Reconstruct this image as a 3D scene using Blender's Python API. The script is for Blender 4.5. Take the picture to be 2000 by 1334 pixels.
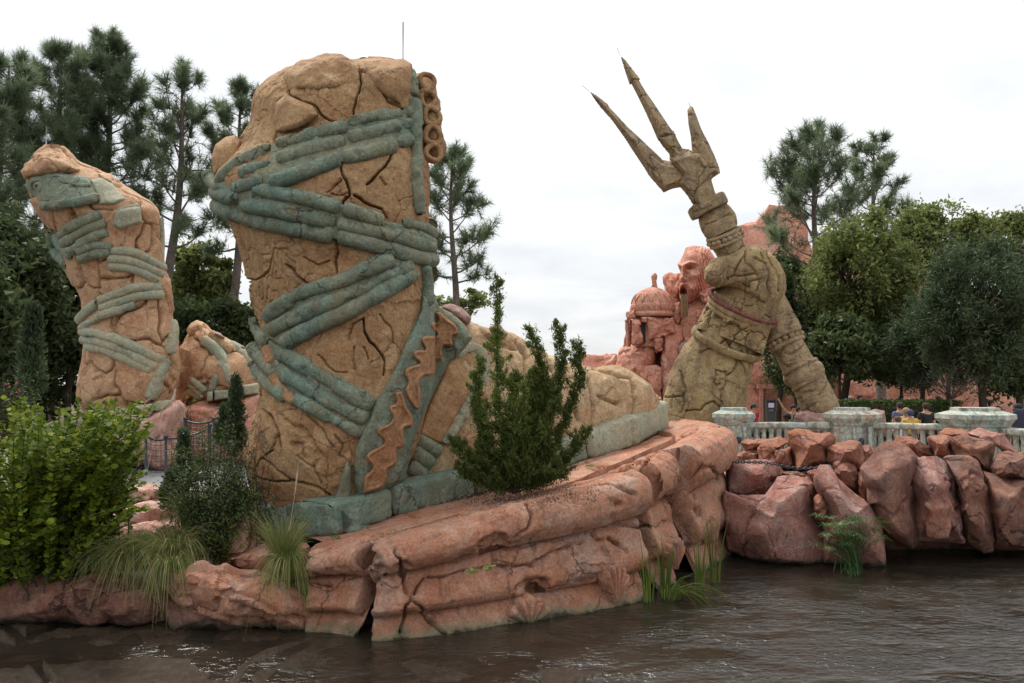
import bpy, math, random
import numpy as np
from mathutils import Vector, Matrix

for o in list(bpy.data.objects):
    bpy.data.objects.remove(o, do_unlink=True)
SC = bpy.context.scene
COL = SC.collection
R = math.radians
# ------------------------------------------------------------------ camera
FPX = 1570.0                       # focal length in photograph pixels (2000 wide)
HCAM = 2.8                         # eye height above the water
PIT = math.atan(83 / FPX)
cam_d = bpy.data.cameras.new('camera')
cam = bpy.data.objects.new('camera', cam_d)
COL.objects.link(cam)
cam_d.sensor_width = 36.0
cam_d.lens = 36.0 * FPX / 2000.0
cam_d.clip_start = 0.1
cam_d.clip_end = 3000
cam.location = (0, 0, HCAM)
cam.rotation_euler = (math.pi / 2 + PIT, 0, 0)
SC.camera = cam
SC.render.resolution_x = 1024
SC.render.resolution_y = 683
# ------------------------------------------------------------------ sky, sun, exposure
SUN_EL, SUN_AZ = R(56), R(-24)     # azimuth from +Y: ahead of the camera, a little to the left
world = bpy.data.worlds.new('World')
SC.world = world
world.use_nodes = True
wn, wl = world.node_tree.nodes, world.node_tree.links
wn.clear()
w_out = wn.new('ShaderNodeOutputWorld')
w_sky = wn.new('ShaderNodeTexSky')
w_sky.sky_type = 'NISHITA'
w_sky.sun_disc = False
w_sky.sun_elevation = SUN_EL
w_sky.sun_rotation = SUN_AZ
w_bg1 = wn.new('ShaderNodeBackground')
w_bg1.inputs['Strength'].default_value = 0.10
wl.new(w_sky.outputs[0], w_bg1.inputs['Color'])
w_tc = wn.new('ShaderNodeTexCoord')
w_sep = wn.new('ShaderNodeSeparateXYZ')
wl.new(w_tc.outputs['Generated'], w_sep.inputs[0])
# cloud sheet: flat ceiling projection  (x/(z+.12), y/(z+.12))
w_add = wn.new('ShaderNodeMath'); w_add.operation = 'ADD'; w_add.inputs[1].default_value = 0.14
w_mx = wn.new('ShaderNodeMath'); w_mx.operation = 'MAXIMUM'; w_mx.inputs[1].default_value = 0.0
wl.new(w_sep.outputs['Z'], w_mx.inputs[0]); wl.new(w_mx.outputs[0], w_add.inputs[0])
w_div = wn.new('ShaderNodeVectorMath'); w_div.operation = 'DIVIDE'
w_cmb = wn.new('ShaderNodeCombineXYZ')
for i in range(3):
    wl.new(w_add.outputs[0], w_cmb.inputs[i])
wl.new(w_tc.outputs['Generated'], w_div.inputs[0]); wl.new(w_cmb.outputs[0], w_div.inputs[1])
w_n = wn.new('ShaderNodeTexNoise')
w_n.inputs['Scale'].default_value = 1.7; w_n.inputs['Detail'].default_value = 6
w_n.inputs['Roughness'].default_value = 0.55; w_n.inputs['Distortion'].default_value = 0.4
wl.new(w_div.outputs[0], w_n.inputs['Vector'])
w_rmp = wn.new('ShaderNodeValToRGB')
w_rmp.color_ramp.elements[0].position = 0.36; w_rmp.color_ramp.elements[0].color = (0.86, 0.88, 0.905, 1)
w_rmp.color_ramp.elements[1].position = 0.60; w_rmp.color_ramp.elements[1].color = (1.0, 1.0, 1.0, 1)
wl.new(w_n.outputs['Fac'], w_rmp.inputs['Fac'])
w_bg2 = wn.new('ShaderNodeBackground')
wl.new(w_rmp.outputs[0], w_bg2.inputs['Color'])
# overcast luminance: brighter towards the zenith
w_str = wn.new('ShaderNodeMath'); w_str.operation = 'MULTIPLY_ADD'
w_str.inputs[1].default_value = 0.55; w_str.inputs[2].default_value = 0.76
wl.new(w_mx.outputs[0], w_str.inputs[0]); wl.new(w_str.outputs[0], w_bg2.inputs['Strength'])
w_mix = wn.new('ShaderNodeMixShader')
w_mix.inputs[0].default_value = 0.90
wl.new(w_bg1.outputs[0], w_mix.inputs[1]); wl.new(w_bg2.outputs[0], w_mix.inputs[2])
wl.new(w_mix.outputs[0], w_out.inputs['Surface'])

sun_d = bpy.data.lights.new('sun', 'SUN')
sun_d.energy = 3.0
sun_d.angle = R(16)
sun_d.color = (1.0, 0.95, 0.88)
sun = bpy.data.objects.new('sun', sun_d)
COL.objects.link(sun)
_sd = Vector((math.cos(SUN_EL) * math.sin(SUN_AZ), math.cos(SUN_EL) * math.cos(SUN_AZ), math.sin(SUN_EL)))
sun.rotation_euler = (-_sd).to_track_quat('-Z', 'Y').to_euler()
sun.location = _sd * 60

vs = SC.view_settings
vs.view_transform = 'Standard'
vs.look = 'None'
vs.exposure = 0.32
vs.gamma = 1.0
vs.use_curve_mapping = False
SC.render.engine = 'CYCLES'
# ------------------------------------------------------------------ pixel <-> place
CP, SP = math.cos(PIT), math.sin(PIT)

def P(px, py, Y):
    """photograph pixel + distance Y in front of the camera -> point(s) in the place"""
    px, py, Y = np.broadcast_arrays(np.asarray(px, float), np.asarray(py, float), np.asarray(Y, float))
    x = (px - 1000) / FPX; y = (667 - py) / FPX
    d1 = CP - y * SP
    t = Y / d1
    return np.stack([x * t, Y, HCAM + (SP + y * CP) * t], -1)

def proj(V):
    X, Y, Z = V[:, 0], V[:, 1], V[:, 2] - HCAM
    f = Y * CP + Z * SP
    u = -Y * SP + Z * CP
    return 1000 + FPX * X / f, 667 - FPX * u / f

def hit_plane(px, py, a, b):
    """ray of a pixel with the tilted plane z = a + b*X"""
    x = (px - 1000) / FPX; y = (667 - py) / FPX
    d = (x, CP - y * SP, SP + y * CP)
    t = (a - HCAM) / (d[2] - b * d[0])
    return np.array([d[0] * t, d[1] * t, HCAM + d[2] * t])

def Zm(pts, sx, ox, oy):
    return [(ox + p[0] / sx, oy + p[1] / sx) for p in pts]

# ------------------------------------------------------------------ noise
def _hash(ix, iy, iz, s):
    n = (ix.astype(np.int64) * 374761393 + iy.astype(np.int64) * 668265263 + iz.astype(np.int64) * 1274126177 + s * 974711) & 0xFFFFFFFF
    n = ((n ^ (n >> 13)) * 1103515245) & 0xFFFFFFFF
    n = ((n ^ (n >> 16)) * 2246822519) & 0xFFFFFFFF
    n = n ^ (n >> 15)
    return (n & 0xFFFFFF).astype(float) / 0xFFFFFF

def vnoise(p, s=0):
    i = np.floor(p); f = p - i
    u = f * f * f * (f * (f * 6 - 15) + 10)
    i = i.astype(np.int64)
    r = 0
    for dx in (0, 1):
        wx = u[:, 0] if dx else 1 - u[:, 0]
        for dy in (0, 1):
            wy = u[:, 1] if dy else 1 - u[:, 1]
            for dz in (0, 1):
                wz = u[:, 2] if dz else 1 - u[:, 2]
                r = r + wx * wy * wz * _hash(i[:, 0] + dx, i[:, 1] + dy, i[:, 2] + dz, s)
    return r * 2 - 1

def fbm(p, scale=1.0, octv=4, s=0, gain=0.5):
    r = 0; a = 1; q = p * scale
    for k in range(octv):
        r = r + a * vnoise(q, s + k); q = q * 2.03 + 11.7; a *= gain
    return r

def voro(p, s=0, jit=0.9):
    i = np.floor(p).astype(np.int64)
    n = len(p)
    f1 = np.full(n, 9.0); f2 = np.full(n, 9.0); cid = np.zeros(n, np.int64)
    for dx in (-1, 0, 1):
        for dy in (-1, 0, 1):
            for dz in (-1, 0, 1):
                c = i + np.array([dx, dy, dz])
                q = np.stack([_hash(c[:, 0], c[:, 1], c[:, 2], s + k) for k in (1, 2, 3)], -1)
                q = c + 0.5 + (q - 0.5) * jit
                d = np.sqrt(((q - p) ** 2).sum(1))
                h = (c[:, 0] * 73856093) ^ (c[:, 1] * 19349663) ^ (c[:, 2] * 83492791)
                closer = d < f1
                f2 = np.where(closer, f1, np.minimum(f2, d))
                cid = np.where(closer, h, cid)
                f1 = np.where(closer, d, f1)
    return f1, f2, cid

def sstep(a, b, x):
    t = np.clip((x - a) / (b - a), 0, 1)
    return t * t * (3 - 2 * t)

# ------------------------------------------------------------------ meshes
def mesh_np(name, V, faces, mats=None, smooth=True, fmat=None):
    """faces: array (m,3|4) or list of such arrays"""
    if not isinstance(faces, (list, tuple)):
        faces = [faces]
    faces = [np.asarray(f, np.int64) for f in faces if len(f)]
    V = np.ascontiguousarray(V, float)
    me = bpy.data.meshes.new(name)
    me.vertices.add(len(V))
    me.vertices.foreach_set('co', V.ravel())
    tot = sum(f.size for f in faces); npol = sum(len(f) for f in faces)
    me.loops.add(tot); me.polygons.add(npol)
    me.loops.foreach_set('vertex_index', np.concatenate([f.ravel() for f in faces]).astype(np.int32))
    st = []; off = 0
    for f in faces:
        st.append(off + np.arange(len(f)) * f.shape[1]); off += f.size
    me.polygons.foreach_set('loop_start', np.concatenate(st).astype(np.int32))
    if fmat is not None:
        me.polygons.foreach_set('material_index', np.asarray(fmat, np.int32))
    me.polygons.foreach_set('use_smooth', np.full(npol, smooth))
    me.update(calc_edges=True)
    if mats is not None:
        for m in (mats if isinstance(mats, (list, tuple)) else [mats]):
            me.materials.append(m)
    return me

def link(name, me, parent=None):
    o = bpy.data.objects.new(name, me)
    COL.objects.link(o)
    if parent is not None:
        o.parent = parent
        off = parent.location.copy() if parent.parent is None else Vector((0, 0, 0))
        o.matrix_parent_inverse = Matrix.Translation(-off)
    return o

def obj(name, V, faces, mat, parent=None, smooth=True, fmat=None):
    return link(name, mesh_np(name, V, faces, mat, smooth, fmat), parent)

def tag(o, label=None, cat=None, group=None, kind=None):
    if label: o['label'] = label
    if cat: o['category'] = cat
    if group: o['group'] = group
    if kind: o['kind'] = kind
    return o

def thing(name, label, cat, loc=(0, 0, 0), group=None):
    o = bpy.data.objects.new(name, None)
    COL.objects.link(o)
    o.location = [float(c) for c in loc]
    o.empty_display_size = 0.2
    return tag(o, label, cat, group)

def copy_tree(o, parent=None):
    c = o.copy(); COL.objects.link(c)
    if parent is not None:
        c.parent = parent
        c.matrix_parent_inverse = o.matrix_parent_inverse
    for ch in list(o.children):
        copy_tree(ch, c)
    return c

def grid_faces(nu, nv, wu=False, wv=False, off=0):
    iu = np.arange(nu if wu else nu - 1); iv = np.arange(nv if wv else nv - 1)
    a, b = np.meshgrid(iu, iv, indexing='ij')
    a2 = (a + 1) % nu; b2 = (b + 1) % nv
    return np.stack([a * nv + b, a2 * nv + b, a2 * nv + b2, a * nv + b2], -1).reshape(-1, 4) + off

def vnormals(V, F):
    a, b, c, d = (V[F[:, k]] for k in range(4))
    n = np.cross(c - a, d - b)
    cen = V.mean(0)
    if (((a + c) / 2 - cen) * n).sum() < 0: n = -n
    N = np.zeros_like(V)
    for k in range(4):
        for ax in range(3):
            N[:, ax] += np.bincount(F[:, k], n[:, ax], len(V))
    return N / (np.linalg.norm(N, axis=1, keepdims=True) + 1e-12)

def join(parts):
    """list of (V,F) -> one (V,[F...]) grouped by face size"""
    Vs = []; q = {3: [], 4: []}; off = 0
    for V, F in parts:
        Vs.append(V)
        for f in (F if isinstance(F, (list, tuple)) else [F]):
            if len(f): q[f.shape[1]].append(np.asarray(f) + off)
        off += len(V)
    return np.concatenate(Vs), [np.concatenate(q[k]) for k in (4, 3) if q[k]]

def resample(pts, n):
    pts = np.asarray(pts, float)
    d = np.r_[0, np.cumsum(np.linalg.norm(np.diff(pts, axis=0), axis=1))]
    t = np.linspace(0, d[-1], n)
    return np.stack([np.interp(t, d, pts[:, k]) for k in range(pts.shape[1])], -1)

def smooth_path(pts, n, it=2):
    pts = np.asarray(pts, float)
    for _ in range(it):
        a = 0.75 * pts[:-1] + 0.25 * pts[1:]; b = 0.25 * pts[:-1] + 0.75 * pts[1:]
        mid = np.empty((len(a) * 2, pts.shape[1])); mid[0::2] = a; mid[1::2] = b
        pts = np.concatenate([pts[:1], mid, pts[-1:]])
    return resample(pts, n)

def sweep(path, ra, rb=None, n=10, p=2.0, hint=(0, 1, 0), cap=True, phase=0.0):
    """tube along path; ra across (perp. to hint), rb along hint; p = superellipse power"""
    path = np.asarray(path, float); m = len(path)
    ra = np.broadcast_to(np.asarray(ra, float), (m,)).copy()
    rb = ra if rb is None else np.broadcast_to(np.asarray(rb, float), (m,)).copy()
    T = np.gradient(path, axis=0); T /= np.linalg.norm(T, axis=1, keepdims=True) + 1e-12
    Hh = np.broadcast_to(np.asarray(hint, float), (m, 3))
    B = Hh - (Hh * T).sum(1, keepdims=True) * T
    B /= np.linalg.norm(B, axis=1, keepdims=True) + 1e-12
    N = np.cross(B, T)
    th = np.arange(n) * 2 * math.pi / n + phase
    c, s = np.cos(th), np.sin(th)
    c = np.sign(c) * np.abs(c) ** (2 / p); s = np.sign(s) * np.abs(s) ** (2 / p)
    V = path[:, None] + N[:, None] * (ra[:, None] * c)[..., None] + B[:, None] * (rb[:, None] * s)[..., None]
    V = V.reshape(-1, 3)
    F = grid_faces(m, n, False, True)
    if cap:
        V = np.concatenate([V, path[:1], path[-1:]])
        k = np.arange(n); k2 = (k + 1) % n
        t1 = np.stack([k, np.full(n, m * n), k2], -1)
        t2 = np.stack([(m - 1) * n + k, (m - 1) * n + k2, np.full(n, m * n + 1)], -1)
        return V, [F, np.concatenate([t1, t2])]
    return V, F

def quad_sphere(n):
    """cube-sphere directions + quads, welded"""
    t = np.tan(np.linspace(-1, 1, n + 1) * math.pi / 4)
    A, B = np.meshgrid(t, t, indexing='ij'); one = np.ones_like(A)
    Vs = []; Fs = []; off = 0
    for (f, flip) in ((np.stack([one, A, B], -1), 0), (np.stack([-one, A, B], -1), 1), (np.stack([A, one, B], -1), 1),
                      (np.stack([A, -one, B], -1), 0), (np.stack([A, B, one], -1), 0), (np.stack([A, B, -one], -1), 1)):
        v = f.reshape(-1, 3); v = v / np.linalg.norm(v, axis=1, keepdims=True)
        q = grid_faces(n + 1, n + 1, off=off)
        Fs.append(q[:, ::-1] if flip else q); Vs.append(v); off += len(v)
    V = np.concatenate(Vs); F = np.concatenate(Fs)
    key = np.round(V * 1e5).astype(np.int64)
    _, idx, inv = np.unique(key, axis=0, return_index=True, return_inverse=True)
    return V[idx], inv.ravel()[F]
_QS = {}
def qsphere(n):
    if n not in _QS: _QS[n] = quad_sphere(n)
    return _QS[n][0].copy(), _QS[n][1]

def poly_radius(poly, c, ang):
    """distance from c to the polygon outline in direction ang (farthest hit)"""
    poly = np.asarray(poly, float) - c
    r = np.zeros(len(ang))
    dx, dy = np.cos(ang), np.sin(ang)
    for k in range(len(poly)):
        a = poly[k]; b = poly[(k + 1) % len(poly)]
        e = b - a
        den = dx * e[1] - dy * e[0]
        den = np.where(np.abs(den) < 1e-9, 1e-9, den)
        t = (a[0] * e[1] - a[1] * e[0]) / den
        u = (a[0] * dy - a[1] * dx) / den
        ok = (u >= -1e-6) & (u <= 1 + 1e-6) & (t > 0)
        r = np.where(ok & (t > r), t, r)
    return r

def seg_dist(px, py, lines):
    """distance to polylines, in the same units"""
    d = np.full(len(px), 1e9)
    for ln in lines:
        ln = np.asarray(ln, float)
        for a, b in zip(ln[:-1], ln[1:]):
            e = b - a; L = (e * e).sum() + 1e-9
            m = (px > min(a[0], b[0]) - 30) & (px < max(a[0], b[0]) + 30) & (py > min(a[1], b[1]) - 30) & (py < max(a[1], b[1]) + 30)
            if not m.any(): continue
            x, y = px[m], py[m]
            t = np.clip(((x - a[0]) * e[0] + (y - a[1]) * e[1]) / L, 0, 1)
            dd = np.hypot(x - a[0] - t * e[0], y - a[1] - t * e[1])
            d[m] = np.minimum(d[m], dd)
    return d

def poly_sd(px, py, poly):
    """signed distance (inside > 0) and nearest boundary point"""
    poly = np.asarray(poly, float); n = len(poly)
    d = np.full(len(px), 1e18); nx = px.copy(); ny = py.copy()
    ins = np.zeros(len(px), bool)
    for k in range(n):
        a = poly[k]; b = poly[(k + 1) % n]; e = b - a; L = (e * e).sum() + 1e-9
        t = np.clip(((px - a[0]) * e[0] + (py - a[1]) * e[1]) / L, 0, 1)
        qx = a[0] + t * e[0]; qy = a[1] + t * e[1]
        dd = (px - qx) ** 2 + (py - qy) ** 2
        m = dd < d
        d = np.where(m, dd, d); nx = np.where(m, qx, nx); ny = np.where(m, qy, ny)
        c = (a[1] > py) != (b[1] > py)
        xi = a[0] + (py - a[1]) / (b[1] - a[1] + 1e-12) * (b[0] - a[0])
        ins ^= c & (px < xi)
    d = np.sqrt(d)
    return np.where(ins, d, -d), nx, ny

def poly_grid(poly, res):
    poly = np.asarray(poly, float)
    x0, y0 = poly.min(0) - res; x1, y1 = poly.max(0) + res
    nx = int((x1 - x0) / res) + 2; ny = int((y1 - y0) / res) + 2
    X, Y = np.meshgrid(x0 + np.arange(nx) * res, y0 + np.arange(ny) * res, indexing='ij')
    X, Y = X.ravel(), Y.ravel()
    sd, qx, qy = poly_sd(X, Y, poly)
    keep = sd > -0.75 * res
    snap = keep & (sd < 0.45 * res)
    X = np.where(snap, qx, X); Y = np.where(snap, qy, Y); sd = np.where(snap, 0, sd)
    F = grid_faces(nx, ny)
    F = F[keep[F].all(1) & (sd[F].max(1) > 0)]
    used = np.unique(F); remap = np.full(nx * ny, -1); remap[used] = np.arange(len(used))
    return X[used], Y[used], sd[used], remap[F], snap[used]

def patch(poly, depth, thick, bevel, res=3.0, sink=0.06, amp=0.0, s=0, prof=0.5):
    """relief plate lying on a surface: depth(px,py) gives the surface distance"""
    X, Y, sd, F, snap = poly_grid(poly, res)
    h = thick * np.clip(sd / bevel, 0, 1) ** prof
    h = np.where(snap, -sink, h)
    d = depth(X, Y)
    V = P(X, Y, d - h)
    if amp:
        V[:, 1] += amp * fbm(V, 3.0, 4, s) * np.where(snap, 0, 1)
    return V, F[:, ::-1]

def inflate(poly, Y0, T, bevel, res=3.0, prof=0.6, amp=0.0, s=0, yfun=None):
    """closed solid from an outline, thickness 2T"""
    X, Yp, sd, F, snap = poly_grid(poly, res)
    yc = Y0 if yfun is None else yfun(X, Yp)
    h = T * np.clip(sd / bevel, 0, 1) ** prof
    h = np.where(snap, 0.0, h)
    A = P(X, Yp, yc - h); B = P(X, Yp, yc + h)
    if amp:
        A[:, 1] += amp * fbm(A, 2.5, 4, s) * np.where(snap, 0, 1)
    n = len(A)
    mp = np.arange(n) + n; mp[snap] = np.arange(n)[snap]
    V = np.concatenate([A, B])
    return V, np.concatenate([F[:, ::-1], mp[F]])

def pillow(poly, Y0, T, n=28, cuts=(), box=2.6, amp=0.04, fs=1.2, s=0, crack=0.0, cs=1.0, cw=0.035, soft=20.0, Tb=None, lean=0.0):
    """rock from an outline in the photograph at distance Y0, half-depth T.
    cuts: planes (nx, ny_up, n_towards_camera, h) in the rock's own unit space"""
    poly = np.asarray(poly, float)
    c = 0.5 * (poly.min(0) + poly.max(0))
    D, F = qsphere(n)
    # unit space: x right, y up, z towards camera
    rho = np.hypot(D[:, 0], D[:, 1])
    ang = np.arctan2(-D[:, 1], D[:, 0])
    Rr = poly_radius(poly, c, ang)
    pw = (np.abs(rho) ** box + np.abs(D[:, 2]) ** box) ** (-1 / box)
    U = D * pw[:, None]
    r = np.linalg.norm(U, axis=1)
    inv = r ** -soft
    for (a, b, d, h) in cuts:
        nn = np.array([a, b, d], float); nn /= np.linalg.norm(nn)
        k = np.clip((D @ nn) / h, 1e-3, None)
        inv = inv + k ** soft
    U = D * (inv ** (-1 / soft))[:, None]
    rr = np.hypot(U[:, 0], U[:, 1])
    sc = np.where(rho > 1e-6, rr, 0)
    Tz = np.where(U[:, 2] > 0, T, T if Tb is None else Tb)
    Yd = Y0 - U[:, 2] * Tz + lean * U[:, 1] * T
    V = P(c[0] + np.cos(ang) * Rr * sc, c[1] + np.sin(ang) * Rr * sc, Yd)
    N = vnormals(V, F)
    if N[np.argmin(V[:, 1])][1] > 0:
        F = F[:, ::-1]; N = -N
    h = amp * fbm(V, fs, 4, s) + amp * 0.25 * fbm(V, fs * 5, 3, s + 9)
    if crack:
        q = V * cs + 0.25 * np.stack([fbm(V, 1.3 * cs, 3, s + 20 + k) for k in range(3)], -1)
        f1, f2, cid = voro(q, s + 31)
        h = h - crack * np.exp(-((f2 - f1) / (cs * cw * 2)) ** 2)
        h = h + crack * 0.35 * (_hash(cid, cid * 3, cid * 7, 5) - 0.5)
    return V + N * h[:, None], F

def label_grid(mask, wrap_v=True, it=4000):
    """connected components of ~mask on a (u,v) grid (v wraps)"""
    nu, nv = mask.shape
    lab = np.where(mask, -1, np.arange(nu * nv).reshape(nu, nv))
    for k in range(it):
        old = lab.copy()
        m = lab.copy()
        m[1:] = np.maximum(m[1:], lab[:-1]); m[:-1] = np.maximum(m[:-1], lab[1:])
        m = np.maximum(m, np.roll(lab, 1, 1)) if wrap_v else m
        m = np.maximum(m, np.roll(lab, -1, 1)) if wrap_v else m
        lab = np.where(mask, -1, m)
        # pointer jumping through the winning cell
        flat = lab.ravel(); good = flat >= 0
        j = flat.copy(); j[good] = np.maximum(flat[good], flat[flat[good]])
        lab = j.reshape(nu, nv)
        if (lab == old).all(): break
    return lab

def merge_labels(lab, minsize, wrap_v=True):
    vals, inv, cnt = np.unique(lab, return_inverse=True, return_counts=True)
    small = (cnt < minsize) | (vals < 0)
    lab = np.where(small[inv].reshape(lab.shape), -1, lab)
    for k in range(400):
        if not (lab < 0).any(): break
        m = lab.copy()
        for sh, ax in ((1, 0), (-1, 0), (1, 1), (-1, 1)):
            r = np.roll(lab, sh, ax)
            if ax == 0:
                if sh == 1: r[0] = -1
                else: r[-1] = -1
            elif not wrap_v:
                if sh == 1: r[:, 0] = -1
                else: r[:, -1] = -1
            m = np.where((lab < 0), np.maximum(m, r), m)
        lab = m
    return lab

def split_parts(name, V, F, flab, mat, parent, kindmin=1):
    """one object for each face label"""
    out = []
    for L in np.unique(flab):
        f = F[flab == L]
        used = np.unique(f); mp = np.zeros(len(V), np.int64); mp[used] = np.arange(len(used))
        out.append(obj(name, V[used], mp[f], mat, parent))
    return out

# ------------------------------------------------------------------ materials
def _mat(name):
    m = bpy.data.materials.new(name); m.use_nodes = True
    nt = m.node_tree; nt.nodes.clear()
    o = nt.nodes.new('ShaderNodeOutputMaterial'); b = nt.nodes.new('ShaderNodeBsdfPrincipled')
    nt.links.new(b.outputs[0], o.inputs['Surface'])
    return m, nt, b

def _noise(nt, vec, scale, detail=5, rough=0.6, dist=0.0):
    n = nt.nodes.new('ShaderNodeTexNoise')
    n.inputs['Scale'].default_value = scale; n.inputs['Detail'].default_value = detail
    n.inputs['Roughness'].default_value = rough; n.inputs['Distortion'].default_value = dist
    nt.links.new(vec, n.inputs['Vector'])
    return n.outputs['Fac']

def _ramp(nt, fac, stops):
    r = nt.nodes.new('ShaderNodeValToRGB')
    e = r.color_ramp.elements
    while len(e) < len(stops): e.new(0.5)
    for k, (p, c) in enumerate(stops):
        e[k].position = p; e[k].color = (*c, 1) if len(c) == 3 else c
    nt.links.new(fac, r.inputs['Fac'])
    return r.outputs['Color']

def _mixc(nt, a, b, fac, mode='MIX'):
    m = nt.nodes.new('ShaderNodeMix'); m.data_type = 'RGBA'; m.blend_type = mode
    for s, v in ((m.inputs[0], fac), (m.inputs[6], a), (m.inputs[7], b)):
        if isinstance(v, (int, float)): s.default_value = v
        elif isinstance(v, tuple): s.default_value = (*v, 1)
        else: nt.links.new(v, s)
    return m.outputs[2]

def rock_mat(name, base, alt, stain, scale=0.8, bump=0.5, rough=0.88, stain_amt=0.6, fine=30.0, lo=0.70, hi=1.22, algae=None, streak=0.0, light=None, dark=None, la=0.55, da=0.6, hair=0.0):
    """weathered painted concrete rock: broad tints, stains, dry-brushed lights, dark blotches, grit"""
    m, nt, b = _mat(name)
    g = nt.nodes.new('ShaderNodeNewGeometry'); pos = g.outputs['Position']
    bl = (0, 0, 0); wh = (1, 1, 1)
    light = light or tuple(min(0.8, c * 1.32 + 0.03) for c in base)
    dark = dark or tuple(c * 0.36 + 0.012 for c in alt)
    c = _mixc(nt, base, alt, _ramp(nt, _noise(nt, pos, scale, 6, 0.62, 0.6), [(0.40, bl), (0.60, wh)]))
    c = _mixc(nt, c, stain, _ramp(nt, _noise(nt, pos, scale * 2.7, 7, 0.66, 1.0), [(0.50, bl), (0.66, (stain_amt,) * 3)]))
    def shifted(k, sc=(1, 1, 1)):
        mp = nt.nodes.new('ShaderNodeMapping'); mp.inputs['Location'].default_value = (k, k * 1.7, -k); mp.inputs['Scale'].default_value = sc
        nt.links.new(pos, mp.inputs['Vector']); return mp.outputs[0]
    c = _mixc(nt, c, light, _ramp(nt, _noise(nt, shifted(7.3), scale * 5.5, 9, 0.74, 0.5), [(0.48, bl), (0.61, (la,) * 3)]))
    c = _mixc(nt, c, dark, _ramp(nt, _noise(nt, shifted(3.1), scale * 3.6, 10, 0.76, 1.4), [(0.525, bl), (0.66, (da,) * 3)]))
    if streak:
        c = _mixc(nt, c, dark, _ramp(nt, _noise(nt, shifted(11.0, (1, 1, 0.13)), scale * 4.5, 7, 0.66, 0.4), [(0.50, bl), (0.66, (streak,) * 3)]))
    c = _mixc(nt, c, _ramp(nt, _noise(nt, pos, fine, 8, 0.78), [(0.38, (lo,) * 3), (0.62, (hi,) * 3)]), 1.0, 'MULTIPLY')
    crk = None
    if hair:
        wv = nt.nodes.new('ShaderNodeTexNoise'); wv.inputs['Scale'].default_value = hair * 1.5; wv.inputs['Detail'].default_value = 6; wv.inputs['Roughness'].default_value = 0.7
        nt.links.new(pos, wv.inputs['Vector'])
        va = nt.nodes.new('ShaderNodeVectorMath'); va.operation = 'MULTIPLY_ADD'; va.inputs[1].default_value = (0.55 / hair,) * 3
        nt.links.new(wv.outputs['Color'], va.inputs[0]); nt.links.new(pos, va.inputs[2])
        vo = nt.nodes.new('ShaderNodeTexVoronoi'); vo.feature = 'DISTANCE_TO_EDGE'; vo.inputs['Scale'].default_value = hair
        nt.links.new(va.outputs[0], vo.inputs['Vector'])
        ed = _ramp(nt, vo.outputs['Distance'], [(0.0, wh), (0.016, bl)])
        mk = _ramp(nt, _noise(nt, shifted(23.0), hair * 0.8, 3), [(0.46, bl), (0.56, (0.85,) * 3)])
        crk = _mixc(nt, ed, mk, 1.0, 'MULTIPLY')
        c = _mixc(nt, c, tuple(x * 0.5 for x in dark), crk)
    if algae:
        sx = nt.nodes.new('ShaderNodeSeparateXYZ'); nt.links.new(pos, sx.inputs[0])
        ad = nt.nodes.new('ShaderNodeMath'); ad.operation = 'MULTIPLY_ADD'
        nt.links.new(_noise(nt, pos, 3.0, 7, 0.7), ad.inputs[0]); ad.inputs[1].default_value = 0.45
        nt.links.new(sx.outputs['Z'], ad.inputs[2])
        c = _mixc(nt, c, algae, _ramp(nt, ad.outputs[0], [(0.25, wh), (0.36, bl)]))
        c = _mixc(nt, c, (0.035, 0.032, 0.018), _ramp(nt, ad.outputs[0], [(0.20, wh), (0.26, bl)]))
    nt.links.new(c, b.inputs['Base Color'])
    b.inputs['Roughness'].default_value = rough
    b.inputs['Specular IOR Level'].default_value = 0.25
    bp = nt.nodes.new('ShaderNodeBump'); bp.inputs['Strength'].default_value = bump; bp.inputs['Distance'].default_value = 0.07
    h = nt.nodes.new('ShaderNodeMath'); h.operation = 'ADD'
    nt.links.new(_noise(nt, pos, fine * 0.55, 9, 0.78), h.inputs[0]); nt.links.new(_noise(nt, pos, scale * 7, 8, 0.68, 0.6), h.inputs[1])
    hout = h.outputs[0]
    if crk is not None:
        sb = nt.nodes.new('ShaderNodeMath'); sb.operation = 'SUBTRACT'; nt.links.new(hout, sb.inputs[0]); nt.links.new(crk, sb.inputs[1]); hout = sb.outputs[0]
    nt.links.new(hout, bp.inputs['Height'])
    nt.links.new(bp.outputs[0], b.inputs['Normal'])
    return m

def plain_mat(name, col, rough=0.7, var=0.15, scale=8.0, metal=0.0, bump=0.0):
    m, nt, b = _mat(name)
    g = nt.nodes.new('ShaderNodeNewGeometry')
    n = _noise(nt, g.outputs['Position'], scale, 4)
    c = _ramp(nt, n, [(0.3, tuple(x * (1 - var) for x in col)), (0.7, tuple(min(1, x * (1 + var)) for x in col))])
    nt.links.new(c, b.inputs['Base Color'])
    b.inputs['Roughness'].default_value = rough; b.inputs['Metallic'].default_value = metal
    if bump:
        bp = nt.nodes.new('ShaderNodeBump'); bp.inputs['Strength'].default_value = bump; bp.inputs['Distance'].default_value = 0.03
        nt.links.new(n, bp.inputs['Height']); nt.links.new(bp.outputs[0], b.inputs['Normal'])
    return m

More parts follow.
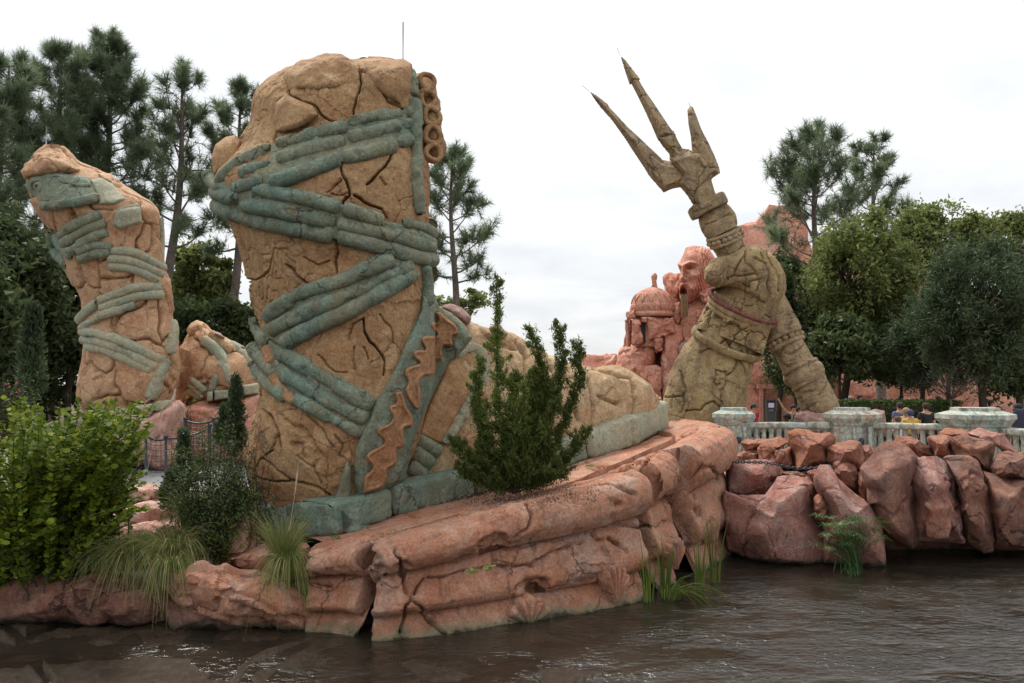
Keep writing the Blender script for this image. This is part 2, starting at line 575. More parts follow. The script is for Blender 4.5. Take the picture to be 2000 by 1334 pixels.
def leaf_mat(name, c1, c2, c3=None, rough=0.55, trans=0.25, patch=0.35):
    m, nt, b = _mat(name)
    g = nt.nodes.new('ShaderNodeNewGeometry')
    stops = [(0.0, c1), (0.6, c2), (1.0, c3 or c2)]
    c = _ramp(nt, g.outputs['Random Per Island'], stops)
    if patch:
        f = _ramp(nt, _noise(nt, g.outputs['Position'], 0.7, 4), [(0.35, (1 - patch,) * 3), (0.68, (1 + patch,) * 3)])
        c = _mixc(nt, c, f, 1.0, 'MULTIPLY')
    nt.links.new(c, b.inputs['Base Color'])
    b.inputs['Roughness'].default_value = rough
    b.inputs['Specular IOR Level'].default_value = 0.2
    t = nt.nodes.new('ShaderNodeBsdfTranslucent'); nt.links.new(c, t.inputs['Color'])
    mx = nt.nodes.new('ShaderNodeMixShader'); mx.inputs[0].default_value = trans
    o = [n for n in nt.nodes if n.type == 'OUTPUT_MATERIAL'][0]
    nt.links.new(b.outputs[0], mx.inputs[1]); nt.links.new(t.outputs[0], mx.inputs[2]); nt.links.new(mx.outputs[0], o.inputs['Surface'])
    return m

M = {}
M['tan'] = rock_mat('tan_stone', (0.445, 0.27, 0.135), (0.365, 0.195, 0.095), (0.30, 0.175, 0.09), 0.7, 0.45, streak=0.3, light=(0.55, 0.38, 0.21), dark=(0.17, 0.095, 0.05), hair=1.30)
M['paletan'] = rock_mat('pale_tan_stone', (0.50, 0.36, 0.21), (0.42, 0.26, 0.14), (0.34, 0.31, 0.21), 0.8, 0.5, streak=0.25, dark=(0.22, 0.15, 0.09), hair=1.40)
M['peach'] = rock_mat('peach_stone', (0.50, 0.315, 0.185), (0.43, 0.235, 0.13), (0.58, 0.39, 0.25), 0.9, 0.5, dark=(0.26, 0.12, 0.065), hair=1.60)
M['green'] = rock_mat('green_patina', (0.185, 0.235, 0.175), (0.265, 0.26, 0.17), (0.25, 0.175, 0.10), 1.0, 0.55, light=(0.33, 0.37, 0.28), dark=(0.05, 0.06, 0.04), la=0.7, streak=0.2, hair=1.20)
M['teal'] = rock_mat('teal_patina', (0.16, 0.225, 0.18), (0.245, 0.25, 0.165), (0.25, 0.18, 0.10), 0.9, 0.55, light=(0.30, 0.37, 0.29), dark=(0.045, 0.06, 0.045), la=0.7, streak=0.2, hair=1.20)
M['palegreen'] = rock_mat('pale_green_patina', (0.30, 0.33, 0.25), (0.40, 0.37, 0.25), (0.42, 0.29, 0.17), 1.2, 0.5, dark=(0.13, 0.12, 0.08))
M['orange'] = rock_mat('orange_relief', (0.42, 0.225, 0.115), (0.36, 0.17, 0.085), (0.40, 0.29, 0.16), 1.4, 0.55)
M['salmon'] = rock_mat('salmon_rock', (0.46, 0.22, 0.135), (0.39, 0.165, 0.095), (0.44, 0.315, 0.25), 0.6, 0.55, stain_amt=0.75, algae=(0.19, 0.165, 0.10), light=(0.58, 0.36, 0.26), dark=(0.13, 0.075, 0.06), da=0.75, hair=1.10)
M['bankrock'] = rock_mat('bank_rock', (0.41, 0.165, 0.09), (0.31, 0.125, 0.085), (0.36, 0.22, 0.18), 0.7, 0.8, stain_amt=0.7, streak=0.4, algae=(0.10, 0.085, 0.06), light=(0.54, 0.29, 0.20), dark=(0.12, 0.065, 0.055), hair=1.00)
M['bankrose'] = rock_mat('bank_rose_rock', (0.42, 0.19, 0.145), (0.32, 0.13, 0.10), (0.46, 0.30, 0.26), 0.7, 0.8, stain_amt=0.8, streak=0.3, algae=(0.10, 0.085, 0.06), light=(0.60, 0.40, 0.34), dark=(0.13, 0.07, 0.06), hair=1.00)
M['bankbrown'] = rock_mat('bank_brown_rock', (0.29, 0.13, 0.085), (0.21, 0.098, 0.072), (0.27, 0.18, 0.16), 0.7, 0.8, stain_amt=0.7, streak=0.5, algae=(0.08, 0.07, 0.05), light=(0.45, 0.25, 0.17), dark=(0.085, 0.05, 0.045), hair=1.00)
M['pinkrock'] = rock_mat('pink_pale_rock', (0.55, 0.33, 0.27), (0.46, 0.22, 0.16), (0.62, 0.46, 0.40), 0.8, 0.5, dark=(0.25, 0.14, 0.11))
M['redrock'] = rock_mat('red_rock', (0.58, 0.29, 0.205), (0.50, 0.215, 0.145), (0.62, 0.40, 0.32), 0.30, 0.6, fine=8.0, dark=(0.25, 0.11, 0.08), da=0.5, hair=0.50)
M['olive'] = rock_mat('olive_stone', (0.36, 0.26, 0.125), (0.28, 0.185, 0.09), (0.19, 0.14, 0.09), 0.45, 0.6, streak=0.6, fine=16.0, light=(0.46, 0.37, 0.21), dark=(0.085, 0.062, 0.045), da=0.75, hair=0.75)
M['bronze'] = rock_mat('weathered_trident_stone', (0.38, 0.275, 0.155), (0.30, 0.21, 0.115), (0.24, 0.19, 0.14), 0.6, 0.6, streak=0.5, fine=16.0, light=(0.46, 0.37, 0.24), dark=(0.10, 0.07, 0.05), da=0.7, hair=0.80)
M['maroon'] = rock_mat('maroon_stone', (0.20, 0.07, 0.06), (0.16, 0.06, 0.055), (0.26, 0.14, 0.10), 1.5, 0.4)
M['mauve'] = rock_mat('mauve_stone', (0.34, 0.21, 0.18), (0.28, 0.15, 0.13), (0.40, 0.30, 0.24), 1.5, 0.5)
M['balu'] = rock_mat('verdigris_marble', (0.33, 0.42, 0.38), (0.47, 0.47, 0.39), (0.38, 0.22, 0.15), 1.3, 0.35, stain_amt=0.85, streak=0.7, fine=12.0, light=(0.62, 0.66, 0.60), dark=(0.10, 0.085, 0.07), hair=1.60)
M['darkmetal'] = plain_mat('dark_blue_metal', (0.035, 0.05, 0.065), 0.45, metal=0.4)
M['rod'] = plain_mat('grey_metal_rod', (0.35, 0.36, 0.37), 0.4, metal=0.6)
M['bark'] = rock_mat('bark', (0.17, 0.14, 0.115), (0.12, 0.095, 0.075), (0.22, 0.195, 0.17), 1.5, 0.8, fine=12.0)
M['darkbark'] = rock_mat('dark_bark', (0.05, 0.038, 0.028), (0.035, 0.027, 0.02), (0.07, 0.06, 0.05), 1.5, 0.8, fine=12.0)
# ================================================================== ground and water
def bank_y(X):
    return np.interp(X, [-80, -9, -3.2, -1.6, -1.0, 3.4, 3.9, 12, 80], [9.9, 9.75, 9.35, 9.3, 10.4, 13.6, 13.9, 14.1, 14.3])

def ground_h(X, Y):
    b = bank_y(X)
    w = sstep(b - 0.1, b + 0.5, Y)
    left = 0.42 + 0.45 * sstep(10.5, 15.0, Y)
    right = 0.40 + 0.75 * sstep(13.9, 14.6, Y) * (1 - sstep(16.6, 17.6, Y)) * sstep(3.6, 4.4, X)
    k = sstep(-6, 2, X)
    land = left * (1 - k) + right * k
    land = land + 0.35 * sstep(26, 40, Y) * (1 - k)
    return -0.7 + (land + 0.7) * w

gx = np.unique(np.r_[np.linspace(-14, 14, 101), np.sinh(np.linspace(-6, 6, 41)) * 8])
gy = np.unique(np.r_[np.linspace(4, 22, 85), 22 + np.sinh(np.linspace(0, 5.6, 40)) * 8, 4 - np.sinh(np.linspace(0, 5, 18)) * 6])
GX, GY = np.meshgrid(gx, gy, indexing='ij')
V = np.stack([GX.ravel(), GY.ravel(), np.zeros(GX.size)], -1)
V[:, 2] = ground_h(V[:, 0], V[:, 1]) + 0.04 * fbm(V, 1.1, 4, 3) * (np.abs(V[:, 0]) < 40)
M['soil'] = rock_mat('soil', (0.085, 0.06, 0.04), (0.11, 0.08, 0.055), (0.05, 0.06, 0.03), 1.2, 0.7, stain_amt=0.6)
g = obj('ground', V, grid_faces(len(gx), len(gy)), M['soil']); tag(g, kind='structure')

# water surface: real ripples near the camera
wx = np.unique(np.r_[np.linspace(-6.5, 9.5, 250), np.linspace(-90, 90, 60)])
wy = np.unique(np.r_[np.linspace(5.5, 14.5, 190), np.linspace(-60, 16, 40)])
GX, GY = np.meshgrid(wx, wy, indexing='ij')
V = np.stack([GX.ravel(), GY.ravel(), np.zeros(GX.size)], -1)
q = V * np.array([1.0, 1.9, 1])
flow = sstep(-0.5, 2.5, V[:, 0] + 0.35 * (11 - V[:, 1])) * (0.45 + 0.75 * sstep(-0.2, 0.5, fbm(V, 0.35, 2, 77)))
V[:, 2] = 0.010 * flow * fbm(q, 2.3, 4, 61, 0.62) + 0.0025 * fbm(q, 5, 3, 66)
m, nt, b = _mat('stream_water')
geo = nt.nodes.new('ShaderNodeNewGeometry')
mp = nt.nodes.new('ShaderNodeMapping'); mp.inputs['Scale'].default_value = (1.0, 1.5, 1); mp.inputs['Rotation'].default_value = (0, 0, R(-12))
nt.links.new(geo.outputs['Position'], mp.inputs['Vector'])
cc = _ramp(nt, _noise(nt, geo.outputs['Position'], 0.7, 5), [(0.35, (0.018, 0.0145, 0.010)), (0.65, (0.034, 0.028, 0.020))])
nt.links.new(cc, b.inputs['Base Color'])
b.inputs['Roughness'].default_value = 0.07; b.inputs['IOR'].default_value = 1.55
bp = nt.nodes.new('ShaderNodeBump'); bp.inputs['Strength'].default_value = 0.9; bp.inputs['Distance'].default_value = 0.04
n1 = _noise(nt, mp.outputs[0], 9.0, 4, 0.6, 0.4); n2 = _noise(nt, mp.outputs[0], 1.1, 3)
ml = nt.nodes.new('ShaderNodeMath'); ml.operation = 'MULTIPLY'
nt.links.new(n1, ml.inputs[0]); nt.links.new(_ramp(nt, n2, [(0.38, (0.15,) * 3), (0.6, (1, 1, 1))]), ml.inputs[1])
nt.links.new(ml.outputs[0], bp.inputs['Height']); nt.links.new(bp.outputs[0], b.inputs['Normal'])
M['water'] = m
wtr = obj('water', V, grid_faces(len(wx), len(wy)), M['water']); tag(wtr, kind='structure')

# wet rock shelf just under / through the surface on the left
shelf = [(-40, 1205), (330, 1205), (600, 1225), (720, 1240), (745, 1262), (880, 1290), (1010, 1296), (1180, 1304), (1240, 1312), (1120, 1345), (900, 1400), (-300, 1500), (-300, 1205)]
X, Yp, sd, F, snap = poly_grid(shelf, 5.0)
V = np.array([hit_plane(a, c, 0.0, 0.0) for a, c in zip(X, Yp)])
cr = seg_dist(X + 7 * fbm(V, 2, 3, 5), Yp + 7 * fbm(V, 2, 3, 6), [[(-20, 1200), (40, 1240), (50, 1275), (85, 1310), (100, 1345)], [(60, 1240), (120, 1225), (200, 1215)], [(600, 1255), (550, 1285), (490, 1312), (470, 1345)]])
V[:, 2] = 0.000 + 0.034 * fbm(V, 1.4, 6, 91, 0.6) - 0.10 * np.exp(-(cr / 6) ** 2) + 0.03 * np.exp(-((cr - 14) / 9) ** 2)
V[:, 2] = np.where(snap | (sd < 9), V[:, 2] - 0.10, V[:, 2])
M['wetrock'] = rock_mat('wet_brown_rock', (0.06, 0.04, 0.024), (0.042, 0.028, 0.017), (0.075, 0.058, 0.032), 1.3, 0.6, rough=0.38)
sh = obj('rock_shelf', V, F[:, ::-1], M['wetrock']); tag(sh, kind='structure')

# ================================================================== the standing leg ruin
Z1 = lambda pts: Zm(pts, 2.668, 380, 60)
Z2 = lambda pts: Zm(pts, 2.566, 380, 540)
Z7 = lambda pts: Zm(pts, 3.175, 640, 580)

class Loft:
    """column described by rows (py, x_left, x_right) at distance Yc"""
    def __init__(s, rows, Yc, k=0.92, p=2.3):
        r = np.array(rows, float); s.py, s.xl, s.xr = r.T; s.Yc = Yc; s.k = k; s.p = p
        from_s = resample(r, 400); s.fy = from_s[:, 0]
        def sm(a):
            ker = np.hanning(15); ker /= ker.sum()
            return np.convolve(np.pad(a, 7, mode='edge'), ker, 'valid')
        s.sy = np.linspace(s.py[0], s.py[-1], 400)
        s.sl = sm(np.interp(s.sy, s.py, s.xl)); s.sr = sm(np.interp(s.sy, s.py, s.xr))
    def row(s, y):
        l = np.interp(y, s.sy, s.sl); r = np.interp(y, s.sy, s.sr)
        return (l + r) / 2, (r - l) / 2
    def yc(s, y):
        return s.Yc(y) if callable(s.Yc) else s.Yc + 0 * y
    def depth(s, x, y):
        xc, a = s.row(y)
        u = np.clip(np.abs((x - xc) / a), 0, 1)
        b = a * s.k * s.yc(y) / FPX
        return s.yc(y) - b * (1 - u ** s.p) ** (1 / s.p)
    def back(s, x, y):
        return 2 * s.yc(y) - s.depth(x, y)
    def grid(s, nr, nf, nb):
        y = np.linspace(s.py[0], s.py[-1], nr)
        th = np.r_[np.linspace(math.pi, 0, nf, endpoint=False), np.linspace(0, -math.pi, nb, endpoint=False)]
        c, sn = np.cos(th), np.sin(th)
        c = np.sign(c) * np.abs(c) ** (2 / s.p); sn = np.sign(sn) * np.abs(sn) ** (2 / s.p)
        xc, a = s.row(y)
        b = a * s.k * s.yc(y) / FPX
        X = xc[:, None] + a[:, None] * c; Y = s.yc(y)[:, None] - b[:, None] * sn
        V = P(X, np.broadcast_to(y[:, None], X.shape), Y).reshape(-1, 3)
        return V, grid_faces(nr, nf + nb, False, True)[:, ::-1]

def cap_top(V, F, nv, drop=0.05):
    """close the first ring of a loft"""
    c = V[:nv].mean(0); n0 = len(V)
    r1 = c + (V[:nv] - c) * 0.6 + np.array([0, 0, drop]); r2 = c + (V[:nv] - c) * 0.2 + np.array([0, 0, drop * 1.6])
    V = np.concatenate([V, r1, r2, [c + np.array([0, 0, drop * 1.7])]])
    k = np.arange(nv); k2 = (k + 1) % nv
    Fn = [F, np.stack([k, n0 + k, n0 + k2, k2], -1)[:, ::-1], np.stack([n0 + k, n0 + nv + k, n0 + nv + k2, n0 + k2], -1)[:, ::-1]]
    tri = np.stack([n0 + nv + k, np.full(nv, n0 + 2 * nv), n0 + nv + k2, n0 + nv + k2], -1)[:, ::-1]
    return V, np.concatenate(Fn + [tri])

def clean(me):
    me.validate(clean_customdata=False)

leg = Loft([(112, 670, 700), (114, 640, 735), (116, 605, 770), (126, 565, 800), (138, 545, 808), (150, 526, 812), (162, 512, 815), (184, 496, 818), (210, 493, 822), (240, 490, 828), (270, 477, 832),
            (300, 452, 836), (340, 420, 840), (380, 423, 841), (408, 431, 841), (435, 455, 842), (491, 474, 842), (558, 489, 843), (610, 502, 848), (650, 505, 850),
            (700, 508, 850), (750, 506, 846), (797, 495, 838), (871, 479, 822), (910, 477, 810), (949, 484, 798), (976, 494, 788), (1015, 503, 775)], 12.0)
LEG_CR = ([Z1(c) for c in (
    [(470, 230), (475, 320), (530, 350), (620, 380), (650, 430), (720, 465), (790, 485)],
    [(470, 320), (420, 370), (410, 430), (415, 520), (420, 600), (410, 680), (370, 770), (320, 830)],
    [(855, 190), (870, 280), (840, 340), (825, 420), (825, 480), (790, 485)],
    [(860, 205), (930, 240), (970, 310), (1010, 370), (1080, 410), (1130, 420)],
    [(790, 485), (800, 520), (785, 600), (760, 680), (765, 740), (800, 800), (805, 850), (770, 890), (760, 930), (735, 980), (730, 1080), (740, 1150), (730, 1210), (735, 1260)],
    [(1080, 470), (1060, 560), (1020, 660), (960, 740), (900, 790)],
    [(400, 1160), (385, 1240), (330, 1290), (290, 1300)], [(470, 1220), (520, 1270), (580, 1320)],
    [(250, 1180), (275, 1280), (290, 1334)], [(830, 850), (900, 900), (990, 930), (1010, 980)])]
    + [Z2(c) for c in (
    [(850, 210), (855, 280), (880, 330), (930, 380), (950, 430), (945, 500)],
    [(310, 560), (320, 650), (300, 760), (300, 870), (300, 980)], [(325, 655), (370, 690), (410, 760), (435, 850)],
    [(300, 960), (345, 900), (390, 870), (415, 790)], [(345, 910), (400, 960), (480, 1020)],
    [(240, 970), (270, 980), (340, 1020), (430, 1030), (540, 1030), (620, 1060), (690, 1120)],
    )])
LEG_FINE = [Z1(c) for c in ([(760, 770), (700, 820), (680, 840)], [(700, 840), (760, 850), (800, 835)], [(975, 760), (1005, 800)], [(640, 560), (700, 600)], [(560, 1180), (640, 1220), (700, 1200)])] + [Z2(c) for c in ([(800, 350), (795, 420), (805, 470)], [(850, 350), (870, 415)], [(700, 790), (740, 840), (730, 900)], [(930, 190), (985, 250), (1000, 330)], [(620, 400), (700, 470), (760, 480)], [(560, 700), (640, 760), (700, 860)], [(520, 900), (600, 960), (640, 1040)], [(850, 210), (790, 240), (770, 320)])]
LEG_WIDE = [Z2(c) for c in ([(400, 680), (470, 730), (560, 800), (610, 860), (625, 910), (600, 960)], [(500, 850), (540, 870), (560, 900)])]
V, F = leg.grid(540, 296, 40)
nU, nV = 540, 336
px, py = proj(V)
front = V[:, 1] < 12.05
wob = np.stack([fbm(V, 6, 3, 40), fbm(V, 6, 3, 44)], -1) * 2.6
d = np.where(front, seg_dist(px + wob[:, 0], py + wob[:, 1], LEG_CR), 99)
dw = np.where(front, seg_dist(px + wob[:, 0] * 2, py + wob[:, 1] * 2, LEG_WIDE), 99)
df = np.where(front, seg_dist(px + wob[:, 0], py + wob[:, 1], LEG_FINE), 99)
# back and unseen side: a few natural cracks
f1, f2, cid = voro(V * 0.55 + 0.2 * np.stack([fbm(V, 1.2, 3, 50 + k) for k in range(3)], -1), 7)
db = np.where(front, 99, (f2 - f1) * 60)
dd = np.minimum(d, db)
mask = (dd < 1.8).reshape(nU, nV)
fm = mask[:-1] | mask[1:]
fm = fm | np.roll(mask, -1, 1)[:-1]
lab = merge_labels(label_grid(fm), 900)
N = vnormals(V, F)
vl = np.concatenate([lab, lab[-1:]]).ravel()
off = (_hash(vl, vl * 5, vl * 11, 3) - 0.5) * 0.03
h = 0.06 * fbm(V, 0.7, 2, 11) + 0.012 * fbm(V, 3.2, 4, 12) + 0.004 * fbm(V, 14, 3, 13) + off
h -= 0.07 * np.exp(-(df / 1.3) ** 2)
h -= 0.24 * np.exp(-(dd / (1.25 + 0.7 * sstep(-0.3, 0.6, fbm(V, 1.7, 2, 90)))) ** 2) + 0.06 * np.exp(-(dw / 5) ** 2)
# eroded, flaking hollows
er = fbm(V, 1.5, 3, 19)
fl = fbm(V * np.array([1, 1, 0.6]), 1.4, 6, 29, 0.6)
h -= 0.012 * sstep(0.34, 0.42, fl) + 0.016 * sstep(0.60, 0.68, fl) - 0.010 * sstep(-0.50, -0.56, fl)
h += 0.02 * sstep(0.50, 0.58, fbm(V, 0.9, 5, 39))
fine_cr = voro(V * 1.7 + 0.5 * np.stack([fbm(V, 2.0, 3, 150 + k) for k in range(3)], -1), 17)
h -= 0.03 * np.exp(-((fine_cr[1] - fine_cr[0]) / 0.03) ** 2) * sstep(0.12, 0.3, fbm(V, 0.6, 2, 180))
V = V + N * h[:, None]
LEG = thing('giant_leg_ruin', 'giant tan stone foot and lower leg wrapped in thick green sandal straps', 'statue', (-2.2, 12.0, 0.9))
split_parts('stone_plate', V, F, lab.ravel(), M['tan'], LEG)
# crown of the stump
Vt, Ft = pillow(Z1([(478, 320), (482, 235), (560, 170), (690, 114), (770, 113), (850, 150), (905, 178), (900, 260), (850, 300), (760, 330), (620, 350)]), 11.75, 0.85, 40, [(0, 0.3, 1, 0.8)], amp=0.05, s=4)
obj('crown_slab', Vt, Ft, M['tan'], LEG)
Vt, Ft = pillow(Z1([(860, 190), (940, 172), (1000, 162), (1085, 156), (1125, 180), (1130, 300), (1100, 420), (1010, 370), (900, 300)]), 11.75, 0.8, 34, amp=0.04, s=6)
obj('crown_slab', Vt, Ft, M['tan'], LEG)
Vt, Ft = patch(Z1([(425, 375), (475, 330), (540, 360), (615, 390), (645, 435), (600, 480), (545, 510), (470, 530), (425, 525), (415, 450)]), leg.depth, 0.13, 12, 2.2, amp=0.02, s=3)
obj('stone_plate', Vt, Ft, M['tan'], LEG)
Vt, Ft = pillow(Z1([(88, 660), (108, 592), (160, 550), (215, 540), (242, 575), (250, 650), (230, 740), (180, 780), (95, 750)]), 12.0, 0.45, 26, amp=0.02, s=8)
obj('stone_knob', Vt, Ft, M['tan'], LEG)
# lightning rod
Vt, Ft = sweep(P(np.array([787, 787.3]), np.array([135, 43]), 11.9), 0.009, n=6)
obj('lightning_rod', Vt, Ft, M['rod'], LEG)
# scroll of rings at the right edge
Vt, Ft = pillow(Z1([(1150, 230), (1240, 230), (1255, 290), (1280, 380), (1290, 480), (1297, 560), (1290, 640), (1250, 690), (1200, 690), (1170, 500)]), 12.05, 0.42, 26, amp=0.05, fs=3, s=12)
scr = obj('scroll_edge', Vt, Ft, M['tan'], LEG)
for k, (zx, zy, rr) in enumerate([(1212, 265, 40), (1216, 355, 42), (1236, 445, 44), (1242, 545, 45), (1246, 635, 42)]):
    x, y = Z1([(zx, zy)])[0]
    c = P(x, y, 11.60); rr = rr / 2.668 * 11.7 / FPX
    t = np.linspace(0, 2 * math.pi, 29)[:-1]
    e1 = np.array([0.86, 0.5, 0]); e2 = np.array([0, 0, 1.0])
    ring = c + (np.cos(t)[:, None] * e1 + np.sin(t)[:, None] * e2) * rr * (1 + 0.08 * np.sin(3 * t + k))[:, None]
    ring = np.concatenate([ring, ring[:1]])
    Vt, Ft = sweep(ring, rr * 0.36, n=9, hint=(0.5, -0.86, 0), cap=False)
    obj('scroll_ring', Vt, Ft, M['tan'], scr)

def roll(pts, r, depthf, mat, parent, name='strap_roll', embed=-0.12, s=0, taper=(1, 1), wrapl=None, lump=0.05):
    """rounded strap roll lying on a surface; pts and r in photograph pixels"""
    L = np.linalg.norm(np.diff(np.array(pts), axis=0), axis=1).sum()
    p2 = smooth_path(pts, max(8, int(L / 3.2)))
    dep = depthf(p2[:, 0], p2[:, 1])
    dep = np.convolve(np.pad(dep, 4, mode='edge'), np.ones(9) / 9, 'valid')
    rm = r * 1.17 * dep / FPX
    path = P(p2[:, 0], p2[:, 1], dep - rm * embed)
    m = len(path); t = np.linspace(0, 1, m)
    rad = rm * (1 + lump * fbm(path, 2.2, 3, s + 71))
    e = np.minimum(t, 1 - t) * L / (r * 0.45)
    endp = np.sqrt(np.clip(1 - (1 - np.clip(e, 0, 1)) ** 2, 0.30, 1))
    rad = rad * endp * np.interp(t, [0, 1], taper)
    V, F = sweep(path, rad, n=20, p=2.25)
    Nn = vnormals(V, F[0])
    V = V + Nn * (0.007 * fbm(V, 3.0, 5, s, 0.6) + 0.003 * fbm(V, 18, 2, s) - 0.03 * sstep(0.42, 0.5, fbm(V, 2.4, 3, s + 5)))[:, None]
    return obj(name, V, F, mat, parent)

def legd(x, y): return leg.depth(x, y)
rolls = [  # zoom-1 coordinates, radius in zoom units
    ([(72, 725), (85, 775), (130, 815), (200, 832)], 36, 0), ([(130, 800), (170, 740), (260, 675), (400, 610)], 34, 1),
    ([(430, 605), (600, 548), (795, 502)], 36, 1), ([(805, 492), (950, 450), (1085, 430)], 34, 1), ([(1088, 432), (1130, 430)], 30, 1),
    ([(240, 745), (400, 690)], 32, 0), ([(432, 672), (600, 628), (785, 578)], 35, 1), ([(805, 565), (950, 528), (1072, 500)], 36, 1), ([(1078, 500), (1135, 488)], 33, 1),
    ([(200, 822), (290, 802), (365, 778)], 33, 0), ([(398, 795), (560, 742), (762, 668)], 36, 0), ([(772, 660), (900, 640), (1048, 592)], 36, 1), ([(1056, 588), (1135, 560)], 33, 1),
    ([(104, 835), (160, 858), (245, 872)], 38, 0), ([(112, 905), (180, 942), (300, 985), (400, 1005), (560, 1038), (728, 1068)], 40, 0),
    ([(300, 835), (400, 842), (560, 872), (762, 922)], 36, 0), ([(772, 928), (880, 958), (985, 998)], 34, 1), ([(255, 905), (400, 922), (560, 962), (735, 996)], 40, 0),
    ([(745, 1002), (900, 1040), (1050, 1070), (1170, 1110), (1242, 1132)], 36, 1), ([(745, 1070), (900, 1104), (1050, 1150), (1170, 1186), (1250, 1196)], 37, 0),
    ([(1080, 1000), (1170, 1012), (1245, 1062)], 30, 1), ([(1060, 1052), (1170, 1072), (1248, 1108)], 26, 1)]
for k, (pts, r, mt) in enumerate(rolls):
    roll(Z1(pts), r / 2.668, legd, M['green' if mt else 'teal'], LEG, s=k * 3)
rolls2 = [([(1000, -90), (860, -40), (760, 20), (600, 60), (450, 130), (362, 215)], 38, 0), ([(1090, -62), (960, 5), (800, 85), (640, 152), (500, 205), (385, 275)], 36, 0), ([(1110, -25), (900, 100), (780, 172), (640, 232), (520, 292), (445, 345)], 35, 0),
          ([(305, 195), (300, 240), (330, 300), (380, 330)], 30, 1), ([(420, 372), (520, 428), (640, 500), (760, 570), (892, 652)], 41, 0), ([(432, 470), (540, 540), (650, 612), (760, 672), (868, 712)], 37, 0), ([(505, 605), (640, 680), (740, 738), (828, 785)], 34, 0),
          ([(292, 330), (310, 380), (370, 440), (420, 500)], 36, 1), ([(296, 420), (320, 480), (380, 540), (470, 605)], 34, 1), ([(330, 300), (370, 370), (400, 440)], 22, 2), ([(372, 400), (400, 500), (460, 590), (520, 630)], 24, 2)]
for k, (pts, r, mt) in enumerate(rolls2):
    roll(Z2(pts), r / 2.566, legd, M[('teal', 'green', 'orange')[mt]], LEG, s=100 + k * 3, lump=0.30 if mt == 2 else 0.13)
beds = [Z1([(70, 700), (130, 790), (260, 660), (400, 590), (600, 530), (790, 480), (950, 430), (1140, 405), (1140, 590), (1050, 610), (900, 660), (760, 690), (560, 760), (400, 815), (300, 820), (190, 850), (100, 800)]),
        Z1([(100, 820), (240, 820), (300, 815), (400, 820), (560, 850), (765, 900), (880, 940), (985, 990), (1100, 1010), (1180, 990), (1245, 1050), (1250, 1215), (1170, 1205), (1050, 1175), (900, 1125), (735, 1090), (560, 1060), (400, 1030), (300, 1010), (180, 970), (110, 930)]),
        Z2([(1000, -110), (1110, -40), (1000, 60), (900, 120), (780, 195), (640, 255), (520, 315), (440, 360), (350, 290), (350, 210), (450, 110), (600, 45), (760, 0), (860, -60)]),
        Z2([(330, 290), (420, 345), (520, 400), (640, 470), (760, 540), (895, 630), (880, 730), (830, 810), (740, 760), (640, 705), (505, 630), (400, 560), (320, 500), (300, 380)])]
for k, bd in enumerate(beds):
    Vt, Ft = patch(bd, legd, 0.03, 5, 2.4, sink=0.06, amp=0.02, s=45 + k); obj('strap_bed', Vt, Ft, M['green'], LEG)
# straps going on around the back of the leg
for k, (ya, yb) in enumerate([(352, 500), (378, 540), (400, 440), (640, 470), (690, 500), (720, 530)]):
    t = np.linspace(0, 1, 40)
    y = ya + (yb - ya) * t
    xc, a = leg.row(y)
    x = xc - a * np.cos(t * math.pi)
    path = P(x, y, leg.back(x, y) + 0.02)
    Vt, Ft = sweep(path, 0.105 * (1 + 0.1 * fbm(path, 2, 2, k)), n=12)
    obj('strap_roll', Vt, Ft, M['green'], LEG)
# upright strip near the right edge
roll(Z1([(1122, 205), (1126, 280), (1134, 350)]), 13.5, lambda x, y: leg.depth(x, y) - 0.06, M['green'], LEG, 'edge_strip', s=201, lump=0.06)
roll(Z1([(1140, 362), (1150, 500), (1158, 650), (1162, 800), (1176, 965)]), 13.5, lambda x, y: leg.depth(x, y) - 0.06, M['green'], LEG, 'edge_strip', s=205, lump=0.06)
roll(Z1([(1198, 1225), (1206, 1290), (1212, 1350), (1215, 1430)]), 12, lambda x, y: leg.depth(x, y) - 0.05, M['green'], LEG, 'edge_strip', s=209, lump=0.06)

# ------------------------------------------------------------------ foot of the same statue
FP = np.array([(700, 640, 985), (760, 605, 965), (800, 598, 950), (860, 597, 938), (895, 606, 932), (920, 624, 928), (950, 638, 920), (1010, 658, 902), (1055, 684, 886), (1100, 702, 870), (1145, 714, 852), (1197, 715, 836),
               (1222, 722, 826), (1238, 730, 818), (1262, 740, 808), (1280, 756, 797), (1290, 768, 786)], float)
FYF = lambda x: np.interp(x, [700, 800, 900, 1000, 1100, 1200, 1260, 1292], [11.3, 11.75, 12.3, 12.9, 13.5, 14.4, 15.1, 16.0])
FW = lambda x: np.interp(x, [700, 900, 1100, 1200, 1250, 1292], [1.0, 1.25, 1.25, 1.15, 0.9, 0.35])
def foot_tb(x):
    k = np.hanning(11); k /= k.sum()
    xs = np.linspace(700, 1290, 240)
    t = np.interp(xs, FP[:, 0], FP[:, 1]); b = np.interp(xs, FP[:, 0], FP[:, 2])
    t = np.convolve(np.pad(t, 5, mode='edge'), k, 'valid')
    return np.interp(x, xs, t), np.interp(x, xs, b)
def footd(x, y):
    t, b = foot_tb(x)
    u = np.clip((b - y) / (b - t), 0, 1)
    return FYF(x) + FW(x) * (1 - (1 - u ** 2.2) ** 0.5)
xs = np.linspace(700, 1290, 260); nph = 130
ph = np.linspace(0, math.pi, nph)
XX = np.broadcast_to(xs[:, None], (260, nph))
t, b_ = foot_tb(xs)
u = np.abs(np.sin(ph)) ** (2 / 2.2)
YY = b_[:, None] + (t - b_)[:, None] * u
DD = (FYF(xs) + FW(xs))[:, None] - FW(xs)[:, None] * np.cos(ph)[None]
V = P(XX, YY, DD).reshape(-1, 3); F = grid_faces(260, nph)
N = vnormals(V, F)
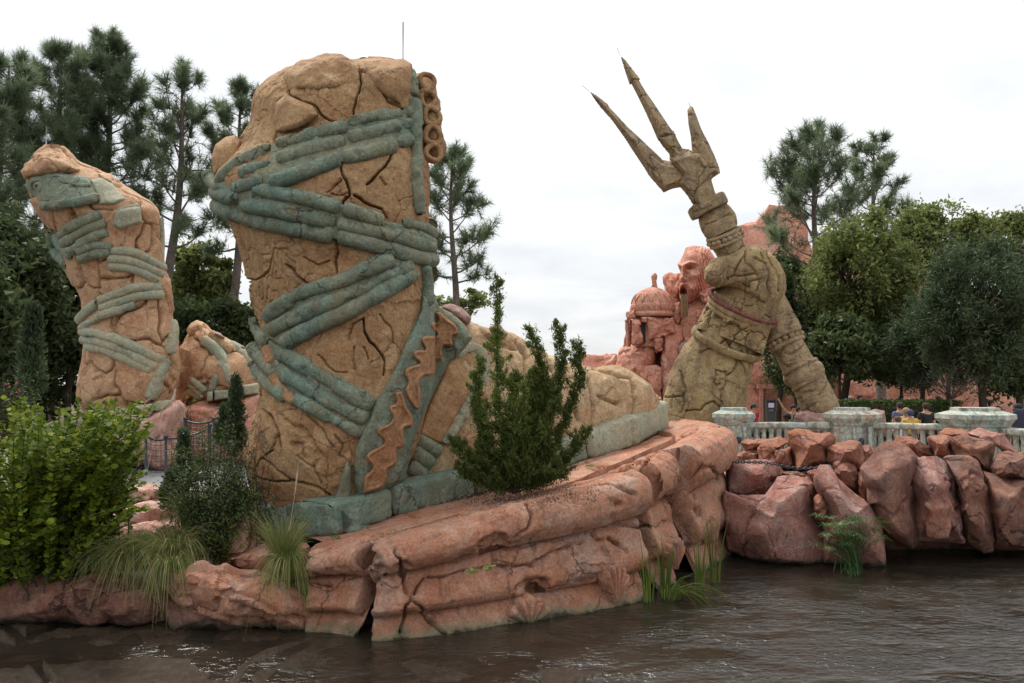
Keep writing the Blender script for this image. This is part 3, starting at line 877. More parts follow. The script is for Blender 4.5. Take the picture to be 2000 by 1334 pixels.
if N[:nph * 240].reshape(-1, nph, 3)[:, 20, 1].mean() > 0: F = F[:, ::-1]; N = -N
px, py = proj(V)
Z3 = lambda pts: Zm(pts, 2.668, 860, 500)
FCR = [Z3(c) for c in ([(800, 575), (860, 600), (930, 630), (990, 640), (1005, 690), (1018, 760), (1010, 830)], [(775, 640), (790, 700), (800, 800), (800, 900)],
                       [(830, 720), (880, 745), (930, 770)], [(1050, 620), (1110, 660), (1140, 720)], [(0, 330), (60, 380), (130, 480), (150, 560)], [(560, 520), (600, 620), (590, 720), (640, 800)], [(640, 545), (700, 640), (690, 760), (720, 860)], [(400, 440), (450, 520), (440, 640)], [(440, 640), (590, 720)], [(600, 620), (700, 640)], [(230, 390), (300, 450), (400, 480)])]
d = np.where(V[:, 1] < (FYF(px) + FW(px)) + 0.3, seg_dist(px + 2 * fbm(V, 5, 3, 3), py + 2 * fbm(V, 5, 3, 8), FCR), 99)
h = 0.05 * fbm(V, 1.0, 4, 23) + 0.012 * fbm(V, 5, 4, 24) - 0.16 * np.exp(-(d / 2.0) ** 2) - 0.03 * np.exp(-(d / 7) ** 2) - 0.02 * sstep(0.3, 0.36, fbm(V, 1.3, 5, 25, 0.6))
V = V + N * h[:, None]
fx = px[F].mean(1)
lab = (fx > 1238 + 3 * np.sin(py[F].mean(1) / 9)).astype(int) + (fx > 1150).astype(int)
for L, nm, mt in ((0, 'instep', 'paletan'), (1, 'toe', 'paletan'), (2, 'toe', 'paletan')):
    f = F[lab == L]; used = np.unique(f); mp_ = np.zeros(len(V), int); mp_[used] = np.arange(len(used))
    obj(nm, V[used], mp_[f], M[mt], LEG)
def smin(a, b, k=0.35):
    hh = np.clip(0.5 + 0.5 * (b - a) / k, 0, 1)
    return b * (1 - hh) + a * hh - k * hh * (1 - hh)
def bothd(x, y):
    fd = np.where(x < 702, 20, footd(x, y))
    return smin(leg.depth(x, np.clip(y, 116, 1015)), fd)
# diagonal decorated band over the ankle
band = Z7([(585, -10), (668, -10), (690, 60), (770, 100), (850, 170), (900, 250), (860, 310), (800, 370), (742, 425), (690, 520), (628, 645), (575, 790), (542, 870), (505, 1000), (482, 1148), (330, 1215), (185, 1262), (160, 1150), (165, 960), (200, 860), (262, 730), (290, 650), (400, 470), (488, 280), (545, 160), (580, 80)])
Vt, Ft = patch(band, bothd, 0.13, 11, 2.2, sink=0.12, amp=0.045, s=31)
bnd = obj('ankle_band', Vt, Ft, M['teal'], LEG)
bandd = lambda x, y: bothd(x, y) - 0.15
S1 = Z7([(665, 95), (700, 90), (740, 130), (800, 170), (820, 230), (770, 245), (780, 310), (710, 300), (718, 400), (670, 390), (672, 480), (640, 490), (600, 490), (565, 530), (580, 600), (575, 700), (540, 700), (500, 640), (475, 580), (500, 530), (470, 480), (480, 440), (540, 420), (575, 410), (530, 380), (530, 340), (560, 325), (610, 330), (575, 280), (590, 240), (640, 240), (680, 240), (640, 190), (645, 155), (690, 150), (670, 110)])
S2 = Z7([(415, 590), (460, 580), (480, 620), (490, 680), (530, 740), (530, 810), (470, 810), (475, 900), (460, 940), (425, 940), (435, 1040), (370, 1070), (375, 1130), (340, 1190), (250, 1215), (210, 1235), (222, 1150), (225, 1110), (290, 1060), (240, 1010), (240, 970), (330, 920), (350, 900), (300, 850), (310, 810), (370, 790), (410, 750), (375, 700), (380, 670), (430, 660), (415, 610)])
def chaikin_closed(pts, it=2):
    p = np.array(pts, float)
    for _ in range(it):
        q = np.roll(p, -1, 0); n = np.empty((len(p) * 2, 2)); n[0::2] = 0.78 * p + 0.22 * q; n[1::2] = 0.22 * p + 0.78 * q; p = n
    return p
for k, S in enumerate((S1, S2)):
    S = chaikin_closed(S)
    X, Yp, sd, F, snap = poly_grid(S, 1.7)
    hh = 0.07 * sstep(0, 4.5, sd) - 0.028 * sstep(5.5, 9, sd)
    hh = np.where(snap, -0.05, hh)
    V = P(X, Yp, bandd(X, Yp) - hh); V[:, 1] += 0.045 * fbm(P(X, Yp, bothd(X, Yp)), 3.0, 4, 31)
    obj('wave_relief', V, F[:, ::-1], M['orange'], bnd)
# tan panel on the side of the foot, framed by a thick green arch
pan = Z7([(840, 340), (900, 345), (940, 400), (930, 470), (900, 560), (850, 660), (790, 760), (740, 850), (700, 912), (640, 890), (572, 850), (600, 740), (640, 640), (700, 520), (745, 430), (800, 365)])
Vt, Ft = patch(pan, lambda x, y: footd(x, y), 0.05, 6, 2.2, sink=0.05, amp=0.035, s=35)
obj('stone_panel', Vt, Ft, M['tan'], LEG)
roll(Z7([(775, 375), (840, 318), (900, 315), (950, 355), (965, 420), (950, 500), (905, 600), (845, 710), (780, 810), (720, 905)]), 11, footd, M['palegreen'], LEG, 'panel_frame', s=301)
for k, pts in enumerate(([(548, 880), (620, 925), (695, 968)], [(525, 955), (590, 1000), (650, 1042)], [(505, 1040), (560, 1080), (605, 1105)])):
    roll(Z7(pts), 13, footd, M['teal'], LEG, s=310 + k)
for poly, mt in (([(900, 600), (990, 570), (1010, 640), (950, 660)], 'orange'), ([(840, 870), (900, 830), (935, 860), (930, 970), (870, 960)], 'orange'), ([(940, 880), (1000, 900), (985, 950), (945, 930)], 'orange')):
    Vt, Ft = patch(Z7(poly), footd, 0.08, 6, 2.5, amp=0.02); obj('wave_relief', Vt, Ft, M[mt], bnd)
Vt, Ft = patch(Z7([(30, 1285), (60, 1190), (105, 1040), (125, 1010), (150, 1060), (145, 1265)]), lambda x, y: leg.depth(x, np.clip(y, 116, 1015)), 0.16, 9, 2.2, sink=0.1, amp=0.03, s=37)
obj('heel_wedge', Vt, Ft, M['green'], LEG)
for poly, mt, T in (([(705, 55), (760, 45), (830, 70), (880, 130), (870, 165), (800, 155), (740, 110)], 'mauve', 0.5), ([(1010, 190), (1060, 180), (1110, 230), (1090, 260), (1030, 240)], 'mauve', 0.4)):
    Vt, Ft = pillow(Z7(poly), 13.2, T, 16, amp=0.03); obj('instep_knot', Vt, Ft, M[mt], LEG)
# sole blocks
PA, PB = 1.312, 0.188
def sole(xa, xb, ya0, yb0, ya1, yb1, nm='sole_block', s=0, dep=0.45):
    """front face from pixel columns xa..xb; tops ya, bottoms yb"""
    n = max(24, int(abs(xb - xa) / 3.5)); xs = np.linspace(xa, xb, n)
    yb = np.linspace(yb0, yb1, n); yt = np.linspace(ya0, ya1, n)
    B = np.array([hit_plane(x, y, PA, PB) for x, y in zip(xs, yb)])
    hgt = (yb - yt) / FPX * B[:, 1] * 1.03 + 0.06
    T = np.gradient(B, axis=0); T /= np.linalg.norm(T, axis=1, keepdims=True)
    perp = np.stack([-T[:, 1], T[:, 0], 0 * T[:, 0]], -1); perp /= np.linalg.norm(perp, axis=1, keepdims=True)
    path = B + perp * dep + np.array([0, 0, 1]) * (hgt / 2 - 0.06)[:, None]
    t = np.linspace(0, 1, n); L = np.linalg.norm(B[-1] - B[0])
    e = np.clip(np.minimum(t, 1 - t) * L / 0.07, 0, 1); e = 0.80 + 0.20 * np.sqrt(1 - (1 - e) ** 2)
    V, F = sweep(path, hgt / 2 * e, dep * e, n=44, p=7.0, hint=perp)
    N = vnormals(V, F[0])
    V = V + N * (0.03 * fbm(V, 1.8, 4, s) + 0.008 * fbm(V, 9, 3, s))[:, None]
    return obj(nm, V, F, M['teal' if xa < 1100 else 'palegreen'], LEG)
sole(487, 658, 982, 1052, 984, 1041, s=1); sole(661, 768, 984, 1040, 956, 1006, s=2); sole(771, 928, 955, 1005, 916, 962, s=3)
sole(931, 1040, 916, 961, 884, 928, s=4); sole(1043, 1150, 883, 927, 848, 893, s=5); sole(1154, 1236, 846, 892, 815, 868, s=6); sole(1239, 1309, 815, 868, 782, 834, s=7, dep=0.6)

# ================================================================== plinth
WL = np.array([(560, 1235), (640, 1232), (700, 1243), (740, 1255), (870, 1238), (1000, 1215), (1100, 1203), (1180, 1190), (1260, 1170), (1300, 1150), (1350, 1128), (1400, 1098), (1425, 1083)], float)
wp = smooth_path(WL, 400, 2)
WXY = np.array([hit_plane(x, y, 0, 0)[:2] for x, y in wp])
# beyond the far corner the wall turns back out of sight
tail = np.array([(3.78, 13.9), (3.9, 15.0), (3.7, 16.6), (3.0, 18.0)])
PROF = np.array([(0.0, -0.14), (0.012, -0.05), (0.04, 0.06), (0.09, 0.13), (0.15, 0.165), (0.21, 0.165), (0.27, 0.12), (0.325, 0.05), (0.335, -0.16), (0.36, -0.12), (0.385, -0.07), (0.45, -0.02), (0.54, -0.01), (0.58, 0.03), (0.63, 0.085), (0.69, 0.10), (0.735, 0.07), (0.775, 0.01), (0.783, -0.12), (0.81, -0.07), (0.85, -0.04), (0.92, 0.0), (0.95, 0.04), (1.0, 0.09), (1.15, 0.13)])
PROF[:, 1] -= 0.06
ZP = lambda pts: Zm(pts, 3.074, 480, 900)
ZQ = lambda pts: Zm(pts, 3.335, 1000, 840)
PCR = ([ZP(c) for c in ([(890, 520), (900, 570), (930, 600), (950, 690), (960, 790), (990, 820), (960, 870), (940, 960), (920, 1010)], [(990, 820), (1040, 870), (1090, 930), (1120, 970), (1200, 1040)],
                        [(1070, 710), (1010, 800)], [(1070, 710), (1200, 690), (1350, 670), (1450, 640), (1600, 630), (1720, 625)], [(680, 490), (760, 465), (870, 440), (980, 410), (1090, 375), (1200, 345), (1330, 320)],
                        [(1680, 270), (1710, 310), (1700, 380), (1690, 420), (1620, 470)], [(500, 530), (440, 550), (350, 580)], [(420, 720), (460, 750), (500, 765)], [(960, 320), (1010, 330), (1030, 355)])]
       + [ZQ(c) for c in ([(670, 600), (760, 615), (830, 635), (885, 630)], [(630, 700), (690, 750), (760, 790)], [(520, 680), (560, 715), (600, 710)], [(700, 370), (760, 395), (800, 420)], [(930, 300), (970, 340), (965, 420)],
                          [(500, 235), (620, 235), (720, 220), (860, 205), (980, 115), (1080, 60), (1200, 0)], [(1040, 130), (1110, 170), (1140, 210)], [(1145, 205), (1200, 240), (1320, 245)], [(1310, 260), (1360, 340)], [(1180, 430), (1190, 500), (1230, 540)], [(540, 350), (640, 350), (740, 385)], [(130, 870), (250, 800), (400, 740), (470, 715)])])
CHIP = [ZP([(1380, 520), (1420, 470), (1500, 420), (1560, 440), (1580, 500), (1500, 540), (1400, 560)]), ZP([(1610, 790), (1680, 700), (1760, 690), (1850, 720), (1800, 780), (1700, 800)]), ZP([(890, 640), (960, 600), (990, 640), (930, 690)]),
        ZP([(700, 540), (770, 530), (820, 590), (850, 680), (740, 710), (700, 640)]), ZQ([(610, 420), (650, 440), (730, 480), (700, 520), (640, 500)]), ZQ([(0, 1040), (100, 940), (250, 960), (240, 1030), (100, 1070)]),
        ZQ([(1170, 510), (1220, 500), (1240, 560), (1200, 570)])]
PLN = thing('carved_plinth', 'cracked salmon rock plinth with rounded cornice and carved shells at the water edge', 'plinth', (0.5, 11.5, 0))
spA, spB = np.array([-3.6, 12.6]), np.array([2.3, 16.6])
def plinth_block(x0, x1, dz=0.0, dout=0.0, tailpts=None, s=0, nm='plinth_block'):
    m = (wp[:, 0] >= x0) & (wp[:, 0] <= x1)
    xy = WXY[m]
    if tailpts is not None: xy = np.concatenate([xy, tailpts])
    L = np.linalg.norm(np.diff(xy, axis=0), axis=1).sum()
    xy = resample(xy, max(24, int(L / 0.021)))
    nn = len(xy)
    T = np.gradient(xy, axis=0); T /= np.linalg.norm(T, axis=1, keepdims=True)
    out = np.stack([T[:, 1], -T[:, 0]], -1)
    ker = np.hanning(min(61, nn // 2 * 2 - 1)); ker /= ker.sum(); kk = len(ker) // 2
    out = np.stack([np.convolve(np.pad(out[:, k], kk, mode='edge'), ker, 'valid') for k in (0, 1)], -1)
    ztop = PA + PB * np.minimum(xy[:, 0], 3.75) + dz
    pr = resample(PROF * np.array([1.5, 1]), 92) / np.array([1.5, 1])
    tt, oo = pr[:, 0], pr[:, 1] + dout
    front_ = np.zeros((nn, len(tt), 3))
    front_[:, :, :2] = xy[:, None] + out[:, None] * oo[None, :, None]
    front_[:, :, 2] = ztop[:, None] * (1 - tt)[None]
    # top surface, back to the spine under the statue
    w = np.linspace(0, 1, 26)[1:] ** 1.2
    sp = xy - out * 0.95
    edge = front_[:, 0]
    top = np.zeros((nn, len(w), 3))
    top[:, :, :2] = edge[:, None, :2] + (sp[:, None] - edge[:, None, :2]) * w[None, :, None]
    top[:, :, 2] = PA + PB * np.minimum(top[:, :, 0], 3.75) + dz * (1 - w ** 2)[None] - 0.12 * w[None] ** 3
    G = np.concatenate([top[:, ::-1], front_], 1)
    # broken ends
    inn = []
    for e, sgn in ((0, 1), (nn - 1, -1)):
        cen = np.array([*(xy[e] - out[e] * 0.45), ztop[e] * 0.45])
        for k in (0.10, 0.35, 0.98):
            c = G[e].copy()
            c += (cen - c) * k
            c[:, :2] -= T[e] * sgn * (0.06 * k - 0.10 * k * k)
            inn.append(c)
    G = np.concatenate([np.array(inn[:3])[::-1], G, np.array(inn[3:])], 0)
    nu, nv = G.shape[:2]
    V = G.reshape(-1, 3); F = grid_faces(nu, nv)[:, ::-1]
    N = vnormals(V, F)
    fr = (N.reshape(nu, nv, 3)[nu // 2, len(w) + 30] @ np.array([*out[nn // 2], 0]))
    if fr < 0: F = F[:, ::-1]; N = -N
    px, py = proj(V)
    d = seg_dist(px + 3 * fbm(V, 5, 3, 3), py + 3 * fbm(V, 5, 3, 8), PCR)
    h = 0.022 * fbm(V, 0.7, 2, s + 1) + 0.008 * fbm(V, 4, 4, s + 2) + 0.005 * fbm(V, 16, 3, s + 3) - 0.16 * np.exp(-(d / 1.9) ** 2)
    flk = fbm(V, 1.6, 6, s + 6, 0.62)
    h -= 0.009 * sstep(0.30, 0.38, flk) + 0.016 * sstep(0.62, 0.7, flk)
    for C in CHIP:
        sd, _, _ = poly_sd(px, py, C)
        h -= 0.085 * sstep(-1.5, 5, sd + 3.0 * fbm(V, 9, 3, 5)) * (1 - 0.4 * fbm(V, 7, 3, 15))
    h -= 0.03 * sstep(0.55, 0.7, fbm(V, 1.7, 4, s + 8)) * (V[:, 2] < 0.75 * (PA + PB * V[:, 0]))
    V = V + N * h[:, None]
    return obj(nm, V, F, M['salmon'], PLN)
plinth_block(596, 694, dz=0.02, s=5)
plinth_block(724, 1264, s=15)
plinth_block(1290, 1330, dz=0.07, dout=-0.06, s=25)
plinth_block(1360, 1426, dz=0.06, dout=0.02, tailpts=tail, s=35)
# dark core seen through the gaps
core = []
cx = resample(np.concatenate([WXY[(wp[:, 0] > 620)], tail]), 60)
Tt = np.gradient(cx, axis=0); Tt /= np.linalg.norm(Tt, axis=1, keepdims=True)
inn = cx - np.stack([Tt[:, 1], -Tt[:, 0]], -1) * 0.95
zt = (PA + PB * np.minimum(cx[:, 0], 3.75)) - 0.12
sp = spA + (spB - spA) * np.clip((cx[:, 0:1] + 2.2) / 5.6, 0, 1)
G = np.stack([np.c_[inn, zt], np.c_[inn, 0 * zt - 0.4]], 1)
obj('plinth_core', G.reshape(-1, 3), grid_faces(60, 2), M['salmon'], PLN)
cx2 = resample(cx, 260); Tt = np.gradient(cx2, axis=0); Tt /= np.linalg.norm(Tt, axis=1, keepdims=True)
inn = cx2 - np.stack([Tt[:, 1], -Tt[:, 0]], -1) * 0.40
sp = spA + (spB - spA) * np.clip((cx2[:, 0:1] + 2.2) / 5.6, 0, 1)
w = np.linspace(0, 1, 120)
G = np.zeros((260, 120, 3)); G[:, :, :2] = inn[:, None] + (sp - inn)[:, None] * w[None, :, None]
G[:, :, 2] = PA + PB * np.minimum(G[:, :, 0], 3.75) - 0.035 * (1 + np.exp(-w * 20))
V = G.reshape(-1, 3); px, py = proj(V)
d = seg_dist(px + 3 * fbm(V, 5, 3, 3), py + 3 * fbm(V, 5, 3, 8), PCR)
V[:, 2] += 0.03 * fbm(V, 1.5, 5, 81) - 0.09 * np.exp(-(d / 2.2) ** 2)
obj('plinth_top', V, grid_faces(260, 120), M['salmon'], PLN)
# carved shells
def shell(ax, ay, rx, ry, tilt, spread=64):
    k = np.argmin(np.abs(wp[:, 0] - ax))
    xy = WXY[k]; Y0 = xy[1]
    T = WXY[min(k + 6, 399)] - WXY[max(k - 6, 0)]; T /= np.linalg.norm(T); n3 = np.array([T[1], -T[0], 0]); T3 = np.array([T[0], T[1], 0])
    A = P(ax, ay, Y0)
    na, nr = 90, 16
    a = np.linspace(-R(spread), R(spread), na)[:, None]; r = np.linspace(0.03, 1, nr)[None]
    rib = np.abs(np.cos(a * 7.5 * 64 / spread)) ** 0.8
    hh = 0.10 * np.sqrt(np.clip(1 - (r * 0.96) ** 4, 0, 1)) * (0.4 + 0.6 * np.cos(a * 1.2)) + 0.075 * rib * r - 0.03
    hh[:, -1] = -0.14; hh[0] = -0.14; hh[-1] = -0.14
    sx = rx / FPX * Y0 / max(0.35, abs(T[0])); sy = ry / FPX * Y0
    R_ = r * (1 + 0.05 * rib)
    V = A + T3 * (np.sin(a + tilt) * R_ * sx)[..., None] + np.array([0, 0, 1.0]) * (np.cos(a + tilt) * R_ * sy)[..., None] + n3 * (hh + 0.03)[..., None]
    V = V.reshape(-1, 3)
    F = grid_faces(na, nr)
    N = vnormals(V, F)
    if (N @ n3).mean() < 0: F = F[:, ::-1]
    obj('carved_shell', V, F, M['salmon'], PLN)
shell(1030, 1222, 44, 58, 0.05, 75); shell(1195, 1178, 34, 76, 0.12, 55); shell(1312, 1112, 22, 62, 0.1, 60); shell(1388, 1064, 12, 62, 0.0, 60)
# ================================================================== second leg, knee-high foot, pedestals, net fence (left, further back)
ZL = lambda pts: Zm(pts, 2.152, 0, 240)
ZK = lambda pts: Zm(pts, 6.67, 320, 600)
YL = 19.0
leg2 = Loft([(284, 92, 118), (290, 80, 128), (300, 70, 138), (314, 56, 152), (335, 46, 205), (352, 48, 232), (375, 52, 262), (393, 60, 296), (412, 72, 314), (454, 98, 316), (482, 107, 316), (528, 128, 318), (565, 150, 330), (584, 160, 332),
             (621, 158, 333), (649, 155, 343), (677, 161, 347), (700, 162, 347), (747, 152, 343), (779, 149, 334), (805, 160, 325)], YL, k=0.85)
L2 = thing('cracked_leg_ruin', 'leaning cracked peach stone leg with pale green straps and scrolled cuff', 'statue', (-9.2, YL, 1.9))
V, F = leg2.grid(260, 150, 40)
def plates(V, F, cs, depth, wd, s, jitter=0.05, amp=0.05, cell_name='stone_plate', mat='peach', parent=None, squash=(1, 1, 1), rnd=0.12):
    q = V * cs * np.array(squash) + 0.22 * np.stack([fbm(V, 1.6 * cs, 3, s + k) for k in range(3)], -1)
    f1, f2, cid = voro(q, s)
    N = vnormals(V, F)
    e = (f2 - f1) / cs
    h = amp * fbm(V, 1.0, 3, s + 4) + 0.012 * fbm(V, 5, 4, s + 5) - depth * np.exp(-(e / wd) ** 2) - rnd * depth * np.exp(-(e / (wd * 4)) ** 2) + jitter * (_hash(cid, cid * 5, cid * 3, 9) - 0.5)
    V2 = V + N * h[:, None]
    fl = cid[F]
    lab = np.where((fl[:, 0] == fl[:, 1]) | (fl[:, 0] == fl[:, 2]), fl[:, 0], fl[:, 3])
    split_parts(cell_name, V2, F, lab, M[mat], parent)
plates(V, F, 0.82, 0.13, 0.045, 140, parent=L2, jitter=0.06)
l2d = lambda x, y: leg2.depth(x, np.clip(y, 284, 805))
# knob on the very top, cuff and scroll
Vt, Ft = pillow(ZL([(92, 205), (120, 160), (150, 120), (205, 95), (255, 108), (300, 150), (350, 200), (300, 230), (200, 235), (110, 235)]), YL - 0.25, 0.8, 26, [(0.2, 0.7, 0.6, 0.8)], amp=0.07, s=14, crack=0.05, cs=1.6)
obj('crown_knob', Vt, Ft, M['peach'], L2)
Vt, Ft = patch(ZL([(100, 262), (130, 225), (200, 205), (300, 215), (370, 225), (400, 265), (418, 310), (350, 330), (250, 345), (185, 362), (150, 330), (120, 290)]), l2d, 0.15, 6, 1.6, sink=0.12, amp=0.03, s=2)
cuff = obj('scrolled_cuff', Vt, Ft, M['teal'], L2)
cufd = lambda x, y: l2d(x, y) - 0.15
t = np.linspace(0, 3.6 * math.pi, 44)
roll([(72 + (1.5 + 1.15 * a) * math.cos(a), 366 + (1.5 + 1.15 * a) * math.sin(a)) for a in t], 2.2, cufd, M['teal'], cuff, 'scroll_curl', s=2)
roll(ZL([(190, 325), (260, 300), (320, 240), (330, 220)]), 3, cufd, M['teal'], cuff, 'scroll_curl', s=3)
roll(ZL([(250, 240), (310, 265), (380, 262)]), 3, cufd, M['teal'], cuff, 'scroll_curl', s=5)
roll(ZL([(175, 350), (240, 348), (330, 332), (418, 312)]), 8, cufd, M['teal'], cuff, 'cuff_rim', s=4)
for k, (poly, mt) in enumerate((([(378, 240), (430, 225), (470, 250), (540, 320), (480, 345), (415, 345), (400, 290)], 'palegreen'), ([(480, 380), (500, 360), (590, 345), (600, 420), (500, 450), (470, 430)], 'palegreen'), ([(410, 210), (470, 212), (475, 255), (430, 240)], 'peach'))):
    Vt, Ft = patch(ZL(poly), l2d, 0.16, 5, 1.6, sink=0.1, amp=0.03, s=k); obj('broken_slab', Vt, Ft, M[mt], L2)
sr = [([(250, 478), (320, 425), (430, 385)], 21), ([(262, 512), (350, 452), (452, 420)], 21), ([(285, 548), (370, 492), (458, 455)], 21), ([(215, 458), (232, 540), (285, 600)], 22), ([(232, 470), (262, 530), (310, 560)], 20),
      ([(325, 545), (400, 512), (480, 520)], 18), ([(330, 575), (400, 548), (470, 545)], 18), ([(490, 372), (590, 352)], 14), ([(490, 402), (592, 378)], 14), ([(482, 432), (595, 405)], 14),
      ([(465, 540), (560, 538), (640, 585), (690, 615)], 17), ([(455, 572), (550, 575), (640, 620), (685, 645)], 17), ([(458, 600), (550, 608), (620, 640), (665, 668)], 16),
      ([(330, 835), (370, 790), (408, 758)], 20), ([(415, 748), (500, 718), (560, 690), (685, 692)], 17), ([(420, 782), (520, 745), (600, 722), (690, 722)], 17), ([(415, 812), (500, 785), (570, 760)], 17), ([(340, 870), (390, 835), (425, 815)], 18),
      ([(338, 878), (440, 888), (560, 938), (682, 1000)], 18), ([(345, 910), (440, 922), (550, 972), (660, 1030)], 18), ([(360, 938), (440, 952), (540, 998), (640, 1045)], 17)]
for k, (pts, r) in enumerate(sr):
    roll(ZL(pts), r / 2.152, l2d, M['teal' if k < 7 else 'palegreen'], L2, s=400 + 3 * k)
roll(ZL([(676, 400), (680, 500), (677, 600)]), 5, l2d, M['palegreen'], L2, 'edge_strip', s=2)
roll(ZL([(690, 640), (700, 720), (710, 800)]), 9, l2d, M['peach'], L2, 'edge_strip', s=3)
roll(ZL([(715, 830), (728, 880), (705, 970)]), 11, l2d, M['palegreen'], L2, 'edge_strip', s=4)
roll(ZL([(700, 985), (672, 1060), (630, 1160)]), 11, l2d, M['palegreen'], L2, 'edge_strip', s=5)
for k, (a, b, yt, yb) in enumerate(((208, 260, 797, 824), (262, 300, 790, 814), (302, 334, 782, 803))):
    Vt, Ft = pillow([(a, yt + 3), (b, yt - 2), (b + 1, yb - 3), (a + 1, yb + 2)], YL - 0.5, 0.8, 12, box=6, amp=0.03, s=k); obj('sole_block', Vt, Ft, M['palegreen'], L2)
Vt, Ft = sweep(P(np.array([90, 90.5]), np.array([290, 246]), YL), 0.014, n=6); obj('lightning_rod', Vt, Ft, M['rod'], L2)

# low foot ruin between the legs
K = thing('low_foot_ruin', 'low cracked peach stone foot fragment with pale green strap arches', 'statue', (-7.2, 20.6, 1.6))
Vp, Fp = pillow(ZK([(90, 1330), (150, 1150), (150, 870), (190, 760), (190, 520), (260, 430), (330, 250), (430, 182), (520, 220), (580, 310), (650, 345), (800, 420), (880, 470), (1000, 520), (1080, 570), (1180, 600), (1320, 700), (1360, 1000), (1330, 1330), (700, 1330)]), 20.8, 1.5, 70, [(0.1, 0.5, 1, 0.85)], amp=0.0, s=3)
plates(Vp, Fp, 1.05, 0.14, 0.045, 240, parent=K, jitter=0.08, amp=0.06)
_kp = np.array(ZK([(90, 1330), (150, 1150), (150, 870), (190, 760), (190, 520), (260, 430), (330, 250), (430, 182), (520, 220), (580, 310), (650, 345), (800, 420), (880, 470), (1000, 520), (1080, 570), (1180, 600), (1320, 700), (1360, 1000), (1330, 1330), (700, 1330)]))
from mathutils.bvhtree import BVHTree
_kb = BVHTree.FromPolygons([Vector(v) for v in Vp], Fp.tolist())
def bvh_depth(bvh, dflt):
    def fn(x, y):
        out = np.full(len(x), dflt)
        e = P(x, y, 1.0) - np.array([0, 0, HCAM])
        for k in range(len(x)):
            h = bvh.ray_cast(Vector((0, 0, HCAM)), Vector(e[k]))
            if h[0] is not None: out[k] = h[0].y
        return out
    return fn
kd = bvh_depth(_kb, 20.6)
for k, (pts, r, mt) in enumerate((([(500, 420), (620, 500), (720, 600), (780, 700), (760, 800)], 60, 'palegreen'), ([(760, 640), (800, 780), (850, 900), (880, 980)], 50, 'palegreen'), ([(580, 350), (720, 450), (860, 560), (900, 600)], 70, 'paletan'), ([(860, 480), (1000, 560), (1100, 640), (1150, 760), (1160, 960)], 55, 'palegreen'),
                                  ([(340, 930), (440, 1000), (560, 1100)], 38, 'palegreen'), ([(320, 1000), (400, 1060), (520, 1160)], 34, 'palegreen'), ([(320, 1080), (420, 1140), (500, 1190)], 32, 'palegreen'), ([(700, 860), (650, 980), (620, 1080)], 40, 'palegreen'))):
    roll(ZK(pts), r / 6.67, kd, M[mt], K, s=500 + k, embed=-0.35)
for k, (poly, T) in enumerate((([(640, 345), (680, 318), (740, 340), (800, 410), (740, 400)], 0.4), ([(980, 505), (1030, 495), (1080, 540), (1040, 545)], 0.3))):
    Vt, Ft = pillow(ZK(poly), 20.2, T, 10, amp=0.02); obj('instep_knot', Vt, Ft, M['mauve'], K)
for k, (a, b, y0, y1) in enumerate(((560, 640, 1100, 1230), (650, 860, 1075, 1210), (870, 1020, 1030, 1180), (1025, 1240, 1000, 1150))):
    Vt, Ft = pillow(ZK([(a, y0 + 8), (b, y0 - 14), (b, y1 - 14), (a, y1 + 6)]), 19.6, 0.5, 12, box=7, amp=0.02, s=k); obj('sole_block', Vt, Ft, M['palegreen'], K)

def rock(name, poly, Y0, T, label, group=None, mat='bankrock', cuts=None, seed=0, n=26, cat='rock', amp=0.035, **kw):
    rg = random.Random(seed)
    if cuts is None:
        cuts = [(rg.uniform(-.3, .3), 0.85, 0.6, rg.uniform(.74, .86)), (rg.uniform(-1, -.5), rg.uniform(-.1, .3), 0.8, rg.uniform(.74, .9)), (rg.uniform(.5, 1), rg.uniform(-.1, .3), 0.8, rg.uniform(.74, .9)), (rg.uniform(-.3, .3), rg.uniform(-.3, .1), 1, rg.uniform(.74, .88)),
                (rg.uniform(-.6, .6), 1, -0.3, .93), (rg.uniform(-.9, .9), rg.uniform(.4, .8), 0.7, rg.uniform(.84, .95)), (rg.uniform(-.9, .9), rg.uniform(-.8, -.3), 0.7, rg.uniform(.84, .95)), (rg.uniform(-1, 1), rg.uniform(-.2, .4), 0.4, .93)]
    poly = np.asarray(poly, float); pc_ = 0.5 * (poly.min(0) + poly.max(0)); poly = pc_ + (poly - pc_) * 1.055
    V, F = pillow(poly, Y0, T, n, cuts, box=kw.pop('box', 3.4), amp=amp, fs=1.4, s=seed, soft=kw.pop('soft', 60), **kw)
    o = obj(name, V, F, M[mat]); o.data.set_sharp_from_angle(angle=R(19))
    # seat the origin at the rock's base
    return tag(o, label, cat, group)

# pedestals of the two left ruins
rock('pink_pedestal', [(205, 838), (232, 812), (300, 795), (345, 786), (357, 796), (357, 850), (352, 905), (318, 918), (285, 905), (240, 910), (205, 900)], 18.6, 1.3, 'broken pale pink stone pedestal under the leaning cracked leg', mat='pinkrock', cat='pedestal', box=6, seed=4, cuts=[(0, 0.9, 0.45, 0.9), (0.9, 0, 0.5, 0.92)], crack=0.06, cs=1.2, amp=0.05)
rock('red_pedestal', [(352, 800), (400, 785), (480, 775), (520, 765), (520, 900), (440, 905), (352, 890)], 20.0, 1.0, 'red rock pedestal under the low foot fragment', mat='redrock', cat='pedestal', box=6, seed=9, cuts=[(0, 0.9, 0.45, 0.9)], crack=0.05, cs=0.9)

# pavement behind the fence
X, Yp, sd, F, snap = poly_grid([(-13, 14.2), (-2.6, 14.6), (-2.4, 19.5), (-6, 24), (-16, 24)], 0.25)
V = np.c_[X, Yp, ground_h(X, Yp) + 0.05]
M['paving'] = plain_mat('pale_concrete', (0.24, 0.24, 0.23), 0.85, 0.12, 3.0, bump=0.1)
tag(obj('pavement', V, F, M['paving']), kind='structure')

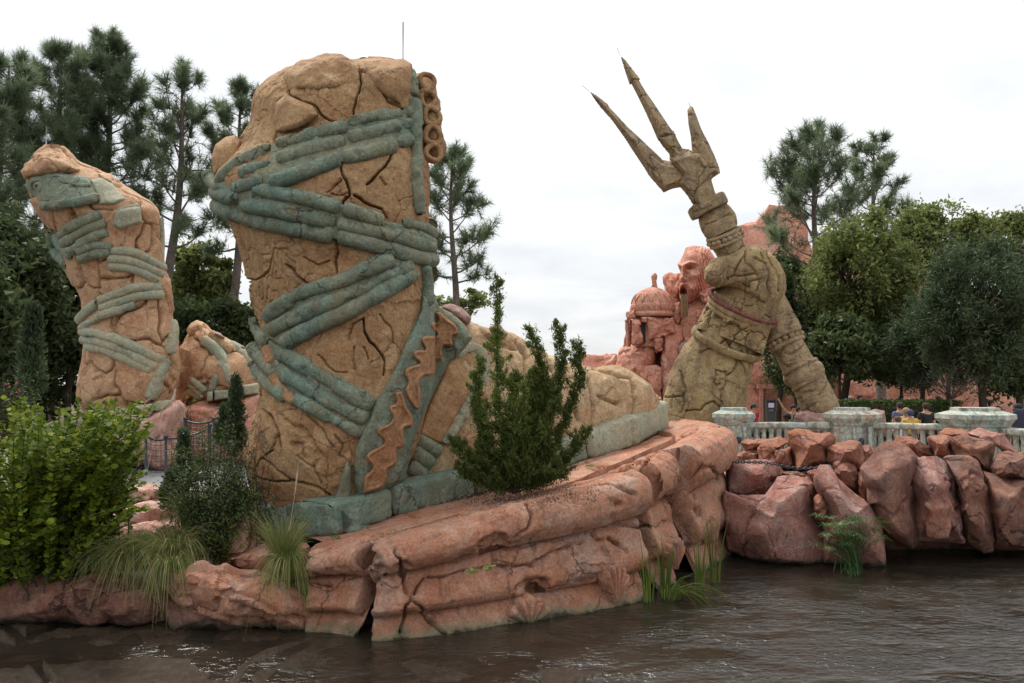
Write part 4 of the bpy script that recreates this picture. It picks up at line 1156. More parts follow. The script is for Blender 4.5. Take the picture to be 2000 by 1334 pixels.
# net fence with rope rail
FN = thing('rope_net_fence', 'low dark net fence with rope rail along the pavement before the pedestals', 'fence', (-7.5, 16.2, 0.9))
posts = [(200, 938, 850), (285, 928, 847), (324, 925, 853), (410, 890, 832), (418, 880, 818), (362, 880, 818)]
tops = []
for (x, yb, yt) in posts:
    Y0 = float((HCAM - 0.93) * FPX / (yb - 752)) if yb > 890 else 17.6
    a, b = P(x, yb + 8, Y0), P(x, yt, Y0)
    Vt, Ft = sweep(np.array([a, a + (b - a) * 0.96, b]), [0.028, 0.028, 0.02], n=8)
    po = obj('post', Vt, Ft, M['darkmetal'], FN)
    Vt, Ft = qsphere(5); obj('post_cap', Vt * 0.045 + b, Ft, M['darkmetal'], po)
    tops.append((a, b))
for i, j in ((0, 1), (1, 2), (2, 3), (4, 5)):
    (a0, b0), (a1, b1) = tops[i], tops[j]
    t = np.linspace(0, 1, 24)[:, None]
    top = b0 + (b1 - b0) * t - np.array([0, 0, 0.06]) * (4 * t * (1 - t)) - np.array([0, 0, .04])
    Vt, Ft = sweep(top, 0.022, n=7); obj('rope_rail', Vt, Ft, M['darkmetal'], FN)
    bot = a0 + (a1 - a0) * t + np.array([0, 0, 0.12])
    wires = []
    Lw = np.linalg.norm(b1 - b0); nw = max(4, int(Lw / 0.11))
    for k in range(1, nw):
        u = k / nw; A = bot[0] + (bot[-1] - bot[0]) * u; B = top[0] + (top[-1] - top[0]) * u - np.array([0, 0, 0.06]) * (4 * u * (1 - u))
        wires.append(sweep(np.array([A, B]), 0.006, n=4, cap=False))
    for k in range(6):
        wires.append(sweep(bot + (top - bot) * (k / 6), 0.006, n=4, cap=False))
    Vt, Ft = join(wires); tag(obj('wire_net', Vt, Ft, M['darkmetal'], FN), kind='stuff')

# rocks of the left bank
lb = [([(-40, 1150), (60, 1128), (150, 1120), (240, 1128), (330, 1150), (345, 1200), (300, 1222), (150, 1218), (-40, 1222)], 9.7, 0.7, 'low flat red rock ledge under the drooping grass', 'bankbrown', 21),
      ([(325, 1125), (345, 1103), (400, 1098), (450, 1108), (520, 1120), (570, 1150), (600, 1190), (600, 1232), (520, 1232), (420, 1205), (350, 1180), (330, 1160)], 9.45, 0.65, 'rounded cracked boulder with ragged underside beside the plinth end', 'salmon', 22),
      ([(330, 1170), (420, 1200), (500, 1225), (500, 1240), (330, 1232)], 9.5, 0.4, 'dark wet rock foot beneath the rounded boulder', 'bankbrown', 23),
      ([(425, 1020), (470, 985), (500, 985), (500, 1060), (470, 1110), (430, 1100), (420, 1060)], 10.6, 0.6, 'pink sloping rock against the left end of the sole blocks', 'salmon', 24),
      ([(440, 1090), (520, 1060), (600, 1065), (610, 1120), (560, 1140), (460, 1110)], 10.1, 0.5, 'smooth salmon rock between boulder and plinth', 'salmon', 25),
      ([(225, 1005), (270, 985), (340, 970), (370, 985), (350, 1020), (280, 1035), (230, 1030)], 12.6, 0.6, 'flat pink paving rock beside the small conifers', 'pinkrock', 26),
      ([(245, 1035), (300, 1020), (380, 1010), (400, 1030), (360, 1060), (270, 1070), (230, 1060)], 11.6, 0.6, 'flat mauve rock step above the drooping grass', 'pinkrock', 27),
      ([(255, 955), (285, 948), (320, 952), (310, 975), (265, 980)], 13.6, 0.5, 'small pale pink stone at the foot of the net fence', 'pinkrock', 28),
      ([(0, 1105), (60, 1095), (120, 1110), (160, 1130), (100, 1150), (0, 1150)], 10.2, 0.6, 'shaded reddish rock under the big leafy shrub', 'bankbrown', 29)]
for poly, Y0, T, lbl, mt, sd_ in lb:
    big = sd_ in (21, 22)
    rock('bank_rock', poly, Y0, T, lbl, mat=mt, seed=sd_, n=34 if big else 20, crack=0.06 if big else 0.03, cs=1.3, amp=0.05, box=2.6)
# ================================================================== arm with trident
ZT = lambda pts: Zm(pts, 3.3333, 1100, 80)
ZA = lambda pts: Zm(pts, 3.51, 1280, 460)
YT = 24.0
AR = thing('stone_arm_fist', 'huge olive stone forearm with banded bracer and closed fist gripping the trident', 'statue', P(1370, 840, YT))
def arm_sweep(pts, Yc, n=48, p=2.2, k=1.0, m=None):
    """pts: (px,py,halfwidth px)"""
    q = smooth_path(np.array(pts, float), m or 120, 2)
    path = P(q[:, 0], q[:, 1], Yc)
    r = q[:, 2] * Yc / FPX
    return sweep(path, r, r * k, n=n, p=p)
V, Ff = arm_sweep([(1362, 880, 84), (1366, 840, 82), (1374, 795, 80), (1381, 760, 78), (1392, 728, 76), (1405, 700, 70), (1420, 672, 63), (1437, 632, 61), (1452, 598, 62), (1462, 575, 58)], YT, 180, m=210, k=0.9)
F = Ff[0]; V = V[:-2]
N = vnormals(V, F)
ACR = [ZA(c) for c in ([(480, 690), (520, 750), (575, 810), (580, 880), (540, 940), (495, 965), (490, 1020), (460, 1060), (460, 1180), (440, 1290)], [(420, 920), (470, 935), (495, 930), (495, 965)], [(420, 920), (425, 960), (400, 1000), (420, 1025), (440, 1010)],
                       [(160, 930), (180, 1000), (205, 1050), (185, 1080), (190, 1150), (165, 1210)], [(205, 1050), (190, 1090), (100, 1110)], [(460, 1180), (400, 1140), (340, 1160), (310, 1200), (200, 1200)], [(600, 850), (630, 920), (640, 970)], [(600, 820), (610, 790), (640, 850), (600, 850)],
                       [(300, 800), (400, 760), (480, 700)], [(540, 690), (520, 750)], [(0, 1115), (100, 1110), (100, 1180)])]
px, py = proj(V); d = np.where(V[:, 1] < YT, seg_dist(px + 2 * fbm(V, 2.5, 3, 3), py + 2 * fbm(V, 2.5, 3, 8), ACR), 99)
h = 0.07 * fbm(V, 0.6, 3, 61) + 0.02 * fbm(V, 2.5, 4, 62) - 0.17 * np.exp(-(d / 1.2) ** 2) - 0.025 * sstep(0.3, 0.35, fbm(V, 0.9, 5, 63, 0.6))
obj('forearm', V + N * h[:, None], F, M['olive'], AR)
# bracer: wide cuff with pieces, lips above and below
def axis_pt(t):
    q = smooth_path(np.array([(1420, 672, 66), (1437, 632, 63), (1452, 598, 65)], float), 50, 1)
    i = t * 49
    return np.array([np.interp(i, np.arange(50), q[:, k]) for k in range(3)])
tt = np.linspace(0.02, 0.98, 70)
q = np.array([axis_pt(t) for t in tt])
V, F = sweep(P(q[:, 0], q[:, 1], YT), (q[:, 2] + 2.5) * YT / FPX, (q[:, 2] + 2.5) * YT / FPX * 0.92, n=260, cap=False, hint=(0, 1, 0))
plates(V, F, 1.25, 0.10, 0.022, 640, parent=AR, jitter=0.12, amp=0.04, cell_name='bracer_panel', mat='olive')
def lip(t, extra, r, mat='olive', nm='bracer_lip', beads=0, ex2=0.0, sag=10):
    c = axis_pt(t); T = axis_pt(min(1, t + .05)) - axis_pt(max(0, t - .05)); T = T[:2] / np.linalg.norm(T[:2])
    Nn = np.array([-T[1], T[0]])
    a = np.linspace(0, 2 * math.pi, 97)
    R0 = c[2] + extra
    X = c[0] + Nn[0] * R0 * np.cos(a) - T[0] * sag * np.sin(a) * 0.5; Y = c[1] + Nn[1] * R0 * np.cos(a) - T[1] * sag * np.sin(a) * 0.5
    D = YT - R0 * YT / FPX * 0.95 * np.sin(a)
    ring = P(X, Y, D)
    if not beads:
        rr = r * YT / FPX * (1 + 0.12 * fbm(ring, 1.5, 3, int(t * 100)))
        rad_ = ring - ring[:-1].mean(0)
        V, F = sweep(ring, rr, rr * 0.6, n=14, p=2.6, hint=rad_, cap=False)
        obj(nm, V, F, M[mat], AR)
    else:
        for k in range(beads):
            s0 = ring[int(k * 96 / beads): int((k + 1) * 96 / beads) + 1]
            s0 = resample(s0, 9)
            rr = r * YT / FPX * np.array([.45, .8, .95, 1, 1, 1, .95, .8, .45])
            V, F = sweep(s0, rr, n=10); obj(nm, V, F, M[mat], AR)
lip(0.02, 4, 7, sag=30); lip(0.76, 1.5, 4, sag=30); lip(0.88, 4, 5.5, sag=30); lip(1.0, 6, 5, 'maroon', 'maroon_bead', 24, sag=30)
lip(1.0, -5, 7, sag=12)
# engraved bars on the bracer
for k, (pts) in enumerate(([(555, 450), (490, 600)], [(530, 445), (470, 590)], [(625, 540), (590, 620)], [(440, 440), (390, 560)], [(735, 580), (690, 720)], [(715, 570), (670, 700)])):
    c = ZA(pts); pth = resample(np.array(c), 10)
    dp = np.array([YT - 0.93 * math.sqrt(max(0.05, (64 ** 2 - ((x - 1437) * 0.92 + (y - 635) * 0.39) ** 2))) * YT / FPX for x, y in pth])
    V, F = sweep(P(pth[:, 0], pth[:, 1], dp - 0.03), 0.05, n=8); obj('bracer_bar', V, F, M['olive'], AR)
# fist
fist_poly = ZA([(395, 375), (400, 300), (380, 280), (400, 190), (480, 125), (600, 72), (700, 60), (760, 100), (830, 165), (880, 262), (886, 370), (860, 440), (830, 490), (795, 530), (700, 475), (560, 395), (460, 365)])
V, F = pillow(fist_poly, YT - 0.1, 0.98, 72, [(0.5, 0.3, 1, 0.86)], amp=0.0, s=5, box=2.3)
px, py = proj(V); N = vnormals(V, F)
HCR = [ZA(c) for c in ([(620, 100), (625, 180), (690, 260), (720, 330), (700, 380)], [(680, 160), (760, 200), (775, 260), (770, 330), (790, 400), (770, 470)], [(530, 265), (620, 275), (700, 270)], [(650, 310), (640, 360), (600, 340)], [(650, 310), (720, 300)], [(760, 100), (800, 200), (840, 280), (845, 380)], [(480, 300), (530, 265), (560, 200), (610, 130)], [(720, 120), (740, 190)])]
d = np.where(V[:, 1] < YT, seg_dist(px + 2 * fbm(V, 2.5, 3, 3), py + 2 * fbm(V, 2.5, 3, 8), HCR), 99)
h = 0.09 * fbm(V, 0.8, 3, 65) + 0.02 * fbm(V, 3, 4, 66) - 0.14 * np.exp(-(d / 1.1) ** 2) - 0.04 * np.exp(-(d / 3) ** 2)
obj('fist', V + N * h[:, None], F, M['olive'], AR)
V, F = pillow(ZA([(328, 300), (335, 235), (375, 190), (430, 150), (490, 140), (520, 190), (505, 280), (470, 340), (430, 365), (380, 360), (340, 330)]), YT - 0.55, 0.75, 34, amp=0.05, s=7, box=2.1)
obj('thumb', V, F, M['olive'], AR)
V, F = pillow(ZA([(770, 130), (830, 165), (880, 262), (888, 370), (862, 442), (835, 462), (800, 430), (790, 330), (770, 230)]), YT + 0.05, 0.7, 30, amp=0.05, s=8, box=2.1)
obj('finger', V, F, M['olive'], AR)

TR = thing('stone_trident', 'tall weathered stone three-pronged trident leaning in the fist', 'trident', P(1608, 822, YT))
def tsw(pts, k=0.9, n=40, p=2.4, mat='bronze', nm='shaft', dz=0.0, crack=0.10, cs=0.75, m=90, amp=0.03, s=0):
    V, Ff = arm_sweep(pts, YT + dz, n, p, k, m)
    N = vnormals(V, Ff[0])
    f1, f2, cid = voro(V * cs + 0.2 * np.stack([fbm(V, 1.0, 3, s + j) for j in range(3)], -1), s + 3)
    h = amp * fbm(V, 1.2, 4, s) - crack * np.exp(-(((f2 - f1) / cs) / 0.035) ** 2)
    V = V + N * h[:, None]
    return obj(nm, V, Ff, M[mat], TR)
tsw([(1482, 540, 26), (1512, 605, 30), (1532, 652, 33)], s=1, dz=0.2, nm='shaft')
tsw([(1524, 640, 29), (1552, 700, 31), (1566, 726, 32)], s=2, dz=0.2, nm='shaft')
tsw([(1578, 742, 30), (1590, 770, 32), (1604, 800, 33), (1614, 835, 30)], s=3, dz=0.2, nm='shaft_butt', p=3)
tsw([(1563, 716, 33), (1566, 722, 39), (1572, 734, 40), (1576, 744, 34)], s=4, dz=0.2, nm='shaft_knop', m=40, crack=0.05)
def tring(cx, cy, ax, ay, hw, r, nm='shaft_ring', dz=0.2, beads=0):
    T = np.array([ax, ay], float); T /= np.linalg.norm(T); Nn = np.array([-T[1], T[0]])
    a = np.linspace(0, 2 * math.pi, 65)
    ring = P(cx + Nn[0] * hw * np.cos(a) - T[0] * 4 * np.sin(a), cy + Nn[1] * hw * np.cos(a) - T[1] * 4 * np.sin(a), YT + dz - hw * YT / FPX * 0.9 * np.sin(a))
    if beads:
        for k in range(beads):
            v, f = qsphere(5); c = ring[int(k * 64 / beads)]
            obj('ring_bead', v * r * YT / FPX * np.array([1, 1, .9]) + c, f, M['bronze'], TR)
        return
    V, F = sweep(ring, r * YT / FPX, r * YT / FPX * 0.7, n=10, p=2.6, hint=ring - ring[:-1].mean(0), cap=False); obj(nm, V, F, M['bronze'], TR)
for (cx, cy, hw, r) in ((1531, 655, 33, 4.5), (1538, 672, 34, 4.5), (1563, 716, 35, 4), (1580, 748, 33, 4.5)):
    tring(cx, cy, 0.4, 0.9, hw, r)
tring(1535, 664, 0.4, 0.9, 33, 6, beads=16)
# upper shaft: neck, ball, collar
UP = (-0.36, -0.93)
tsw([(1446, 530, 26), (1428, 490, 27), (1420, 474, 29), (1412, 458, 33)], s=6, m=30, crack=0.03, nm='shaft')
tring(1420, 472, *UP, 34, 3.5, dz=0); tring(1414, 457, *UP, 35, 3.5, dz=0); tring(1417, 465, *UP, 34, 5.5, dz=0, beads=18)
tsw([(1412, 456, 31), (1404, 440, 36), (1396, 424, 35), (1388, 408, 28)], s=7, m=50, nm='shaft_ball', crack=0.08)
tsw([(1387, 414, 35), (1385.5, 411, 38), (1378, 395, 38), (1376.5, 392, 35)], s=8, m=30, nm='collar', k=1, p=3.2, n=28, crack=0.03)
# head
def blade(poly, T, bevel, nm, s=0, yf=None, prof=0.8, amp=0.03):
    V, F = inflate(ZT(poly), YT, T, bevel, 1.6, prof, amp, s, yf)
    N = vnormals(V, F)
    f1, f2, cid = voro(V * 0.9 + 0.2 * np.stack([fbm(V, 1.0, 3, s + j) for j in range(3)], -1), s + 3)
    px, py = proj(V); sd, _, _ = poly_sd(px, py, ZT(poly))
    V = V - N * (0.06 * sstep(0.5, 4, sd) * np.exp(-(((f2 - f1) / 0.9) / 0.03) ** 2))[:, None]
    o = obj(nm, V, F, M['bronze'], TR); o.data.set_sharp_from_angle(angle=R(30)); return o
blade([(880, 1120), (840, 1060), (810, 1010), (770, 960), (735, 935), (760, 870), (700, 800), (690, 760), (740, 740), (820, 710), (900, 720), (960, 790), (985, 870), (965, 905), (985, 975), (1010, 1030), (1000, 1090), (930, 1120)], 0.62, 11, 'fork_body', 1, prof=0.55)
blade([(172, 328), (215, 352), (290, 410), (300, 430), (375, 510), (420, 560), (470, 605), (560, 690), (650, 775), (740, 790), (830, 840), (840, 900), (780, 950), (720, 960), (690, 970), (655, 988), (630, 960), (560, 880), (530, 830), (470, 740), (400, 632), (320, 520), (240, 430), (200, 375)], 0.42, 11, 'prong', 2)
blade([(372, 93), (410, 130), (460, 195), (518, 268), (500, 250), (432, 286), (410, 220), (385, 140)], 0.34, 10, 'prong_tip', 3)
blade([(428, 250), (475, 222), (525, 310), (580, 390), (640, 480), (700, 570), (738, 615), (690, 628), (620, 652), (580, 560), (520, 430), (470, 330)], 0.36, 11, 'prong', 4)
blade([(604, 622), (718, 582), (742, 640), (775, 700), (820, 705), (830, 760), (780, 800), (700, 790), (690, 735), (650, 690)], 0.36, 11, 'prong', 5)
blade([(808, 450), (825, 422), (845, 430), (865, 480), (900, 575), (945, 660), (985, 745), (1015, 820), (1022, 860), (965, 898), (900, 880), (850, 800), (838, 705), (830, 620), (815, 540)], 0.42, 10, 'prong', 6)
for (a, b) in (((172, 330), (125, 290)), ((372, 95), (350, 45)), ((826, 424), (818, 400))):
    c = ZT([a, b]); V, F = sweep(P(np.array([c[0][0], c[1][0]]), np.array([c[0][1], c[1][1]]), YT), 0.008, n=5); obj('lightning_rod', V, F, M['rod'], TR)

# ================================================================== rocks of the right bank
ZR = lambda pts: Zm(pts, 3.226, 1380, 740)
RB = [([(210, 400), (240, 382), (390, 385), (380, 420), (330, 450), (240, 455)], 15.6, 0.6, 'flat low brick-red rock behind the plinth corner'),
      ([(185, 480), (240, 450), (325, 465), (330, 515), (280, 545), (180, 530)], 15.0, 0.6, 'squat red rock beside the plinth above the chain'),
      ([(325, 440), (350, 405), (455, 362), (515, 400), (470, 430), (395, 470), (390, 545), (335, 520)], 15.0, 0.6, 'slanted split red block with pale top face'),
      ([(395, 468), (460, 432), (530, 425), (545, 480), (550, 560), (470, 560), (395, 540)], 14.7, 0.6, 'lower half of the split red block above the chain'),
      ([(515, 400), (530, 345), (570, 328), (650, 330), (720, 352), (770, 350), (805, 375), (800, 410), (770, 450), (760, 545), (730, 570), (560, 585), (540, 500)], 14.6, 0.8, 'tall square red boulder topped by a pale sloping face, tallest against the balustrade'),
      ([(765, 440), (830, 405), (900, 390), (965, 405), (985, 470), (1000, 560), (960, 580), (880, 560), (790, 560), (765, 520)], 14.4, 0.8, 'five-sided red boulder with pale ledge beside the tall square boulder'),
      ([(960, 410), (1020, 420), (1060, 460), (1040, 540), (990, 560), (975, 470)], 14.8, 0.5, 'narrow red rock wedged behind the five-sided boulder'),
      ([(132, 560), (160, 525), (260, 516), (380, 520), (455, 555), (485, 605), (440, 625), (380, 720), (200, 748), (150, 720), (130, 640)], 14.0, 0.8, 'rose red rounded rock at the plinth corner below the chain'),
      ([(130, 720), (200, 745), (370, 735), (440, 620), (520, 612), (630, 625), (690, 680), (705, 760), (700, 850), (740, 1000), (745, 1130), (620, 1150), (440, 1150), (250, 1110), (150, 1060)], 13.2, 0.9, 'large jagged red boulder standing in the water under the chain'),
      ([(700, 640), (730, 575), (790, 570), (820, 640), (880, 690), (950, 740), (1010, 810), (1060, 890), (1080, 930), (1100, 1050), (1112, 1165), (980, 1180), (880, 1160), (750, 1140), (745, 1000), (735, 850), (715, 740)], 12.9, 0.7, 'pale pink sloping slab rock behind the papyrus'),
      ([(780, 580), (800, 530), (860, 505), (905, 500), (945, 560), (955, 600), (970, 740), (880, 690), (820, 640)], 13.9, 0.6, 'small arched rock above the pink slab'),
      ([(960, 600), (990, 575), (1030, 690), (1020, 770), (990, 800), (965, 740)], 13.6, 0.4, 'thin brown rock wedge beside the big tapering boulder'),
      ([(985, 570), (1050, 490), (1090, 420), (1140, 405), (1210, 415), (1260, 440), (1310, 500), (1300, 600), (1310, 760), (1335, 1000), (1290, 1060), (1180, 1010), (1090, 930), (1010, 800), (1025, 690)], 13.2, 0.9, 'big tapering red boulder with two broad front faces behind the fern'),
      ([(1185, 390), (1220, 362), (1290, 365), (1350, 395), (1400, 430), (1430, 490), (1350, 500), (1280, 450), (1200, 420)], 14.6, 0.7, 'pointed red rock with layered pale top before the balusters'),
      ([(1300, 600), (1310, 540), (1360, 500), (1440, 488), (1520, 540), (1560, 600), (1580, 750), (1610, 900), (1615, 1015), (1560, 1005), (1340, 1005), (1320, 850)], 13.1, 0.8, 'tall fluted red boulder with a layered niche in its front'),
      ([(1380, 790), (1420, 755), (1500, 752), (1530, 800), (1535, 900), (1520, 995), (1400, 990), (1380, 880)], 12.5, 0.25, 'layered orange slab set in the fluted boulder'),
      ([(1390, 370), (1430, 355), (1490, 360), (1540, 380), (1562, 460), (1560, 510), (1500, 510), (1430, 480), (1395, 420)], 14.4, 0.7, 'round-cornered red rock with a scooped right side below the third pillar'),
      ([(1475, 345), (1510, 320), (1640, 335), (1700, 370), (1660, 385), (1540, 385), (1490, 360)], 15.2, 0.6, 'long low red rock at the base of the third pillar'),
      ([(1550, 380), (1620, 370), (1740, 385), (1820, 415), (1800, 500), (1790, 585), (1730, 560), (1690, 500), (1560, 500)], 14.1, 0.8, 'wide red boulder with pale flat top beneath the long low rock'),
      ([(1640, 350), (1720, 312), (1800, 330), (1870, 345), (1900, 380), (1960, 470), (1880, 470), (1820, 415), (1740, 380)], 14.9, 0.7, 'peaked red rock with a pale flake on top before the curved rail'),
      ([(1505, 510), (1580, 495), (1660, 500), (1710, 540), (1740, 620), (1780, 760), (1800, 1000), (1800, 1080), (1740, 1085), (1650, 1030), (1615, 900), (1590, 750), (1560, 600)], 13.2, 0.8, 'tall column of brown red rock hanging over the water'),
      ([(1795, 560), (1840, 490), (1900, 460), (2000, 470), (2060, 500), (2060, 660), (1920, 640), (1810, 610)], 13.7, 0.9, 'blocky brown rock with bedding lines above the cracked slab'),
      ([(1740, 590), (1800, 600), (1910, 640), (2060, 650), (2060, 1060), (1900, 1060), (1810, 1050), (1790, 900), (1770, 720)], 13.3, 0.8, 'broad brown slab split into cracked blocks above the water'),
      ([(480, 590), (560, 585), (640, 600), (640, 640), (560, 620), (490, 620)], 13.6, 0.4, 'thin flat red stone lying under the chain'),
      ([(640, 590), (690, 570), (720, 600), (700, 660), (660, 640)], 13.5, 0.3, 'small olive brown stone in the cleft below the chain'),
      ([(690, 760), (715, 735), (740, 800), (735, 880), (700, 870)], 12.7, 0.25, 'small brown chock stone between jagged boulder and pink slab')]
for k, (poly, Y0, T, lbl) in enumerate(RB):
    rock('red_boulder', ZR(poly), Y0, T, lbl, group='red rocks along the right bank', mat=('bankrose' if k in (7, 8, 9, 14, 19) else 'bankbrown' if k in (12, 20, 21, 22, 18) else 'bankrock'), seed=60 + k, n=36 if len(poly) > 11 else 23, crack=0.06 if k in (8, 12, 22, 14, 20) else 0.03, cs=0.75, cw=0.018, amp=0.034)
for k, (x0, w_, yt, yb, Y0, lbl) in enumerate(((2070, 95, 905, 1075, 13.3, 'tall brown rock continuing the bank past the cracked slab'), (2165, 110, 930, 1085, 13.2, 'wide brown rock further along the bank'), (2100, 90, 870, 950, 14.3, 'upper red rock before the end of the rail'), (2215, 100, 870, 960, 14.4, 'last upper red rock of the bank'), (2270, 100, 940, 1085, 13.2, 'last tall brown rock of the bank'))):
    rock('red_boulder', [(x0 - 4, yt + 30), (x0 + w_ * .3, yt), (x0 + w_ * .8, yt + 6), (x0 + w_, yt + 40), (x0 + w_ * .95, yb - 20), (x0 + w_ * .6, yb), (x0 + 8, yb - 10)], Y0, 0.8, lbl, group='red rocks along the right bank', mat='bankbrown' if k != 2 else 'bankrock', seed=160 + k, n=20)
# undercut behind the hanging rocks
V, F = pillow(ZR([(1050, 600), (2300, 600), (2300, 1180), (1050, 1180)]), 14.6, 0.9, 20, box=6, amp=0.1, s=3)
tag(obj('undercut_rock', V, F, M['bankrock']), 'dark undercut rock in shadow beneath the hanging red boulders', 'rock')
# chain
CH = thing('rock_chain', 'dark sagging chain strung between the red rocks above the water', 'chain', P(1500, 905, 13.6))
pc = smooth_path(ZR([(130, 525), (250, 522), (400, 528), (520, 560), (640, 568), (780, 550)]), 37, 2)
cpth = P(pc[:, 0], pc[:, 1], 13.35)
for k in range(36):
    a, b = cpth[k], cpth[k + 1]; c = (a + b) / 2; t = (b - a); L = np.linalg.norm(t); t /= L
    side = np.array([0, 0, 1.0]) if k % 2 else np.array([0, -1.0, 0])
    an = np.linspace(0, 2 * math.pi, 9)
    ring = c + np.cos(an)[:, None] * t * L * 0.72 + np.sin(an)[:, None] * side * 0.022
    V, F = sweep(ring, 0.009, n=4, hint=np.cross(t, side), cap=False); obj('chain_link', V, F, M['darkmetal'], CH)

# ================================================================== balustrade
def box_v(x0, x1, y0, y1, z0, z1):
    V = np.array([(x, y, z) for x in (x0, x1) for y in (y0, y1) for z in (z0, z1)], float)
    return V, np.array([(0, 1, 3, 2), (4, 6, 7, 5), (0, 4, 5, 1), (2, 3, 7, 6), (0, 2, 6, 4), (1, 5, 7, 3)])
BL = thing('stone_balustrade', 'verdigris marbled stone balustrade rail with close-set balusters between wide capped pillars', 'balustrade', (7.5, 20, 0.4))
def sq_lathe(c, prof, ang, mat, nm, parent, nseg=8, flat=R(22.5)):
    n = nseg; a = np.arange(n) * 2 * math.pi / n + flat + ang
    rings = [np.stack([c[0] + r / math.cos(math.pi / n) * np.cos(a), c[1] + r / math.cos(math.pi / n) * np.sin(a), np.full(n, z)], -1) for r, z in prof]
    V = np.concatenate(rings + [[[c[0], c[1], prof[-1][1]]]])
    F = grid_faces(len(prof), n, False, True)
    k = np.arange(n)
    tri = np.stack([(len(prof) - 1) * n + k, (len(prof) - 1) * n + (k + 1) % n, np.full(n, len(prof) * n)], -1)
    return obj(nm, V, [F, tri], mat, parent, smooth=False)
pil = [(1433, 20.6, 1.00, 0), (1664, 20.0, 1.28, 0), (1905, 18.6, 1.55, 0)]
pc3 = []
for (x, Y0, W, a) in pil:
    c = P(x, 830, Y0); zt = P(x, 796, Y0)[2]
    hw = W / 2 * (20.0 / 20)
    pr = sq_lathe(c, [(hw * .90, 0.35), (hw * .90, 0.78), (hw * .80, 0.86), (hw * .79, zt - 0.43), (hw * .84, zt - 0.42), (hw * .87, zt - 0.37), (hw * .985, zt - 0.26), (hw, zt - 0.25), (hw * .99, zt - 0.15), (hw * .66, zt - 0.075), (hw * .62, zt - 0.07), (hw * .61, zt)], 0, M['balu'], 'pillar', BL)
    # recessed panel with a dark stud
    f = hw * .79
    V, F = box_v(c[0] - f * .30, c[0] + f * .30, c[1] - f - 0.012, c[1] - f + 0.05, zt - 1.25, zt - 0.48); obj('pillar_panel', V, F, M['balu'], pr, smooth=False)
    for sx in (-1, 1):
        V, F = box_v(c[0] + sx * f * .36 - 0.035, c[0] + sx * f * .36 + 0.035, c[1] - f - 0.09, c[1] - f + 0.05, zt - 1.25, zt - 0.45); obj('panel_frame', V, F, M['balu'], pr, smooth=False)
    v, ff = qsphere(5); obj('panel_stud', v * np.array([.07, .05, .09]) + np.array([c[0], c[1] - f - 0.02, zt - 0.80]), ff, M['darkmetal'], pr)
    pc3.append(c)
pc3.append(P(2090, 840, 17.0))
yr = [(825, 825), (825, 829), (834, 846)]
rails = [(P(1440, 825, 20.6), P(1650, 825, 20.0)), (P(1680, 825, 20.0), P(1880, 829, 18.6)), (P(1930, 832, 18.5), P(2110, 848, 16.6))]
prof_b = np.array([(0.07, 0.0), (0.07, .05), (0.058, .09), (0.074, .22), (0.082, .36), (0.074, .52), (0.06, .66), (0.055, .74), (0.068, .78), (0.072, .95)])
bm = None
for (a, b) in rails:
    L = np.linalg.norm((b - a)[:2]); n = int(L / 0.175)
    d = (b - a) / np.linalg.norm(b - a)
    path = np.array([a + (b - a) * t for t in np.linspace(0, 1, 40)]) - np.array([0, 0, 0.07])
    V, F = sweep(path, 0.075, 0.17, n=14, p=5, hint=np.array([-d[1], d[0], 0]))
    N = vnormals(V, F[0]); V += N * (0.015 * fbm(V, 3, 3, 4))[:, None]
    obj('hand_rail', V, F, M['balu'], BL)
    V, F = sweep(path - np.array([0, 0, 1.03]), 0.09, 0.2, n=14, p=5, hint=np.array([-d[1], d[0], 0])); obj('base_rail', V, F, M['balu'], BL)
    for k in range(n):
        c = a + (b - a) * ((k + .5) / n)
        if bm is None:
            th = np.arange(10) * math.pi / 5
            G = np.stack([prof_b[:, 0:1] * np.cos(th), prof_b[:, 0:1] * np.sin(th), np.broadcast_to(prof_b[:, 1:2], (10, 10))], -1).reshape(-1, 3)
            bm = mesh_np('baluster', G, grid_faces(10, 10, False, True)[:, ::-1], M['balu'])
        o = bpy.data.objects.new('baluster', bm); COL.objects.link(o); o.parent = BL
        o.matrix_parent_inverse = Matrix.Translation(-BL.location); o.location = (c[0], c[1], c[2] - 1.0)
    rng_ = 0

# plaza behind the rail
X, Yp, sd, F, snap = poly_grid([(3.5, 15.6), (40, 15.2), (60, 46), (2, 46)], 0.8)
M['plaza'] = plain_mat('plaza_paving', (0.30, 0.22, 0.18), 0.85, 0.15, 2.0, bump=0.1)
tag(obj('plaza', np.c_[X, Yp, ground_h(X, Yp) + 0.06], F, M['plaza']), kind='structure')
# ================================================================== vegetation
RNG = np.random.default_rng(7)
M['pine'] = leaf_mat('pine_needles', (0.115, 0.165, 0.095), (0.17, 0.225, 0.13), (0.22, 0.26, 0.15), trans=0.55)
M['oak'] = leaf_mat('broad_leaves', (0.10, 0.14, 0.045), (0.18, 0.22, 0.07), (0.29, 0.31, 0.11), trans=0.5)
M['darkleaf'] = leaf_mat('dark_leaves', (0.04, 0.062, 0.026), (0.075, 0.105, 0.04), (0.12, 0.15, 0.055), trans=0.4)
M['conifer'] = leaf_mat('dark_conifer', (0.045, 0.075, 0.04), (0.08, 0.12, 0.06), (0.12, 0.155, 0.07), trans=0.35)
M['juniper'] = leaf_mat('juniper_sprays', (0.065, 0.10, 0.024), (0.12, 0.16, 0.038), (0.20, 0.225, 0.06), trans=0.4)
M['shrub'] = leaf_mat('bright_round_leaves', (0.075, 0.13, 0.012), (0.14, 0.20, 0.016), (0.27, 0.30, 0.03), trans=0.35, rough=0.65)
M['twigleaf'] = leaf_mat('small_grey_green_leaves', (0.05, 0.08, 0.03), (0.085, 0.125, 0.04), (0.15, 0.19, 0.06), trans=0.25)
